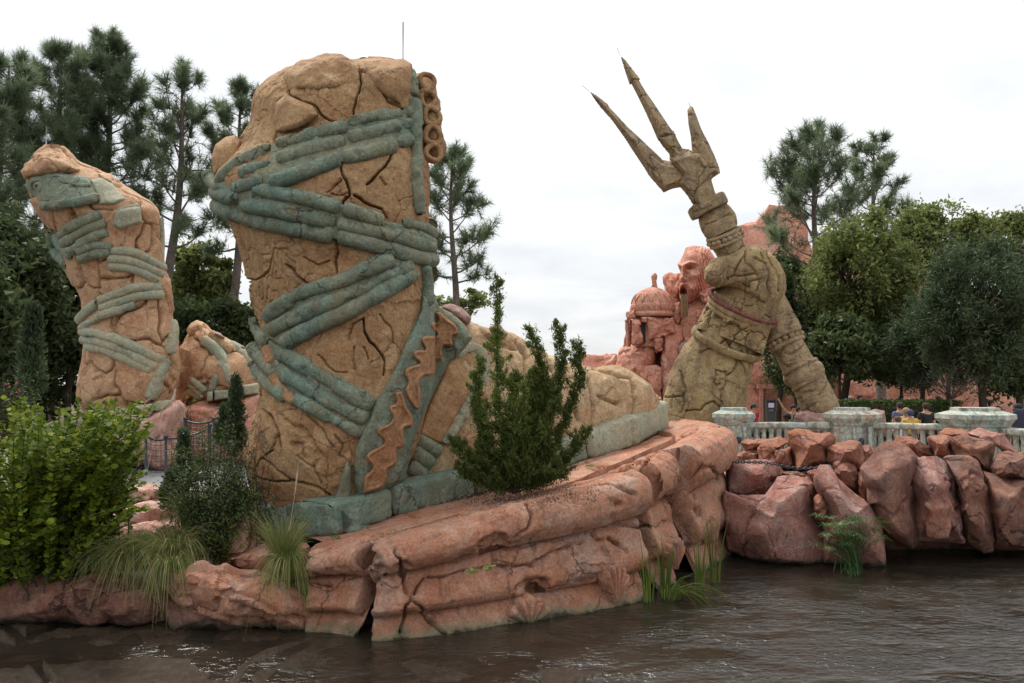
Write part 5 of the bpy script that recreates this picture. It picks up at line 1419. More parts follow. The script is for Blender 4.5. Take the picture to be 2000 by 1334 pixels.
M['grass'] = leaf_mat('grass_blades', (0.11, 0.15, 0.04), (0.19, 0.22, 0.06), (0.42, 0.34, 0.19), trans=0.3, rough=0.6)
M['reed'] = leaf_mat('reed_blades', (0.10, 0.17, 0.025), (0.16, 0.22, 0.04), (0.35, 0.30, 0.14), trans=0.3)
M['papyrus'] = leaf_mat('papyrus_leaves', (0.04, 0.10, 0.03), (0.085, 0.16, 0.05), (0.16, 0.24, 0.09), trans=0.25, rough=0.4)
M['hedge'] = leaf_mat('hedge_leaves', (0.03, 0.06, 0.015), (0.06, 0.10, 0.02), (0.10, 0.15, 0.03), trans=0.2)
M['pinkflower'] = plain_mat('pink_petals', (0.55, 0.09, 0.12), 0.6)
M['purpleflower'] = plain_mat('purple_petals', (0.16, 0.10, 0.30), 0.6)

def unit(v):
    return v / (np.linalg.norm(v, axis=-1, keepdims=True) + 1e-12)

def leaves(C, size, asp=0.5, up=0.5, rng=RNG, jit=0.35, dirs=None, tri=False):
    """one diamond leaf (2 triangles) at each point"""
    n = len(C)
    d = unit(rng.normal(size=(n, 3)) if dirs is None else dirs + 0.35 * rng.normal(size=(n, 3)))
    nrm = unit(rng.normal(size=(n, 3)) + np.array([0, 0, up * 2]))
    w = unit(np.cross(d, nrm))
    s = size * (1 + jit * (rng.random(n) * 2 - 1)); s = s[:, None]
    a = C - d * s * 0.5; b = C + d * s * 0.5
    m1 = C + w * s * asp * 0.5 - d * s * 0.08; m2 = C - w * s * asp * 0.5 - d * s * 0.08
    if tri:
        V = np.stack([a - w * s * asp * 0.35, a + w * s * asp * 0.6, b], 1).reshape(-1, 3)
        k = np.arange(n) * 3
        return V, np.stack([k, k + 1, k + 2], -1)
    V = np.stack([a, m1, b, m2], 1).reshape(-1, 3)
    k = np.arange(n) * 4
    return V, np.stack([k, k + 1, k + 2, k + 3], -1)

def branch_tubes(segs, n=6):
    return join([sweep(p, r, n=n) for p, r in segs])

def needles(C, D, L, w, per, rng=RNG, spread=0.9):
    """tufts of needles: centres C, axis D"""
    n = len(C)
    base = np.repeat(C, per, 0)
    d = unit(np.repeat(D, per, 0) * (1.0) + spread * rng.normal(size=(n * per, 3)))
    base = base - d * 0.0 + np.repeat(D, per, 0) * (rng.random((n * per, 1)) - 0.8) * L * 0.8
    ll = L * (0.7 + 0.5 * rng.random((n * per, 1)))
    wv = unit(np.cross(d, rng.normal(size=d.shape))) * w
    tip = base + d * ll
    V = np.stack([base - wv, base + wv, tip], 1).reshape(-1, 3)
    k = np.arange(n * per) * 3
    return V, np.stack([k, k + 1, k + 2], -1)

def curve_branch(p0, d0, L, n, rng, droop=0.0, wig=0.15, up=0.0):
    pts = [np.array(p0)]; d = np.array(d0, float)
    for k in range(n):
        d = d + rng.normal(size=3) * wig + np.array([0, 0, up - droop])
        d = d / np.linalg.norm(d)
        pts.append(pts[-1] + d * L / n)
    return np.array(pts)

def pine(px, ytop, Y0, ybase, cr_px, crown_y, label, seed, dens=1.0, lean=0, group='tall pines', hidden_base=None, twist=0):
    rng = np.random.default_rng(seed)
    top = P(px, ytop, Y0); zb = float(ground_h(np.array([top[0]]), np.array([Y0]))[0]) - 0.2
    base = np.array([top[0] + lean, Y0, zb])
    H = top[2] - zb
    zc = P(px, crown_y, Y0)[2]; R0 = cr_px * Y0 / FPX
    t = np.linspace(0, 1, 26)
    trunk = base + (top - base) * t[:, None] + np.stack([0.25 * np.sin(t * 5 + seed), 0.2 * np.cos(t * 4 + seed), 0 * t], -1) * np.sin(t * math.pi)[:, None]
    root = thing('pine_tree', label, 'tree', base, group)
    tr = 0.017 * H * (1 - t) ** 0.8 + 0.03
    V, F = sweep(trunk, tr, n=10); obj('trunk', V, F, M['bark'], root)
    segs = []; subs = []; tc = []; td = []
    nb = int(36 * dens * (H / 16))
    nb = max(nb, 18)
    for k in range(nb):
        u = (k + rng.random()) / nb
        z = zc + (top[2] - zc) * u ** 0.9
        tt = (z - zb) / H
        p0 = np.array([np.interp(tt, t, trunk[:, j]) for j in range(3)])
        az = k * 2.4 + rng.random() * 0.9
        prof = (1 - u) ** 0.55 * (0.55 + 0.45 * min(1, u * 4))
        L = R0 * prof * (0.75 + 0.5 * rng.random()) + 0.35
        d = np.array([math.cos(az), math.sin(az), 0.12 + 0.75 * u + 0.2 * rng.normal()])
        br = curve_branch(p0, d / np.linalg.norm(d), L, 7, rng, wig=0.14, up=0.06)
        segs.append((br, np.linspace(0.010 * H * (1 - tt) * 0.6 + 0.02, 0.012, 8)))
        nsub = 4 + int(5.2 * L * dens)
        for j in range(nsub):
            v = 0.30 + 0.70 * rng.random() ** 0.7
            q = np.array([np.interp(v * 7, np.arange(8), br[:, a]) for a in range(3)])
            dir_ = br[min(7, int(v * 7) + 1)] - br[max(0, int(v * 7) - 1)]; dir_ = dir_ / np.linalg.norm(dir_)
            sd_ = unit(dir_ * 0.6 + rng.normal(size=3) * 0.65 + np.array([0, 0, 0.35]))
            l2 = L * 0.30 * (0.4 + rng.random()) * (1.1 - 0.5 * v) + 0.15
            sb = curve_branch(q, sd_, l2, 3, rng, wig=0.18, up=0.12)
            subs.append((sb, np.linspace(0.014, 0.007, 4)))
            tc.append(sb[-1]); td.append(unit(sb[-1] - sb[-2]))
            tc.append(sb[2]); td.append(unit(sb[-1] - sb[-2]))
            if rng.random() < 0.7: tc.append(sb[1] + rng.normal(size=3) * 0.1); td.append(unit(sb[-1] - sb[0]))
        tc.append(br[-1]); td.append(unit(br[-1] - br[-2]))
    V, F = join([sweep(p, r_, n=5) for p, r_ in segs] + [sweep(p, r_, n=3, cap=False) for p, r_ in subs]); obj('branches', V, F, M['bark'], root)
    V, F = needles(np.array(tc), np.array(td), 0.46, 0.0135 * Y0 / 36, 18, rng)
    obj('crown', V, F, M['pine'], root)
    return root

def blob_points(n, c, rad, rng, clumps=40, cl_r=0.3, shell=0.55, flat=0.0):
    """leaf positions: clumps on and in an ellipsoid"""
    u = unit(rng.normal(size=(clumps, 3))); r = shell + (1 - shell) * rng.random((clumps, 1)) ** 0.6
    cc = u * r
    if flat: cc[:, 2] = np.where(cc[:, 2] < -flat, -flat * rng.random(clumps), cc[:, 2])
    w = 0.5 + rng.random(clumps); w /= w.sum()
    idx = rng.choice(clumps, n, p=w)
    q = rng.normal(size=(n, 3)) * 0.5
    crad = cl_r * (0.6 + 0.8 * rng.random(clumps))
    return c + (cc[idx] + q * crad[idx][:, None]) * rad, c + cc * rad

def broadleaf(px, py, Y0, rx, ry, label, seed, n=9000, size=0.26, mat='oak', group=None, trunk_px=None, clumps=46, cl_r=0.30, asp=0.55, name='leafy_tree', bark='darkbark', shell=0.45, rdep=None):
    """crown centred on a pixel with half-extents in pixels"""
    rng = np.random.default_rng(seed)
    c = P(px, py, Y0); k = Y0 / FPX
    rad = np.array([rx * k, (rdep or rx * k * 0.8), ry * k])
    zb = float(ground_h(c[0:1], c[1:2])[0]) - 0.15
    tx = c[0] if trunk_px is None else P(trunk_px, 750, Y0)[0]
    base = np.array([tx, Y0, zb])
    root = thing(name, label, 'tree', base, group)
    pts, cl = blob_points(n, c, rad * 0.84, rng, clumps, cl_r, shell)
    pts[:, 2] = np.maximum(pts[:, 2], zb + 0.3)
    V, F = leaves(pts, size * 1.15, asp * 1.1, 0.4, rng, tri=True); obj('crown', V, F, M[mat], root)
    segs = []
    h0 = c[2] - rad[2] * 0.35
    fork = np.array([tx + (c[0] - tx) * 0.5, Y0, max(zb + 1.0, min(h0, c[2]))])
    t = np.linspace(0, 1, 10)[:, None]
    tr = base + (fork - base) * t + np.c_[0.12 * np.sin(t * 6 + seed), 0.1 * np.cos(t * 5), 0 * t] * t * (1 - t) * 2
    rt = max(0.07, 0.035 * rad[2] * 1.4)
    V, F = sweep(tr, np.linspace(rt, rt * 0.7, 10), n=9); obj('trunk', V, F, M[bark], root)
    for q in cl:
        mid = fork + (q - fork) * 0.5 + rng.normal(size=3) * 0.12 * rad.mean() + np.array([0, 0, 0.08 * rad[2]])
        p = smooth_path(np.array([fork + rng.normal(size=3) * 0.05, mid, q]), 7, 1)
        segs.append((p, np.linspace(rt * 0.42, 0.012, 7)))
    V, F = branch_tubes(segs, 5); obj('limbs', V, F, M[bark], root)
    return root

def cone_tree(px, ytop, ybase, Y0, hw, label, seed, n=7000, size=0.16, mat='conifer', group=None, name='conifer_tree', cat='tree', power=0.8, asp=0.35, drop=None):
    rng = np.random.default_rng(seed)
    top = P(px, ytop, Y0); k = Y0 / FPX
    zb = P(px, ybase, Y0)[2]
    zg = zb if drop is None else drop
    H = top[2] - zb
    root = thing(name, label, cat, (top[0], Y0, zg), group)
    ns = int(n / 26)
    u = rng.random(ns) ** 1.25
    az = rng.random(ns) * 2 * math.pi
    rr = hw * k * (1 - u) ** power * (0.80 + 0.30 * np.sin(az * 3 + seed + 9 * u) * 0.6 + 0.25 * rng.random(ns)) * np.minimum(1, u * 7 + 0.55)
    tip = np.stack([top[0] + rr * np.cos(az), Y0 + rr * np.sin(az), zb + u * H], -1)
    tip[:, 2] += 0.05 * H * (1 - u)
    inn = np.stack([top[0] + 0 * rr, Y0 + 0 * rr, zb + u * H - 0.06 * H], -1)
    f = rng.random((ns, 26, 1)) ** 0.45
    C = inn[:, None] + (tip - inn)[:, None] * f + rng.normal(size=(ns, 26, 3)) * size * 0.55
    dirs = np.repeat(unit(tip - inn + np.array([0, 0, 0.25 * H / 6])), 26, 0)
    V, F = leaves(C.reshape(-1, 3), size, asp, 0.2, rng, dirs=dirs); obj('crown', V, F, M[mat], root)
    V, F = sweep(np.array([(top[0], Y0, zg - 0.1), (top[0], Y0, zb + H * 0.5), top - np.array([0, 0, 0.04 * H])]), [0.02 * H + .01, 0.012 * H, 0.004], n=7); obj('trunk', V, F, M['darkbark'], root)
    return root

# --- pines, left group and behind the leg
PG = 'tall pines behind the ruins'
pine(18, 128, 33, 700, 120, 470, 'bushy pine rising behind the scrolled cuff of the leaning leg', 1, 1.2, group=PG)
pine(118, 108, 36, 700, 112, 480, 'broad dense pine behind the leaning cracked leg', 2, 1.25, group=PG)
pine(212, 88, 38, 700, 118, 470, 'tallest dense pine behind the leaning cracked leg', 3, 1.3, group=PG)
pine(-60, 190, 30, 700, 110, 480, 'pine half cut off, beside the bushy pine', 11, 1.0, group=PG)
pine(358, 138, 37, 700, 84, 500, 'slender pine with sparse open crown and tall bare trunk', 4, 0.85, lean=-0.9, group=PG)
pine(472, 178, 40, 700, 88, 500, 'pine with drooping low limbs partly hidden by the giant leg', 5, 1.0, lean=-0.6, group=PG)
pine(884, 308, 42, 700, 100, 560, 'solitary open pine seen past the strapped leg and the foot', 6, 0.9, group=PG)
pine(1592, 274, 38, 800, 150, 580, 'large spreading pine with clear forked limbs beyond the stone fist', 7, 1.0, group=PG)
pine(1706, 282, 44, 800, 85, 540, 'thin-topped pale pine rising beside the large spreading pine', 8, 0.75, group=PG)
# --- dark wood on the left
LG = 'dark broadleaf trees behind the left ruins'
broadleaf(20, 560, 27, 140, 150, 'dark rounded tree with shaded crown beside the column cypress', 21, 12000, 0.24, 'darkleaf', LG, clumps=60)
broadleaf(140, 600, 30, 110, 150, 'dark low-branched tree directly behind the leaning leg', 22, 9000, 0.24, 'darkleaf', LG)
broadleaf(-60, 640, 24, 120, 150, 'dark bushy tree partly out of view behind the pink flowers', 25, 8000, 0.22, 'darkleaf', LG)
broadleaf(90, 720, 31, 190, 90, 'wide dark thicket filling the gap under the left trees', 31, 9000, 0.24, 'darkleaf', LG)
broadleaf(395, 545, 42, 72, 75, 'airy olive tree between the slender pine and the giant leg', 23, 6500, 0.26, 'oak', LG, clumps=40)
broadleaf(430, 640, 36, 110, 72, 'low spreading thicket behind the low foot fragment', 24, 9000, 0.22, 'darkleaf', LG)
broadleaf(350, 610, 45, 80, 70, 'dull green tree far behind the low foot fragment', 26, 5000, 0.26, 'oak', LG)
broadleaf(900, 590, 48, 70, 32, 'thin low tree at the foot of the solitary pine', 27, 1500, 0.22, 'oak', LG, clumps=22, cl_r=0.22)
cone_tree(66, 592, 772, 21, 26, 'narrow dark column cypress beside the leaning leg', 30, 9000, 0.11, name='column_cypress', power=0.45)
# --- right wood
RG = 'leafy trees behind the balustrade'
broadleaf(1690, 560, 33, 125, 165, 'mid-green spreading tree with low limbs right of the trident shaft', 41, 26000, 0.16, 'oak', RG, trunk_px=1640, clumps=110, cl_r=0.22)
broadleaf(1845, 480, 36, 120, 95, 'yellow-green tree crown above the dark conifer', 42, 20000, 0.17, 'oak', RG, clumps=90, cl_r=0.22)
broadleaf(1985, 500, 38, 80, 95, 'pale leafy tree edge beyond the dark conifer', 43, 12000, 0.17, 'oak', RG, clumps=60, cl_r=0.24)
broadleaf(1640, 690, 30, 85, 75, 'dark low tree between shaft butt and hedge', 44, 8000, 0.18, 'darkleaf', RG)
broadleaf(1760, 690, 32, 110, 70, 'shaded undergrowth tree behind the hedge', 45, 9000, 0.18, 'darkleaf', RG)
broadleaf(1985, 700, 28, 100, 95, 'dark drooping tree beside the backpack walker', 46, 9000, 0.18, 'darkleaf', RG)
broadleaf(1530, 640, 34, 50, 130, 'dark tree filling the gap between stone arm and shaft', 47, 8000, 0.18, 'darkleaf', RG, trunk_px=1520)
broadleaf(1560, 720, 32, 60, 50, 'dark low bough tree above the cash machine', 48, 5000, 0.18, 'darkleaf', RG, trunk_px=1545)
broadleaf(1915, 615, 27, 135, 175, 'tall dark feathery conifer overhanging the plaza', 51, 30000, 0.17, 'conifer', None, clumps=130, cl_r=0.20, asp=0.22, name='feathery_conifer')
broadleaf(1800, 670, 29, 85, 110, 'second smaller dark conifer next to the feathery one', 52, 14000, 0.16, 'conifer', None, clumps=70, cl_r=0.22, asp=0.22, name='feathery_conifer')
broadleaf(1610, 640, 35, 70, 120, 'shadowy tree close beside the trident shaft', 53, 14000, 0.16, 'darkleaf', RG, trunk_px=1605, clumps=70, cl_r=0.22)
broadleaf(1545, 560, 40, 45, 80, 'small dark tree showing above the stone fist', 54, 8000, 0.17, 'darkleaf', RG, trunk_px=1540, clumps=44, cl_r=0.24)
# young bare-twigged tree
rng = np.random.default_rng(3)
yb = P(1857, 835, 21.5); yb[2] = 0.45
YTR = thing('young_tree', 'thin grey young tree with fine bare twigs beside the third pillar', 'tree', yb)
fk = P(1857, 780, 21.5)
segs = [(np.array([yb, (yb + fk) / 2 + [0.02, 0, 0], fk]), [0.035, 0.03, 0.026])]
V, F = branch_tubes(segs, 7); obj('trunk', V, F, M['bark'], YTR)
segs = []
for k in range(22):
    a = rng.random() * 6.28
    b = curve_branch(fk, unit(np.array([math.cos(a) * 0.9, math.sin(a) * 0.6, 0.5 + 0.6 * rng.random()])), 0.7 + 0.35 * rng.random(), 6, rng, wig=0.16)
    segs.append((b, np.linspace(0.012, 0.004, 7)))
    for j in range(8):
        q = b[rng.integers(2, 7)]; c = curve_branch(q, unit(rng.normal(size=3) + np.array([0, 0, 0.7])), 0.35, 3, rng, wig=0.25); segs.append((c, np.linspace(0.005, 0.002, 4)))
V, F = branch_tubes(segs, 4); obj('twigs', V, F, M['darkbark'], YTR)
# clipped hedge
def hedge(x0, x1, ytop, Y0, dep, label, seed, n=9000):
    rng = np.random.default_rng(seed)
    a = P(x0, ytop, Y0); b = P(x1, ytop, Y0)
    zb = 0.45; h = a[2] - zb
    q = rng.random((n, 3)); face = rng.integers(0, 3, n)
    q[:, 1] = np.where(face == 0, 0.02 * rng.random(n), q[:, 1]); q[:, 2] = np.where(face == 1, 1 - 0.03 * rng.random(n), q[:, 2])
    C = np.stack([a[0] + (b[0] - a[0]) * q[:, 0], Y0 + dep * q[:, 1], zb + h * q[:, 2]], -1) + rng.normal(size=(n, 3)) * 0.03
    root = thing('clipped_hedge', label, 'hedge', ((a[0] + b[0]) / 2, Y0 + dep / 2, zb))
    V, F = leaves(C, 0.09, 0.6, 0.6, rng); obj('foliage', V, F, M['hedge'], root)
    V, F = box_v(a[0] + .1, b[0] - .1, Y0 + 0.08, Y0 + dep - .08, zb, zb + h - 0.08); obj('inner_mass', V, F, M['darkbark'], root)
hedge(1655, 1880, 784, 27.0, 1.2, 'long low clipped green hedge behind the second pillar', 5, 12000)

# ------------------------------------------------------------------ foreground plants
def arching_shrub():
    rng = np.random.default_rng(12)
    base = P(70, 1110, 9.9); base[2] = 0.35
    root = thing('round_leaf_shrub', 'big bright green shrub with arching twigs of small round leaves', 'shrub', base)
    segs = []; LC = []; LD = []
    for k in range(330):
        # tips cover the outline seen in the photograph
        side = rng.random()
        tx = rng.uniform(-160, 290); ty = rng.uniform(770, 1100)
        if tx > 170: ty = rng.uniform(790, 1010)
        if ty > 1000: tx = rng.uniform(-160, 150)
        if rng.random() < 0.35: tx, ty = rng.uniform(30, 300), rng.uniform(775, 900)
        tip = P(tx, ty, rng.uniform(8.7, 10.7))
        b0 = base + rng.normal(size=3) * np.array([0.45, 0.30, 0.05])
        mid = b0 + (tip - b0) * 0.5 + np.array([0, 0, 0.18 + 0.2 * rng.random()]) + rng.normal(size=3) * 0.06
        p = smooth_path(np.array([b0, mid, tip]), 20, 2)
        segs.append((p, np.linspace(0.010, 0.003, 20)))
        L = np.linalg.norm(np.diff(p, axis=0), axis=1).sum()
        nl = int(L * 0.75 / 0.026)
        q = resample(p[2:], nl); T = np.gradient(q, axis=0); T = unit(T)
        sdv = unit(np.cross(T, np.array([0, 0.25, 1.0])))
        sg = np.where(np.arange(nl) % 2, 1, -1)[:, None]
        LC.append(q + sdv * sg * 0.022 + rng.normal(size=q.shape) * 0.006); LD.append(sdv * sg + T * 0.5)
    V, F = branch_tubes(segs, 4); obj('twigs', V, F, M['darkbark'], root)
    C = np.concatenate(LC); D = unit(np.concatenate(LD) + 0.2 * rng.normal(size=(len(C), 3)))
    n = len(C)
    up = unit(np.array([0, -0.35, 1.0]) + 0.45 * rng.normal(size=(n, 3)))
    W = unit(np.cross(D, up)); s = (0.024 + 0.010 * rng.random(n))[:, None]
    an = np.arange(6) * math.pi / 3
    s = s * 1.35
    ring = C[:, None] + D[:, None] * (np.cos(an)[None, :, None] * s[:, None]) + W[:, None] * (np.sin(an)[None, :, None] * s[:, None] * 0.85)
    V = ring.reshape(-1, 3); k = np.arange(n) * 6
    F = np.concatenate([np.stack([k, k + 1, k + 2, k + 3], -1), np.stack([k, k + 3, k + 4, k + 5], -1)])
    tag(obj('foliage', V, F, M['shrub'], root, smooth=False), kind='stuff')
arching_shrub()

def grass(px, py, Y0, n, hgt, spread, label, seed, droop=0.5, w=0.006, mat='grass', name='grass_tuft', z0=None, bias=(0, 0), group=None, rad=0.12):
    rng = np.random.default_rng(seed)
    base = P(px, py, Y0)
    if z0 is not None: base[2] = z0
    root = thing(name, label, 'grass', base, group)
    m = 9
    a = rng.random(n) * 2 * math.pi; lean = spread * np.sqrt(rng.random(n)); L = hgt * (0.55 + 0.55 * rng.random(n))
    dirh = np.stack([np.cos(a) + bias[0], np.sin(a) + bias[1], 0 * a], -1)
    b0 = base + np.stack([np.cos(a), np.sin(a), 0 * a], -1) * rad * np.sqrt(rng.random(n))[:, None]
    t = np.linspace(0, 1, m)[None, :, None]
    pts = b0[:, None] + dirh[:, None] * (lean * L)[:, None, None] * (t ** 1.6) + np.array([0, 0, 1.0]) * (L[:, None, None] * (t - droop * (0.5 + rng.random((n, 1, 1))) * t ** 2.6))
    T = unit(np.gradient(pts, axis=1)); sidev = unit(np.cross(T, rng.normal(size=(n, 1, 3)) * 0.4 + np.array([0, -1.0, 0.2])))
    wd = w * (1 - t ** 1.5) + 0.0006
    V = np.stack([pts - sidev * wd, pts + sidev * wd], 2).reshape(-1, 3)
    k = (np.arange(n)[:, None] * m * 2 + np.arange(m - 1)[None] * 2).ravel()
    F = np.stack([k, k + 1, k + 3, k + 2], -1)
    tag(obj('blades', V, F, M[mat], root), kind='stuff')
    return root
grass(553, 1130, 9.35, 520, 0.98, 0.40, 'upright feathery grass tuft with plume in front of the heel block', 1, 0.35, 0.004, rad=0.07)
grass(560, 1110, 9.25, 260, 0.62, 0.55, 'straw-coloured grass skirt hanging over the rock below the plume', 2, 1.35, 0.004, bias=(0.0, -0.5), rad=0.1)
grass(262, 1110, 9.75, 700, 0.85, 0.75, 'wide drooping fine grass clump over the low red ledge', 3, 0.95, 0.004, bias=(0.2, -0.25), rad=0.22)
grass(335, 1095, 9.8, 620, 0.85, 0.7, 'long soft grass mound arching beside the rounded boulder', 4, 0.95, 0.004, bias=(-0.2, -0.3), rad=0.2)
grass(330, 1110, 9.45, 300, 0.55, 0.55, 'dry pale grass fringe spilling down to the stream', 5, 1.5, 0.0035, bias=(0.1, -0.6), rad=0.16)
grass(190, 1110, 9.7, 300, 0.6, 0.6, 'shaded grass under the edge of the leafy shrub', 6, 0.9, 0.004, rad=0.2)
grass(400, 1040, 10.6, 600, 0.95, 0.6, 'dark green grass at the root of the twiggy bush', 7, 0.7, 0.004, rad=0.25)
# plume
V, F = sweep(P(np.array([556, 575, 580, 584]), np.array([1090, 970, 930, 895]), 9.3), [0.003, 0.003, 0.012, 0.004], n=6)
PLM = thing('grass_plume', 'single buff grass flower plume before the heel', 'grass', P(556, 1090, 9.3)); obj('plume', V, F, plain_mat('buff_plume', (0.45, 0.33, 0.24), 0.8), PLM)
for k, (x, y, h) in enumerate(((300, 792, 40), (285, 785, 30), (318, 798, 26))):
    q = P(np.array([x - 30, x - 8, x, x + h * 0.6]), np.array([y + 120, y + 20, y, y - 12]), 11.5)
    V, F = sweep(q, [0.004, 0.004, 0.013, 0.004], n=6)
    pr = thing('grass_plume', ('longest pale seed plume nodding behind the leafy shrub', 'middle pale seed plume bending behind the leafy shrub', 'short pale seed plume touching the leaning leg base')[k], 'grass', q[0], 'seed plumes behind the shrub'); obj('plume', V, F, plain_mat('pale_plume', (0.42, 0.30, 0.22), 0.8), pr)

def twig_bush(px, py, Y0, tops, label, seed, nl=2600, size=0.035, mat='twigleaf', ns=40):
    rng = np.random.default_rng(seed)
    base = P(px, py, Y0)
    root = thing('twiggy_bush', label, 'shrub', base)
    segs = []; C = []
    for k in range(ns):
        x, y = tops[rng.integers(len(tops))]
        tip = P(x + rng.normal() * 24, y + rng.normal() * 18, Y0 + rng.normal() * 0.25)
        b0 = base + rng.normal(size=3) * np.array([0.22, 0.15, 0.02])
        p = smooth_path(np.array([b0, (b0 + tip) / 2 + rng.normal(size=3) * 0.1, tip]), 12, 1)
        segs.append((p, np.linspace(0.006, 0.002, 12)))
        for j in range(6):
            q = p[rng.integers(3, 12)]; c = curve_branch(q, unit(rng.normal(size=3) + np.array([0, 0, 0.5])), 0.22, 3, rng, wig=0.25); segs.append((c, np.linspace(0.003, 0.0012, 4)))
            C.append(c[1:] + rng.normal(size=(3, 3)) * 0.03)
        C.append(p[4:])
    V, F = branch_tubes(segs, 4); obj('twigs', V, F, M['darkbark'], root)
    C = np.concatenate(C); C = C[rng.integers(0, len(C), nl)] + rng.normal(size=(nl, 3)) * 0.04
    V, F = leaves(C, size, 0.4, 0.5, rng); tag(obj('foliage', V, F, M[mat], root), kind='stuff')
twig_bush(420, 1090, 10.3, [(350, 960), (380, 900), (420, 860), (460, 900), (470, 960), (440, 940), (400, 1000), (480, 1000)], 'dark tangled twiggy bush beside the heel of the giant leg', 2, 13000, 0.045, ns=110)
twig_bush(470, 1060, 10.5, [(440, 880), (480, 930), (490, 980), (470, 880), (430, 930)], 'bare-twigged sprawling shrub leaning on the sole block', 4, 3000, 0.035, ns=60)
twig_bush(415, 1085, 10.0, [(395, 1040), (420, 1060), (440, 1030), (400, 1065)], 'small fresh green seedling clump at the boulder top', 6, 700, 0.04, 'shrub', ns=14)
twig_bush(390, 960, 12.5, [(380, 775), (400, 790), (395, 850), (420, 840)], 'thin pale green sapling in front of the net fence', 8, 260, 0.06, 'shrub', ns=10)
twig_bush(20, 830, 14.0, [(0, 770), (30, 765), (45, 790), (15, 790), (-20, 780)], 'pink flowering bush behind the leafy shrub', 9, 1800, 0.05, 'twigleaf', ns=40)
rng = np.random.default_rng(5)
v, f = qsphere(3)
FL = thing('pink_flowers', 'scattered pink blossoms on the flowering bush', 'flowers', P(20, 770, 13.9))
for k in range(16):
    c = P(rng.uniform(-5, 48), rng.uniform(748, 790), 13.8 + 0.3 * rng.random()); obj('blossom', v * 0.015 + c, f, M['pinkflower'], FL)
def small_conifer(px, yt, yb, Y0, hw, label, seed, n=2600):
    return cone_tree(px, yt, yb, Y0, hw, label, seed, n, 0.055, 'conifer', None, 'small_conifer', 'shrub', 0.75, 0.4)
small_conifer(462, 735, 880, 12.5, 28, 'small dark pointed conifer against the red pedestal', 61, 5200)
small_conifer(437, 790, 860, 12.6, 18, 'little dark conifer shoulder beside the pointed one', 65, 2200)
small_conifer(360, 832, 960, 12.2, 19, 'slim dark conifer in front of the net fence', 62, 4200)
small_conifer(335, 922, 985, 11.8, 26, 'squat dark conifer on the pink rock', 63, 3600)
small_conifer(352, 915, 980, 11.7, 12, 'tiny dark conifer tip touching the squat one', 64, 1200)

def juniper():
    rng = np.random.default_rng(33)
    Y0 = 10.9
    base = hit_plane(1005, 968, PA, PB); Y0 = base[1]
    root = thing('leaning_juniper', 'ragged green juniper with several leaning leaders growing in front of the foot', 'shrub', base)
    segs = []; tips = []
    leaders = [([(1005, 965), (985, 880), (970, 760), (972, 640), (970, 540)], 0.045, 34), ([(1005, 960), (1020, 880), (1050, 800), (1070, 740), (1035, 640)], 0.03, 40), ([(1008, 960), (1050, 860), (1090, 760), (1105, 690), (1082, 632)], 0.03, 40), ([(1008, 960), (1080, 880), (1125, 780), (1135, 720), (1125, 668)], 0.025, 40),
               ([(1000, 962), (950, 880), (925, 800), (940, 700)], 0.02, 45), ([(1000, 962), (940, 920), (900, 880), (885, 860)], 0.02, 45), ([(1010, 962), (1080, 930), (1120, 880), (1148, 840)], 0.02, 45), ([(1005, 962), (1040, 880), (1060, 800), (1045, 720)], 0.02, 55), ([(1000, 962), (990, 900), (1000, 820), (1010, 730)], 0.02, 55), ([(1000, 962), (930, 940), (890, 910)], 0.015, 40), ([(1010, 962), (1060, 940), (1110, 925)], 0.015, 40)]
    crown = np.array([(970, 560), (1000, 640), (1010, 690), (1040, 650), (1060, 710), (1085, 640), (1125, 680), (1140, 760), (1150, 850), (1145, 910), (1100, 940), (1000, 960), (900, 920), (885, 860), (910, 825), (930, 760), (950, 680)], float)
    while len(leaders) < 25:
        x, y = rng.uniform(880, 1150), rng.uniform(600, 950)
        if poly_sd(np.array([x]), np.array([y]), crown)[0][0] < 8: continue
        mx_, my_ = 1004 + (x - 1004) * 0.55 + rng.normal() * 10, 962 + (y - 962) * 0.45
        leaders.append(([(1004, 962), (mx_, my_), (x + (x - 1004) * 0.05, y)], 0.014, rng.uniform(24, 46)))
    for pts, r, wpx in leaders:
        off = rng.normal() * 0.24
        q = smooth_path(np.array(pts, float), 26, 2)
        p = P(q[:, 0], q[:, 1], Y0 + np.linspace(0, 1, 26) * off * 2)
        segs.append((p, np.linspace(r * 0.62, 0.004, 26)))
        nb = 52 if r > 0.018 else 24
        for k in range(nb):
            u = 0.16 + 0.84 * k / nb
            b0 = np.array([np.interp(u * 25, np.arange(26), p[:, a]) for a in range(3)])
            L = wpx * 1.25 / FPX * Y0 * (1.22 - u) * (0.25 + 1.5 * rng.random() ** 2)
            a = rng.random() * 6.28
            d = unit(np.array([math.cos(a), math.sin(a), 0.35 + 0.6 * rng.random()]))
            br = curve_branch(b0, d, max(L, 0.10), 4, rng, wig=0.2, up=0.12)
            segs.append((br, np.linspace(0.006, 0.002, 5)))
            tips.append(br)
    V, F = branch_tubes(segs, 4); obj('stems', V, F, M['darkbark'], root)
    C = []; D = []
    for br in tips:
        L = np.linalg.norm(np.diff(br, axis=0), axis=1).sum()
        m = int(26 + L * 120)
        q = resample(br, m); d = unit(np.gradient(q, axis=0))
        s = np.linspace(1.0, 0.25, m)[:, None]
        for rep in range(2):
            C.append(q + rng.normal(size=q.shape) * 0.045 * s); D.append(unit(d + 0.55 * rng.normal(size=q.shape) + np.array([0, 0, 0.3])))
    C = np.concatenate(C); D = np.concatenate(D)
    V, F = leaves(C, 0.058, 0.30, 0.2, rng, dirs=D, tri=True); tag(obj('foliage', V, F, M['juniper'], root), kind='stuff')
juniper()

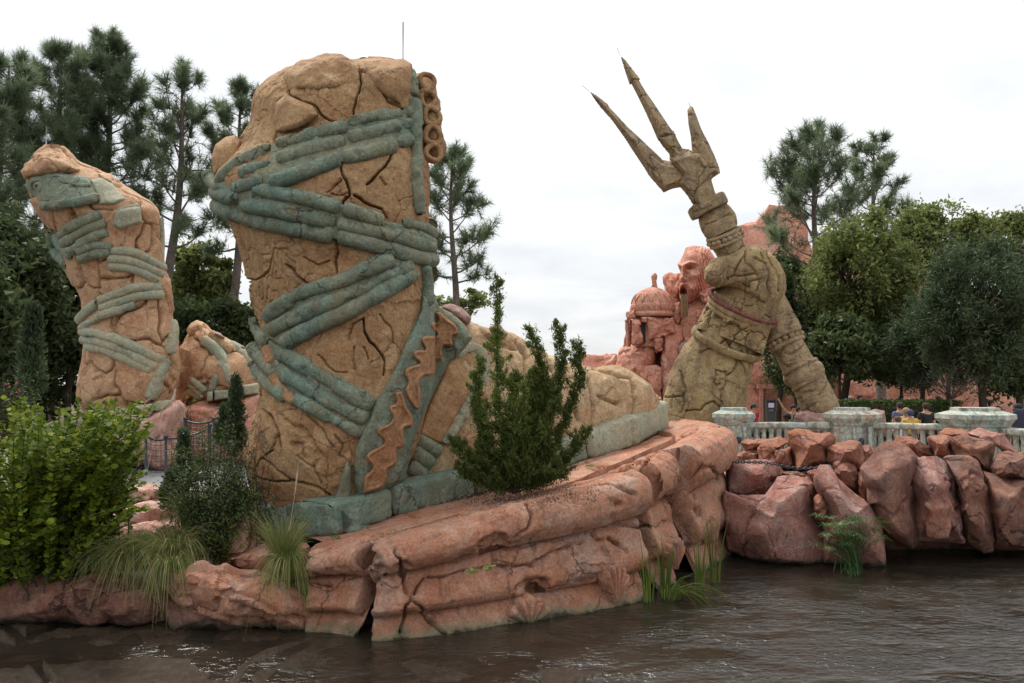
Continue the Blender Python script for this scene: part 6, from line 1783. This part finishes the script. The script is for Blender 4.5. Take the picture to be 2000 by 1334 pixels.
# reeds at the foot of the plinth
def reeds(px, py, n, h, label, seed, group='reeds at the foot of the plinth'):
    Y0 = (HCAM - 0.0) * FPX / (py - 750)
    return grass(px, py, Y0, n, h, 0.16, label, seed, 0.12, 0.010, 'reed', 'reed_clump', 0.0, rad=0.07)
reeds(1268, 1168, 9, 0.95, 'few green reeds at the main block corner', 71)
reeds(1298, 1152, 16, 0.85, 'thick reed clump between the broken plinth blocks', 72)
reeds(1365, 1138, 10, 0.9, 'reeds in the dark gap of the plinth', 73)
reeds(1396, 1130, 11, 1.15, 'tall slim reeds before the last plinth shell', 74)
grass(1310, 1165, 10.6, 40, 0.55, 1.0, 'pale broken reed stalks lying at the waterline', 75, 0.9, 0.006, 'reed', 'fallen_reeds', 0.02, bias=(0.7, -0.2))

# papyrus
def papyrus():
    rng = np.random.default_rng(8)
    base = P(1665, 1112, 12.1); base[2] = 0.0
    root = thing('papyrus_clump', 'umbrella-leaved papyrus clump standing in the water before the pink slab', 'plant', base)
    segs = []; V_ = []; F_ = []; off = 0; parts = []
    for k in range(60):
        tip = P(rng.normal(1664, 26), rng.uniform(1008, 1075), 12.1 + rng.normal() * 0.2)
        b0 = base + rng.normal(size=3) * np.array([0.10, 0.08, 0.0])
        p = smooth_path(np.array([b0, (b0 * 0.5 + tip * 0.5) + np.array([(b0[0] - tip[0]) * 0.2, 0, 0.03]), tip]), 8, 1)
        segs.append((p, np.linspace(0.006, 0.003, 8)))
        m = 16; a = np.arange(m) * 2 * math.pi / m + rng.random()
        L = 0.13 + 0.07 * rng.random()
        d = unit(np.stack([np.cos(a), np.sin(a), 0.25 + 0.15 * rng.normal(size=m)], -1))
        w = unit(np.cross(d, np.array([0, 0, 1.0]))) * 0.006
        mid = tip + d * L * 0.5 + np.array([0, 0, 0.015]); end = tip + d * L - np.array([0, 0, 0.035])
        V = np.stack([tip - w * 0.3, tip + w * 0.3, mid - w, mid + w, end], 1).reshape(-1, 3) if False else np.stack([np.broadcast_to(tip, d.shape) - w * .3, np.broadcast_to(tip, d.shape) + w * .3, mid + w, mid - w, end], 1).reshape(-1, 3)
        kk = np.arange(m) * 5
        parts.append((V, [np.stack([kk, kk + 1, kk + 2, kk + 3], -1), np.stack([kk + 3, kk + 2, kk + 4], -1)]))
    V, F = branch_tubes(segs, 4); obj('stems', V, F, M['papyrus'], root)
    V, F = join(parts); tag(obj('leaf_umbels', V, F, M['papyrus'], root), kind='stuff')
papyrus()
# fern
rng = np.random.default_rng(9)
fb = P(1708, 1020, 12.3)
FE = thing('small_fern', 'small yellow-green fern growing from the rocks above the papyrus', 'plant', fb)
for k, (x, y) in enumerate(((1757, 1028), (1722, 1012), (1738, 1042))):
    tip = P(x, y, 12.15); p = smooth_path(np.array([fb, (fb + tip) / 2 + np.array([0, 0, 0.05]), tip]), 14, 1)
    T = unit(np.gradient(p, axis=0)); parts = [sweep(p, 0.003, n=4)]
    for sgn in (-1, 1):
        for i in range(2, 13):
            d = np.array([0, -0.2, sgn]) * 0.055 * (1 - i / 15) + T[i] * 0.02
            w = T[i] * 0.009; parts.append((np.array([p[i] - w, p[i] + w, p[i] + d]), np.array([[0, 1, 2]])))
    V, F = join(parts); obj('frond', V, F, M['reed'], FE)
# litter, moss lines and tiny weeds on the plinth top
rng = np.random.default_rng(10)
C = np.array([hit_plane(x, y, PA, PB) for x, y in zip(rng.normal(935, 55, 500), rng.normal(978, 10, 500))]) + np.array([0, 0, 0.015])
V, F = leaves(C, 0.028, 0.5, 3.0, rng); tag(obj('dry_litter', V, F, plain_mat('dry_leaf_litter', (0.30, 0.24, 0.20), 0.9)), 'dry leaf litter', 'litter', kind='stuff')
C = np.array([hit_plane(x, y, PA, PB) for x, y in zip(rng.normal(1010, 70, 5000), rng.normal(966, 11, 5000))]) + np.array([0, 0, 0.01])
C += rng.normal(size=C.shape) * 0.01
V, F = leaves(C, 0.03, 0.3, 2.0, rng); tag(obj('brown_needle_litter', V, F, plain_mat('brown_needles', (0.085, 0.045, 0.03), 0.95)), 'brown needle litter under the juniper', 'litter', kind='stuff')
C = []
for ln in (ZP([(620, 490), (870, 440), (1090, 378), (1330, 320)]), ZP([(1330, 675), (1380, 668)]), ZP([(1440, 648), (1480, 640)]), ZQ([(480, 235), (540, 240)]), ZP([(520, 465), (560, 462)])):
    q = smooth_path(np.array(ln), 90, 1); C += [hit_plane(a + rng.normal() * 2.5, b + rng.normal() * 1.2, PA, PB) for a, b in q]
V, F = leaves(np.array(C) + np.array([0, 0, 0.01]), 0.035, 0.5, 1.5, rng); tag(obj('moss', V, F, M['grass']), 'moss and tiny weeds along the plinth cracks', 'moss', kind='stuff')
# ================================================================== red rock temple and cliffs behind
ZF = lambda pts: Zm(pts, 4.764, 1190, 460)
YF = 60.0
kF = YF / FPX / 4.764           # metres per zoom pixel
TM = thing('red_rock_temple', 'red rock temple with small ribbed dome and a giant carved bearded face with open mouth', 'building', P(1300, 830, YF))
def trock(poly, dY=0.0, T=1.2, nm='rock_mass', s=0, n=20, mat='redrock', **kw):
    rg = random.Random(s)
    cuts = [(rg.uniform(-.3, .3), 0.85, 0.6, rg.uniform(.8, .9)), (-0.8, rg.uniform(-.2, .3), 0.8, rg.uniform(.8, .92)), (0.8, rg.uniform(-.2, .3), 0.8, rg.uniform(.8, .92)), (rg.uniform(-.3, .3), -.1, 1, .88)]
    V, F = pillow(ZF(poly), YF + dY, T, n, cuts, box=4.0, amp=0.13, fs=0.9, s=s, crack=0.12, cs=0.55, cw=0.06, soft=40, **kw)
    o = obj(nm, V, F, M[mat], TM); o.data.set_sharp_from_angle(angle=R(22)); return o
for k, (poly, dY, T) in enumerate((
        ([(55, 1720), (55, 1215), (80, 1075), (110, 1035), (180, 1025), (270, 985), (350, 960), (420, 950), (430, 1060), (420, 1720)], 0, 1.6),
        ([(400, 950), (420, 900), (470, 905), (492, 960), (490, 1070), (430, 1100)], -1.0, 0.8),
        ([(475, 840), (550, 810), (640, 830), (690, 870), (700, 960), (640, 1060), (660, 1130), (600, 1200), (600, 1720), (480, 1720), (475, 1150), (495, 1000)], -0.6, 1.4),
        ([(640, 850), (690, 780), (740, 640), (830, 590), (900, 600), (935, 640), (960, 800), (960, 1720), (700, 1720), (650, 1000)], -0.2, 1.5),
        ([(240, 1210), (440, 1195), (490, 1240), (490, 1720), (250, 1720)], -1.6, 0.9),
        ([(815, 700), (900, 700), (880, 790), (840, 840)], -1.5, 0.6),
        ([(500, 400), (510, 370), (560, 345), (600, 360), (650, 350), (700, 420), (700, 800), (600, 800), (560, 620), (520, 520)], 2.0, 1.5),
        ([(830, 540), (900, 500), (980, 500), (1000, 640), (940, 660), (860, 620)], -1.0, 0.9),
        ([(590, 640), (650, 625), (660, 760), (640, 830), (600, 780)], 0.2, 0.8),
        ([(720, 640), (740, 600), (830, 560), (900, 560), (900, 700), (760, 780), (720, 760)], 0.3, 0.8),
        ([(-330, 1120), (-240, 1108), (75, 1112), (80, 1720), (-330, 1720)], 4.0, 1.5))):
    trock(poly, dY, T, s=700 + k)
trock([(170, 780), (600, 770), (640, 620), (720, 560), (980, 520), (1010, 800), (1010, 1720), (120, 1720), (120, 1060)], 2.6, 1.6, s=760, n=40)
trock([(760, 300), (980, 230), (1020, 420), (1000, 720), (760, 720)], 3.2, 1.4, s=761)
trock([(645, 1040), (710, 970), (745, 1030), (730, 1090), (650, 1140)], -1.9, 0.5, 'grey_boulder', 720, 16, 'mauve')
# drum of the dome: broken piers and a dark window
dcx, dcy = ZF([(402, 700)])[0]
DC = P(dcx, dcy, YF)
for k, (poly, dY) in enumerate((([(140, 790), (170, 775), (205, 785), (205, 850), (190, 1030), (170, 1030), (165, 880)], -0.6), ([(205, 780), (255, 758), (300, 785), (312, 1000), (210, 1030)], -1.3), ([(355, 758), (430, 752), (600, 765), (610, 900), (470, 960), (355, 980)], -1.3), ([(300, 758), (360, 758), (360, 815), (300, 815)], -1.2), ([(160, 720), (225, 705), (235, 760), (170, 775)], -1.0))):
    trock(poly, dY, 0.5, 'drum_pier', 730 + k, 16)
a, b = ZF([(290, 800)])[0], ZF([(370, 1000)])[0]
p0, p1 = P(a[0], a[1], YF - 0.9), P(b[0], b[1], YF - 0.9)
V, F = box_v(p0[0], p1[0], YF - 0.9, YF - 0.5, p1[2], p0[2]); obj('dark_window', V, F, plain_mat('dark_opening', (0.02, 0.02, 0.025), 0.6), TM, smooth=False)
def lathe(c, prof, n, mat, nm, parent):
    th = np.arange(n) * 2 * math.pi / n; pr = np.array(prof)
    V = np.stack([c[0] + pr[:, 0:1] * np.cos(th), c[1] + pr[:, 0:1] * np.sin(th), c[2] + np.broadcast_to(pr[:, 1:2], (len(pr), n))], -1).reshape(-1, 3)
    return obj(nm, V, grid_faces(len(pr), n, False, True)[:, ::-1], mat, parent)
prof = [(195, 48), (205, 42), (207, 18), (200, 14), (200, 6), (204, 2), (204, -30), (198, -34), (198, -42), (205, -46), (203, -60), (195, -64)]
prof = [(r * kF, (-z) * kF) for r, z in ((190, 62), (204, 55), (206, 25), (199, 20), (199, 8), (205, 4), (203, -35), (205, -48), (196, -54), (194, -66), (186, -100), (165, -140), (135, -172), (100, -196), (62, -210), (55, -214), (40, -217), (0, -219))]
dome = lathe(DC, prof, 72, M['redrock'], 'dome', TM)
lathe(DC + np.array([0, 0.35, 0]), [(178 * kF, -340 * kF), (178 * kF, -40 * kF), (0, -38 * kF)], 40, M['redrock'], 'drum_core', TM)
R_d = 200 * kF
def dome_pt(a, z):   # z in zoom px above the rim reference
    zz = np.array([54, 66, 100, 140, 172, 196]); rr = np.array([198, 196, 188, 167, 137, 102])
    r = (np.interp(z, zz, rr) + 2) * kF
    return DC + np.array([r * math.cos(a), r * math.sin(a), z * kF])
for k in range(14):
    a0, a1 = k * 2 * math.pi / 14, (k + 1) * 2 * math.pi / 14
    pts = [dome_pt(a0 + (a1 - a0) * t, 62 + (150 - 62) * (1 - abs(2 * t - 1))) for t in np.linspace(0, 1, 13)]
    V, F = sweep(np.array(pts), 0.035, n=5); obj('zigzag_rib', V, F, M['redrock'], dome)
for k in range(28):
    a0, a1 = k * 2 * math.pi / 28, (k + 1) * 2 * math.pi / 28
    pts = [DC + np.array([206 * kF * math.cos(a0 + (a1 - a0) * t), 206 * kF * math.sin(a0 + (a1 - a0) * t), (-2 + 30 * (1 - abs(2 * t - 1))) * kF]) for t in np.linspace(0, 1, 9)]
    V, F = sweep(np.array(pts), 0.03, n=4); obj('zigzag_rib', V, F, M['redrock'], dome)
V, F = pillow(ZF([(382, 495), (400, 465), (392, 420), (388, 380), (405, 360), (428, 346), (440, 365), (444, 430), (442, 460), (448, 495)]), YF, 0.25, 14, amp=0.05, fs=2, s=3); obj('finial', V, F, M['redrock'], TM)
# carved face
FPOLY = [(712, 115), (790, 95), (860, 105), (930, 125), (985, 215), (960, 320), (900, 430), (870, 510), (800, 600), (740, 640), (700, 620), (655, 600), (652, 490), (662, 455), (650, 425), (652, 385), (662, 340), (648, 310), (634, 270), (658, 235), (685, 185)]
V, F = pillow(ZF(FPOLY), YF + 0.6, 2.2, 62, amp=0.02, fs=1.5, s=5, box=2.2)
px, py = proj(V); zx = (px - 1190) * 4.764; zy = (py - 460) * 4.764
def ln(pts, w): return np.exp(-(seg_dist(zx, zy, [pts]) / w) ** 2)
def gb(x, y, sx, sy): return np.exp(-((zx - x) / sx) ** 2 - ((zy - y) / sy) ** 2)
fr = V[:, 1] < YF + 0.7
h = 0.30 * ln([(640, 275), (690, 285)], 16) + 0.42 * ln([(705, 275), (750, 255), (800, 262)], 15) - 0.45 * gb(745, 298, 32, 15) - 0.25 * gb(668, 305, 14, 14) + 0.10 * gb(745, 300, 18, 7)
h += 0.75 * ln([(690, 300), (684, 350), (682, 400)], 15) + 0.5 * gb(684, 410, 20, 14) + 0.2 * gb(705, 415, 14, 12) - 0.3 * gb(690, 436, 26, 6)
h += 0.30 * gb(790, 370, 40, 30) - 0.22 * gb(755, 420, 18, 40) + 0.40 * ln([(668, 462), (700, 448), (740, 462), (765, 500)], 13) + 0.2 * gb(760, 190, 60, 35)
h -= 1.9 * sstep(1.15, 0.8, np.sqrt(((zx - 690) / 32) ** 2 + ((zy - 520) / 52) ** 2))
hair = sstep(820, 870, zx + 0.12 * (zy - 150)) ; top = sstep(150, 120, zy + 0.1 * (zx - 700))
h += 0.12 * np.sin(zx * 0.24 - zy * 0.06 + 3 * fbm(V, 1.0, 3, 4)) * np.maximum(hair, top) + 0.20 * hair
beard = sstep(430, 520, zy) * sstep(735, 770, zx)
h += 0.08 * np.sin(zx * 0.22 + zy * 0.08 + 3 * fbm(V, 1.0, 3, 8)) * beard + 0.15 * beard
V[:, 1] -= np.where(fr, h, 0); V[:, 0] -= np.where(fr, 0.25 * h, 0)
obj('carved_face', V, F, M['redrock'], TM)
a, b = ZF([(668, 545)])[0], ZF([(735, 765)])[0]
p0, p1 = P(a[0], a[1], YF - 1.5), P(b[0], b[1], YF - 1.5)
dr = None
M['oldwood'] = plain_mat('old_brown_wood', (0.20, 0.12, 0.06), 0.8, 0.3, 3.0)
for k in range(3):
    w = (p1[0] - p0[0]) / 3
    V, F = box_v(p0[0] + k * w + 0.01, p0[0] + (k + 1) * w - 0.01, YF - 1.55 + 0.02 * k, YF - 1.3, p1[2] + 0.05 * k, p0[2] - 0.04 * (k % 2)); obj('mouth_plank', V, F, M['oldwood'], TM, smooth=False)
# cliffs glimpsed through the trees
for k, (poly, lbl) in enumerate((([(1438, 900), (1438, 470), (1452, 450), (1490, 440), (1490, 412), (1566, 408), (1575, 470), (1600, 560), (1600, 900)], 'red rock cliff with square top behind the spreading pine'),
                                 ([(1590, 900), (1595, 490), (1610, 462), (1668, 465), (1690, 500), (1705, 900)], 'low red rock stack behind the spreading tree'),
                                 ([(1690, 900), (1700, 520), (1720, 485), (1750, 443), (1765, 443), (1800, 475), (1815, 520), (1850, 900)], 'pointed red rock peak showing between leaves'))):
    rock('red_cliff', poly, 56 + k, 2.5, lbl, mat='redrock', cat='cliff', seed=800 + k, n=24, box=5, amp=0.15, crack=0.2, cs=0.35, cw=0.07)
rock('red_cliff', [(1420, 900), (1425, 640), (1600, 610), (1850, 600), (2080, 560), (2120, 900)], 52, 2.0, 'long low red rock wall behind the trees and people', mat='redrock', cat='cliff', seed=810, n=28, box=7, amp=0.15, crack=0.2, cs=0.4, cw=0.07)
# facade with a cash machine
FA = thing('red_facade', 'low red plaster facade with doorway piers behind the stone arm', 'building', P(1520, 830, 36))
def fbox(x0, x1, y0, y1, Y0, T, nm, mat, parent, zb=None):
    a, b = P(x0, y0, Y0), P(x1, y1, Y0)
    V, F = box_v(a[0], b[0], Y0, Y0 + T, b[2] if zb is None else zb, a[2]); return obj(nm, V, F, M[mat], parent, smooth=False)
fbox(1452, 1640, 735, 840, 36.0, 0.6, 'wall', 'redrock', FA, 0.3)
for x in (1484, 1522): fbox(x, x + 8, 758, 840, 35.8, 0.15, 'pier', 'redrock', FA, 0.3)
fbox(1480, 1534, 750, 759, 35.75, 0.2, 'lintel', 'redrock', FA)
AT = thing('cash_machine', 'grey cash machine with lit screen in the red doorway', 'machine', P(1507, 830, 35.6))
M['greymetal'] = plain_mat('grey_panel', (0.10, 0.11, 0.12), 0.5)
m, nt, b_ = _mat('lit_screen'); b_.inputs['Base Color'].default_value = (0.25, 0.24, 0.30, 1); b_.inputs['Emission Color'].default_value = (0.55, 0.5, 0.62, 1); b_.inputs['Emission Strength'].default_value = 0.35; M['screen'] = m
fbox(1497, 1516, 782, 840, 35.5, 0.25, 'cabinet', 'greymetal', AT, 0.3)
fbox(1501, 1512, 787, 796, 35.47, 0.02, 'screen', 'screen', AT); fbox(1502, 1511, 800, 803, 35.45, 0.04, 'keypad', 'rod', AT); fbox(1499, 1514, 783.5, 786, 35.46, 0.03, 'hood', 'darkmetal', AT)
rock('brown_rock', [(1553, 812), (1575, 804), (1610, 812), (1640, 826), (1640, 850), (1550, 850)], 23.2, 0.6, 'low brown rock at the foot of the trident butt', mat='mauve', seed=901, n=16)
rock('brown_rock', [(1693, 806), (1712, 799), (1728, 803), (1732, 850), (1690, 850)], 22.5, 0.5, 'dark brown rock beside the second pillar before the hedge', mat='mauve', seed=902, n=16)

# ================================================================== people
CL = {}
def cloth(col):
    if col not in CL: CL[col] = plain_mat('cloth_%02x%02x%02x' % tuple(int(c * 255) for c in col), col, 0.85, 0.12, 20)
    return CL[col]
def skinmesh(name, verts, edges, radii, mat, parent, root=0):
    me = bpy.data.meshes.new(name); me.from_pydata([tuple(v) for v in verts], edges, [])
    me.materials.append(mat)
    o = bpy.data.objects.new(name, me); COL.objects.link(o); o.parent = parent
    md = o.modifiers.new('skin', 'SKIN'); md.use_smooth_shade = True
    sv = me.skin_vertices[0].data
    for k, r_ in enumerate(radii):
        sv[k].radius = (r_, r_) if not isinstance(r_, tuple) else r_
        sv[k].use_root = (k == root)
    s = o.modifiers.new('sub', 'SUBSURF'); s.levels = 1; s.render_levels = 1
    return o
def person(label, px, Y0, H, rz, shirt, pants, hair, skin=(0.42, 0.24, 0.16), arms=None, seat=False, hat=None, longhair=False, zf=0.46, sleeves=True):
    loc = P(px, 780, Y0); loc[2] = zf
    root = thing('person', label, 'person', loc); root.rotation_euler = (0, 0, rz)
    dz = -0.26 if seat else 0.0
    def S(p): return Vector((p[0] * H, p[1] * H, (p[2] + dz) * H if p[2] > 0.45 else p[2] * H))
    j = {'pel': (0, 0, .52), 'waist': (0, 0, .60), 'chest': (0, 0, .73), 'nb': (0, .005, .815), 'nk': (0, 0, .85), 'hd1': (0, -.008, .885), 'hd2': (0, -.006, .93), 'hd3': (0, 0, .965), 'nose': (0, -.066, .918)}
    A = arms or (((.145, .01, .64), (.15, -.04, .50)), ((.145, .01, .64), (.15, -.04, .50)))
    for sgn, nm, (el, wr) in ((-1, 'L', A[0]), (1, 'R', A[1])):
        j['sh' + nm] = (sgn * .105, .005, .80); j['el' + nm] = (sgn * el[0], el[1], el[2]); j['wr' + nm] = (sgn * wr[0], wr[1], wr[2])
        d = np.array(wr) - np.array(el); d = d / np.linalg.norm(d)
        pal = np.array(wr) + d * 0.03
        j['pa' + nm] = (sgn * pal[0], pal[1], pal[2])
        for q in range(4):
            o_ = (q - 1.5) * 0.011; t = pal + d * (0.045 - 0.006 * abs(q - 1.4)) + np.array([0.2 * o_, o_ - 0.004, 0.0]); j['f%d%s' % (q, nm)] = (sgn * t[0], t[1], t[2])
        t = pal + np.array([-0.01, -0.026, 0.0]) + d * 0.012; j['th' + nm] = (sgn * t[0], t[1], t[2])
        if seat: j['hip' + nm] = (sgn * .05, 0, .51); j['kn' + nm] = (sgn * .06, -.25, .27); j['an' + nm] = (sgn * .06, -.26, .04)
        else: j['hip' + nm] = (sgn * .05, 0, .50); j['kn' + nm] = (sgn * .055, -.015, .28); j['an' + nm] = (sgn * .055, .012, .05)
        j['to' + nm] = (sgn * .062, j['an' + nm][1] - .10, .022)
    names = list(j); ix = {n: k for k, n in enumerate(names)}
    E = [('pel', 'waist'), ('waist', 'chest'), ('chest', 'nb'), ('nb', 'nk'), ('nk', 'hd1'), ('hd1', 'hd2'), ('hd2', 'hd3'), ('hd2', 'nose')]
    for n in 'LR':
        E += [('nb', 'sh' + n), ('sh' + n, 'el' + n), ('el' + n, 'wr' + n), ('wr' + n, 'pa' + n), ('pa' + n, 'th' + n), ('pel', 'hip' + n), ('hip' + n, 'kn' + n), ('kn' + n, 'an' + n), ('an' + n, 'to' + n)] + [('pa' + n, 'f%d%s' % (q, n)) for q in range(4)]
    rad = {'pel': (.085, .062), 'waist': (.078, .055), 'chest': (.095, .065), 'nb': (.055, .045), 'nk': .033, 'hd1': .042, 'hd2': .058, 'hd3': .044, 'nose': .008}
    rr = []
    for n in names:
        b = n[:2]
        rr.append(rad.get(n) or {'sh': .042, 'el': .028, 'wr': .019, 'pa': .020, 'th': .006, 'hi': .062, 'kn': .040, 'an': .026, 'to': .022}.get(b, .0055))
    rr = [tuple(c * H for c in r_) if isinstance(r_, tuple) else r_ * H for r_ in rr]
    body = skinmesh('body', [S(j[n]) for n in names], [(ix[a], ix[b]) for a, b in E], rr, cloth(skin), root)
    # shirt and trousers, a little larger than the body under them
    sn = ['pel', 'waist', 'chest', 'nb'] + (['shL', 'elL', 'shR', 'elR'] if sleeves else ['shL', 'shR'])
    si = {n: k for k, n in enumerate(sn)}
    P_ = {n: np.array(j[n]) for n in sn}
    if sleeves:
        for n in 'LR': P_['el' + n] = P_['sh' + n] + (P_['el' + n] - P_['sh' + n]) * 0.72
    se = [('pel', 'waist'), ('waist', 'chest'), ('chest', 'nb'), ('nb', 'shL'), ('nb', 'shR')] + ([('shL', 'elL'), ('shR', 'elR')] if sleeves else [])
    sr_ = {'pel': (.098, .074), 'waist': (.094, .068), 'chest': (.106, .075), 'nb': (.060, .052), 'shL': .052, 'shR': .052, 'elL': .043, 'elR': .043}
    skinmesh('shirt', [S(P_[n]) for n in sn], [(si[a], si[b]) for a, b in se], [tuple(c * H for c in sr_[n]) if isinstance(sr_[n], tuple) else sr_[n] * H for n in sn], cloth(shirt), root)
    tn = ['pel', 'hipL', 'knL', 'anL', 'hipR', 'knR', 'anR']; ti = {n: k for k, n in enumerate(tn)}
    skinmesh('trousers', [S(j[n]) for n in tn], [(ti[a], ti[b]) for a, b in (('pel', 'hipL'), ('hipL', 'knL'), ('knL', 'anL'), ('pel', 'hipR'), ('hipR', 'knR'), ('knR', 'anR'))], [(.094 * H, .070 * H)] + [.070 * H, .050 * H, .036 * H] * 2, cloth(pants), root)
    v, f = qsphere(7)
    hc = np.array(S((0, .008, .936)))
    keep = (v[:, 2] > -0.15) | ((v[:, 1] > 0.15) & (v[:, 2] > -0.75))
    if longhair: keep |= (v[:, 1] > 0.1)
    ff = f[keep[f].all(1)]
    vv = v * np.array([.068, .074, .070]) * H
    if longhair: vv[:, 2] = np.where(v[:, 2] < -0.1, vv[:, 2] * 2.0, vv[:, 2])
    ho = obj('hair' if hat is None else 'cap', vv + hc, ff, cloth(hair if hat is None else hat), None); ho.parent = root
    if hat is not None:
        V, F = sweep(np.array([hc + np.array([0, -.05 * H, .012 * H]), hc + np.array([0, -.12 * H, .0])]), [.052 * H, .040 * H], .008 * H, n=10, hint=(0, 0, 1)); bo = obj('brim', V, F, cloth(hat), None); bo.parent = ho
    return root
BACK = math.pi
k_ = (0.012, 0.012, 0.014); dk = (0.03, 0.03, 0.04); brn = (0.03, 0.018, 0.012)
up_arm = (((.20, -.05, .92), (.27, -.06, 1.06)), ((.145, .01, .64), (.15, -.04, .50)))
person('man in black t-shirt walking away behind the rail', 1808, 25.0, 1.76, BACK + 0.1, k_, dk, brn)
person('man in slate blue t-shirt beside the yellow-shirted one', 1757, 25.6, 1.77, BACK + 0.2, (0.10, 0.10, 0.17), dk, brn)
person('person in yellow t-shirt and navy cap behind the rail', 1776, 23.6, 1.60, BACK, (0.55, 0.36, 0.03), dk, brn, hat=(0.045, 0.05, 0.11))
person('blonde person half hidden by the navy cap', 1769, 24.6, 1.62, BACK, (0.35, 0.30, 0.26), dk, (0.28, 0.17, 0.08), longhair=True)
person('child in white with dark straps before the slate blue man', 1752, 23.2, 1.42, BACK, (0.55, 0.55, 0.56), dk, (0.10, 0.06, 0.04))
bp_ = person('man in white t-shirt carrying a navy backpack', 1988, 22.4, 1.80, BACK - 0.5, (0.62, 0.62, 0.66), dk, k_)
person('person in yellow sleeve behind the third pillar', 1953, 22.8, 1.35, BACK, (0.60, 0.40, 0.04), dk, brn)
person('woman in grey and white top beyond the third pillar', 1936, 33.0, 1.70, 0.9, (0.50, 0.46, 0.48), dk, brn, longhair=True)
person('person in dark top with pink cap near the white-topped woman', 1962, 27.0, 1.50, BACK, dk, dk, brn, hat=(0.45, 0.25, 0.28))
person('person in dark maroon near the pink cap', 1949, 29.0, 1.55, BACK, (0.06, 0.02, 0.025), dk, k_)
person('person in red t-shirt and cap beside the stone arm', 1472, 29.0, 1.62, 0.6, (0.42, 0.02, 0.03), (0.40, 0.28, 0.20), k_, hat=k_)
person('seated man in charcoal t-shirt by the strollers', 1536, 25.5, 1.75, -1.3, (0.035, 0.035, 0.042), dk, k_, skin=(0.10, 0.055, 0.04), seat=True, zf=0.58)
person('woman in green tank top with one arm raised', 1550, 27.0, 1.66, -0.3, (0.02, 0.28, 0.11), dk, k_, arms=up_arm, sleeves=False)
person('woman in black top lifting hands to her face', 1562, 26.4, 1.62, 0.2, k_, dk, brn, arms=(((.15, -.05, .68), (.07, -.10, .84)), ((.15, -.05, .68), (.07, -.10, .84))))
person('person in purple shirt behind the hedge', 1662, 42, 1.72, 0.8, (0.13, 0.02, 0.07), dk, (0.30, 0.26, 0.22))
person('person in maroon and orange beside the purple shirt', 1655, 41, 1.50, 0.4, (0.30, 0.09, 0.02), dk, brn)
person('man in black vest over white shirt behind the hedge', 1679, 41, 1.78, 1.0, (0.03, 0.035, 0.04), dk, k_)
person('woman in black strap top behind the hedge', 1760, 43, 1.74, 0.2, k_, dk, brn, sleeves=False, longhair=True)
person('person in blue behind the hedge', 1722, 44, 1.70, 0.2, (0.04, 0.08, 0.25), dk, k_)
person('person in red near the strap-top woman', 1753, 45, 1.55, 0.2, (0.5, 0.03, 0.03), dk, k_)
person('person in a dark cap before the bare-twigged tree', 1833, 40, 1.74, 1.2, (0.05, 0.05, 0.05), dk, k_, hat=k_)
# backpack
bl = P(1991, 806, 22.1)
BK = thing('backpack', 'navy backpack on the white-shirted man', 'bag', bl)
V, F = pillow([(1977, 806), (1984, 798), (2000, 799), (2008, 810), (2010, 850), (1976, 850)], 22.15, 0.13, 14, box=3, amp=0.0); obj('bag', V, F, cloth((0.02, 0.022, 0.045)), BK)
for x in (1982, 1999):
    V, F = sweep(P(np.array([x, x - 2, x - 2]), np.array([800, 797, 806]), np.array([22.1, 22.35, 22.5])), 0.022, n=6); obj('strap', V, F, cloth((0.02, 0.022, 0.045)), BK)
# strollers
def stroller(px, Y0, rz, label, col):
    c = P(px, 800, Y0); c[2] = 0.46
    root = thing('stroller', label, 'stroller', c); m = cloth(col)
    ca, sa = math.cos(rz), math.sin(rz)
    def W(v): v = np.asarray(v, float); return np.stack([c[0] + v[..., 0] * ca - v[..., 1] * sa, c[1] + v[..., 0] * sa + v[..., 1] * ca, c[2] + v[..., 2]], -1)
    a = np.linspace(-0.2, 2.2, 10); b = np.linspace(-0.24, 0.24, 7)
    G = np.stack([np.stack([0 * t + 0.02 - 0.30 * np.cos(a), 0 * a + t, 0.78 + 0.28 * np.sin(a) * (1 - 1.5 * t * t)], -1) for t in b], 0)
    obj('canopy', W(G.reshape(-1, 3)), grid_faces(7, 10), m, root)
    V, F = box_v(-.22, .22, -.22, .22, .42, .52); obj('seat', W(V), F, m, root, smooth=False)
    V, F = box_v(.16, .24, -.22, .22, .50, .92); obj('backrest', W(V), F, m, root, smooth=False)
    for sy in (-.25, .25):
        V, F = sweep(W(np.array([(-.42, sy, .10), (-.1, sy, .42), (.25, sy, .85), (.42, sy, 1.05)])), 0.016, n=6); obj('frame', V, F, M['darkmetal'], root)
        V, F = sweep(W(np.array([(.38, sy, .10), (-.1, sy, .5)])), 0.016, n=6); obj('frame', V, F, M['darkmetal'], root)
        for sx in (-.42, .38):
            t = np.linspace(0, 2 * math.pi, 17); V, F = sweep(W(np.stack([sx + .1 * np.cos(t), 0 * t + sy, .12 + .1 * np.sin(t)], -1)), 0.02, n=6, hint=(-sa, ca, 0), cap=False); obj('wheel', V, F, M['darkmetal'], root)
    V, F = sweep(W(np.array([(.42, -.25, 1.05), (.42, .25, 1.05)])), 0.018, n=6); obj('handle', V, F, M['darkmetal'], root)
stroller(1487, 24.5, 0.3, 'black stroller parked beside the red-shirted person', k_)
stroller(1503, 24.0, 2.6, 'dark navy stroller before the cash machine', (0.015, 0.018, 0.035))
stroller(1522, 24.4, 0.1, 'black stroller next to the seated man', k_)
stroller(1548, 23.6, 1.2, 'charcoal stroller beneath the green tank top', (0.03, 0.03, 0.033))
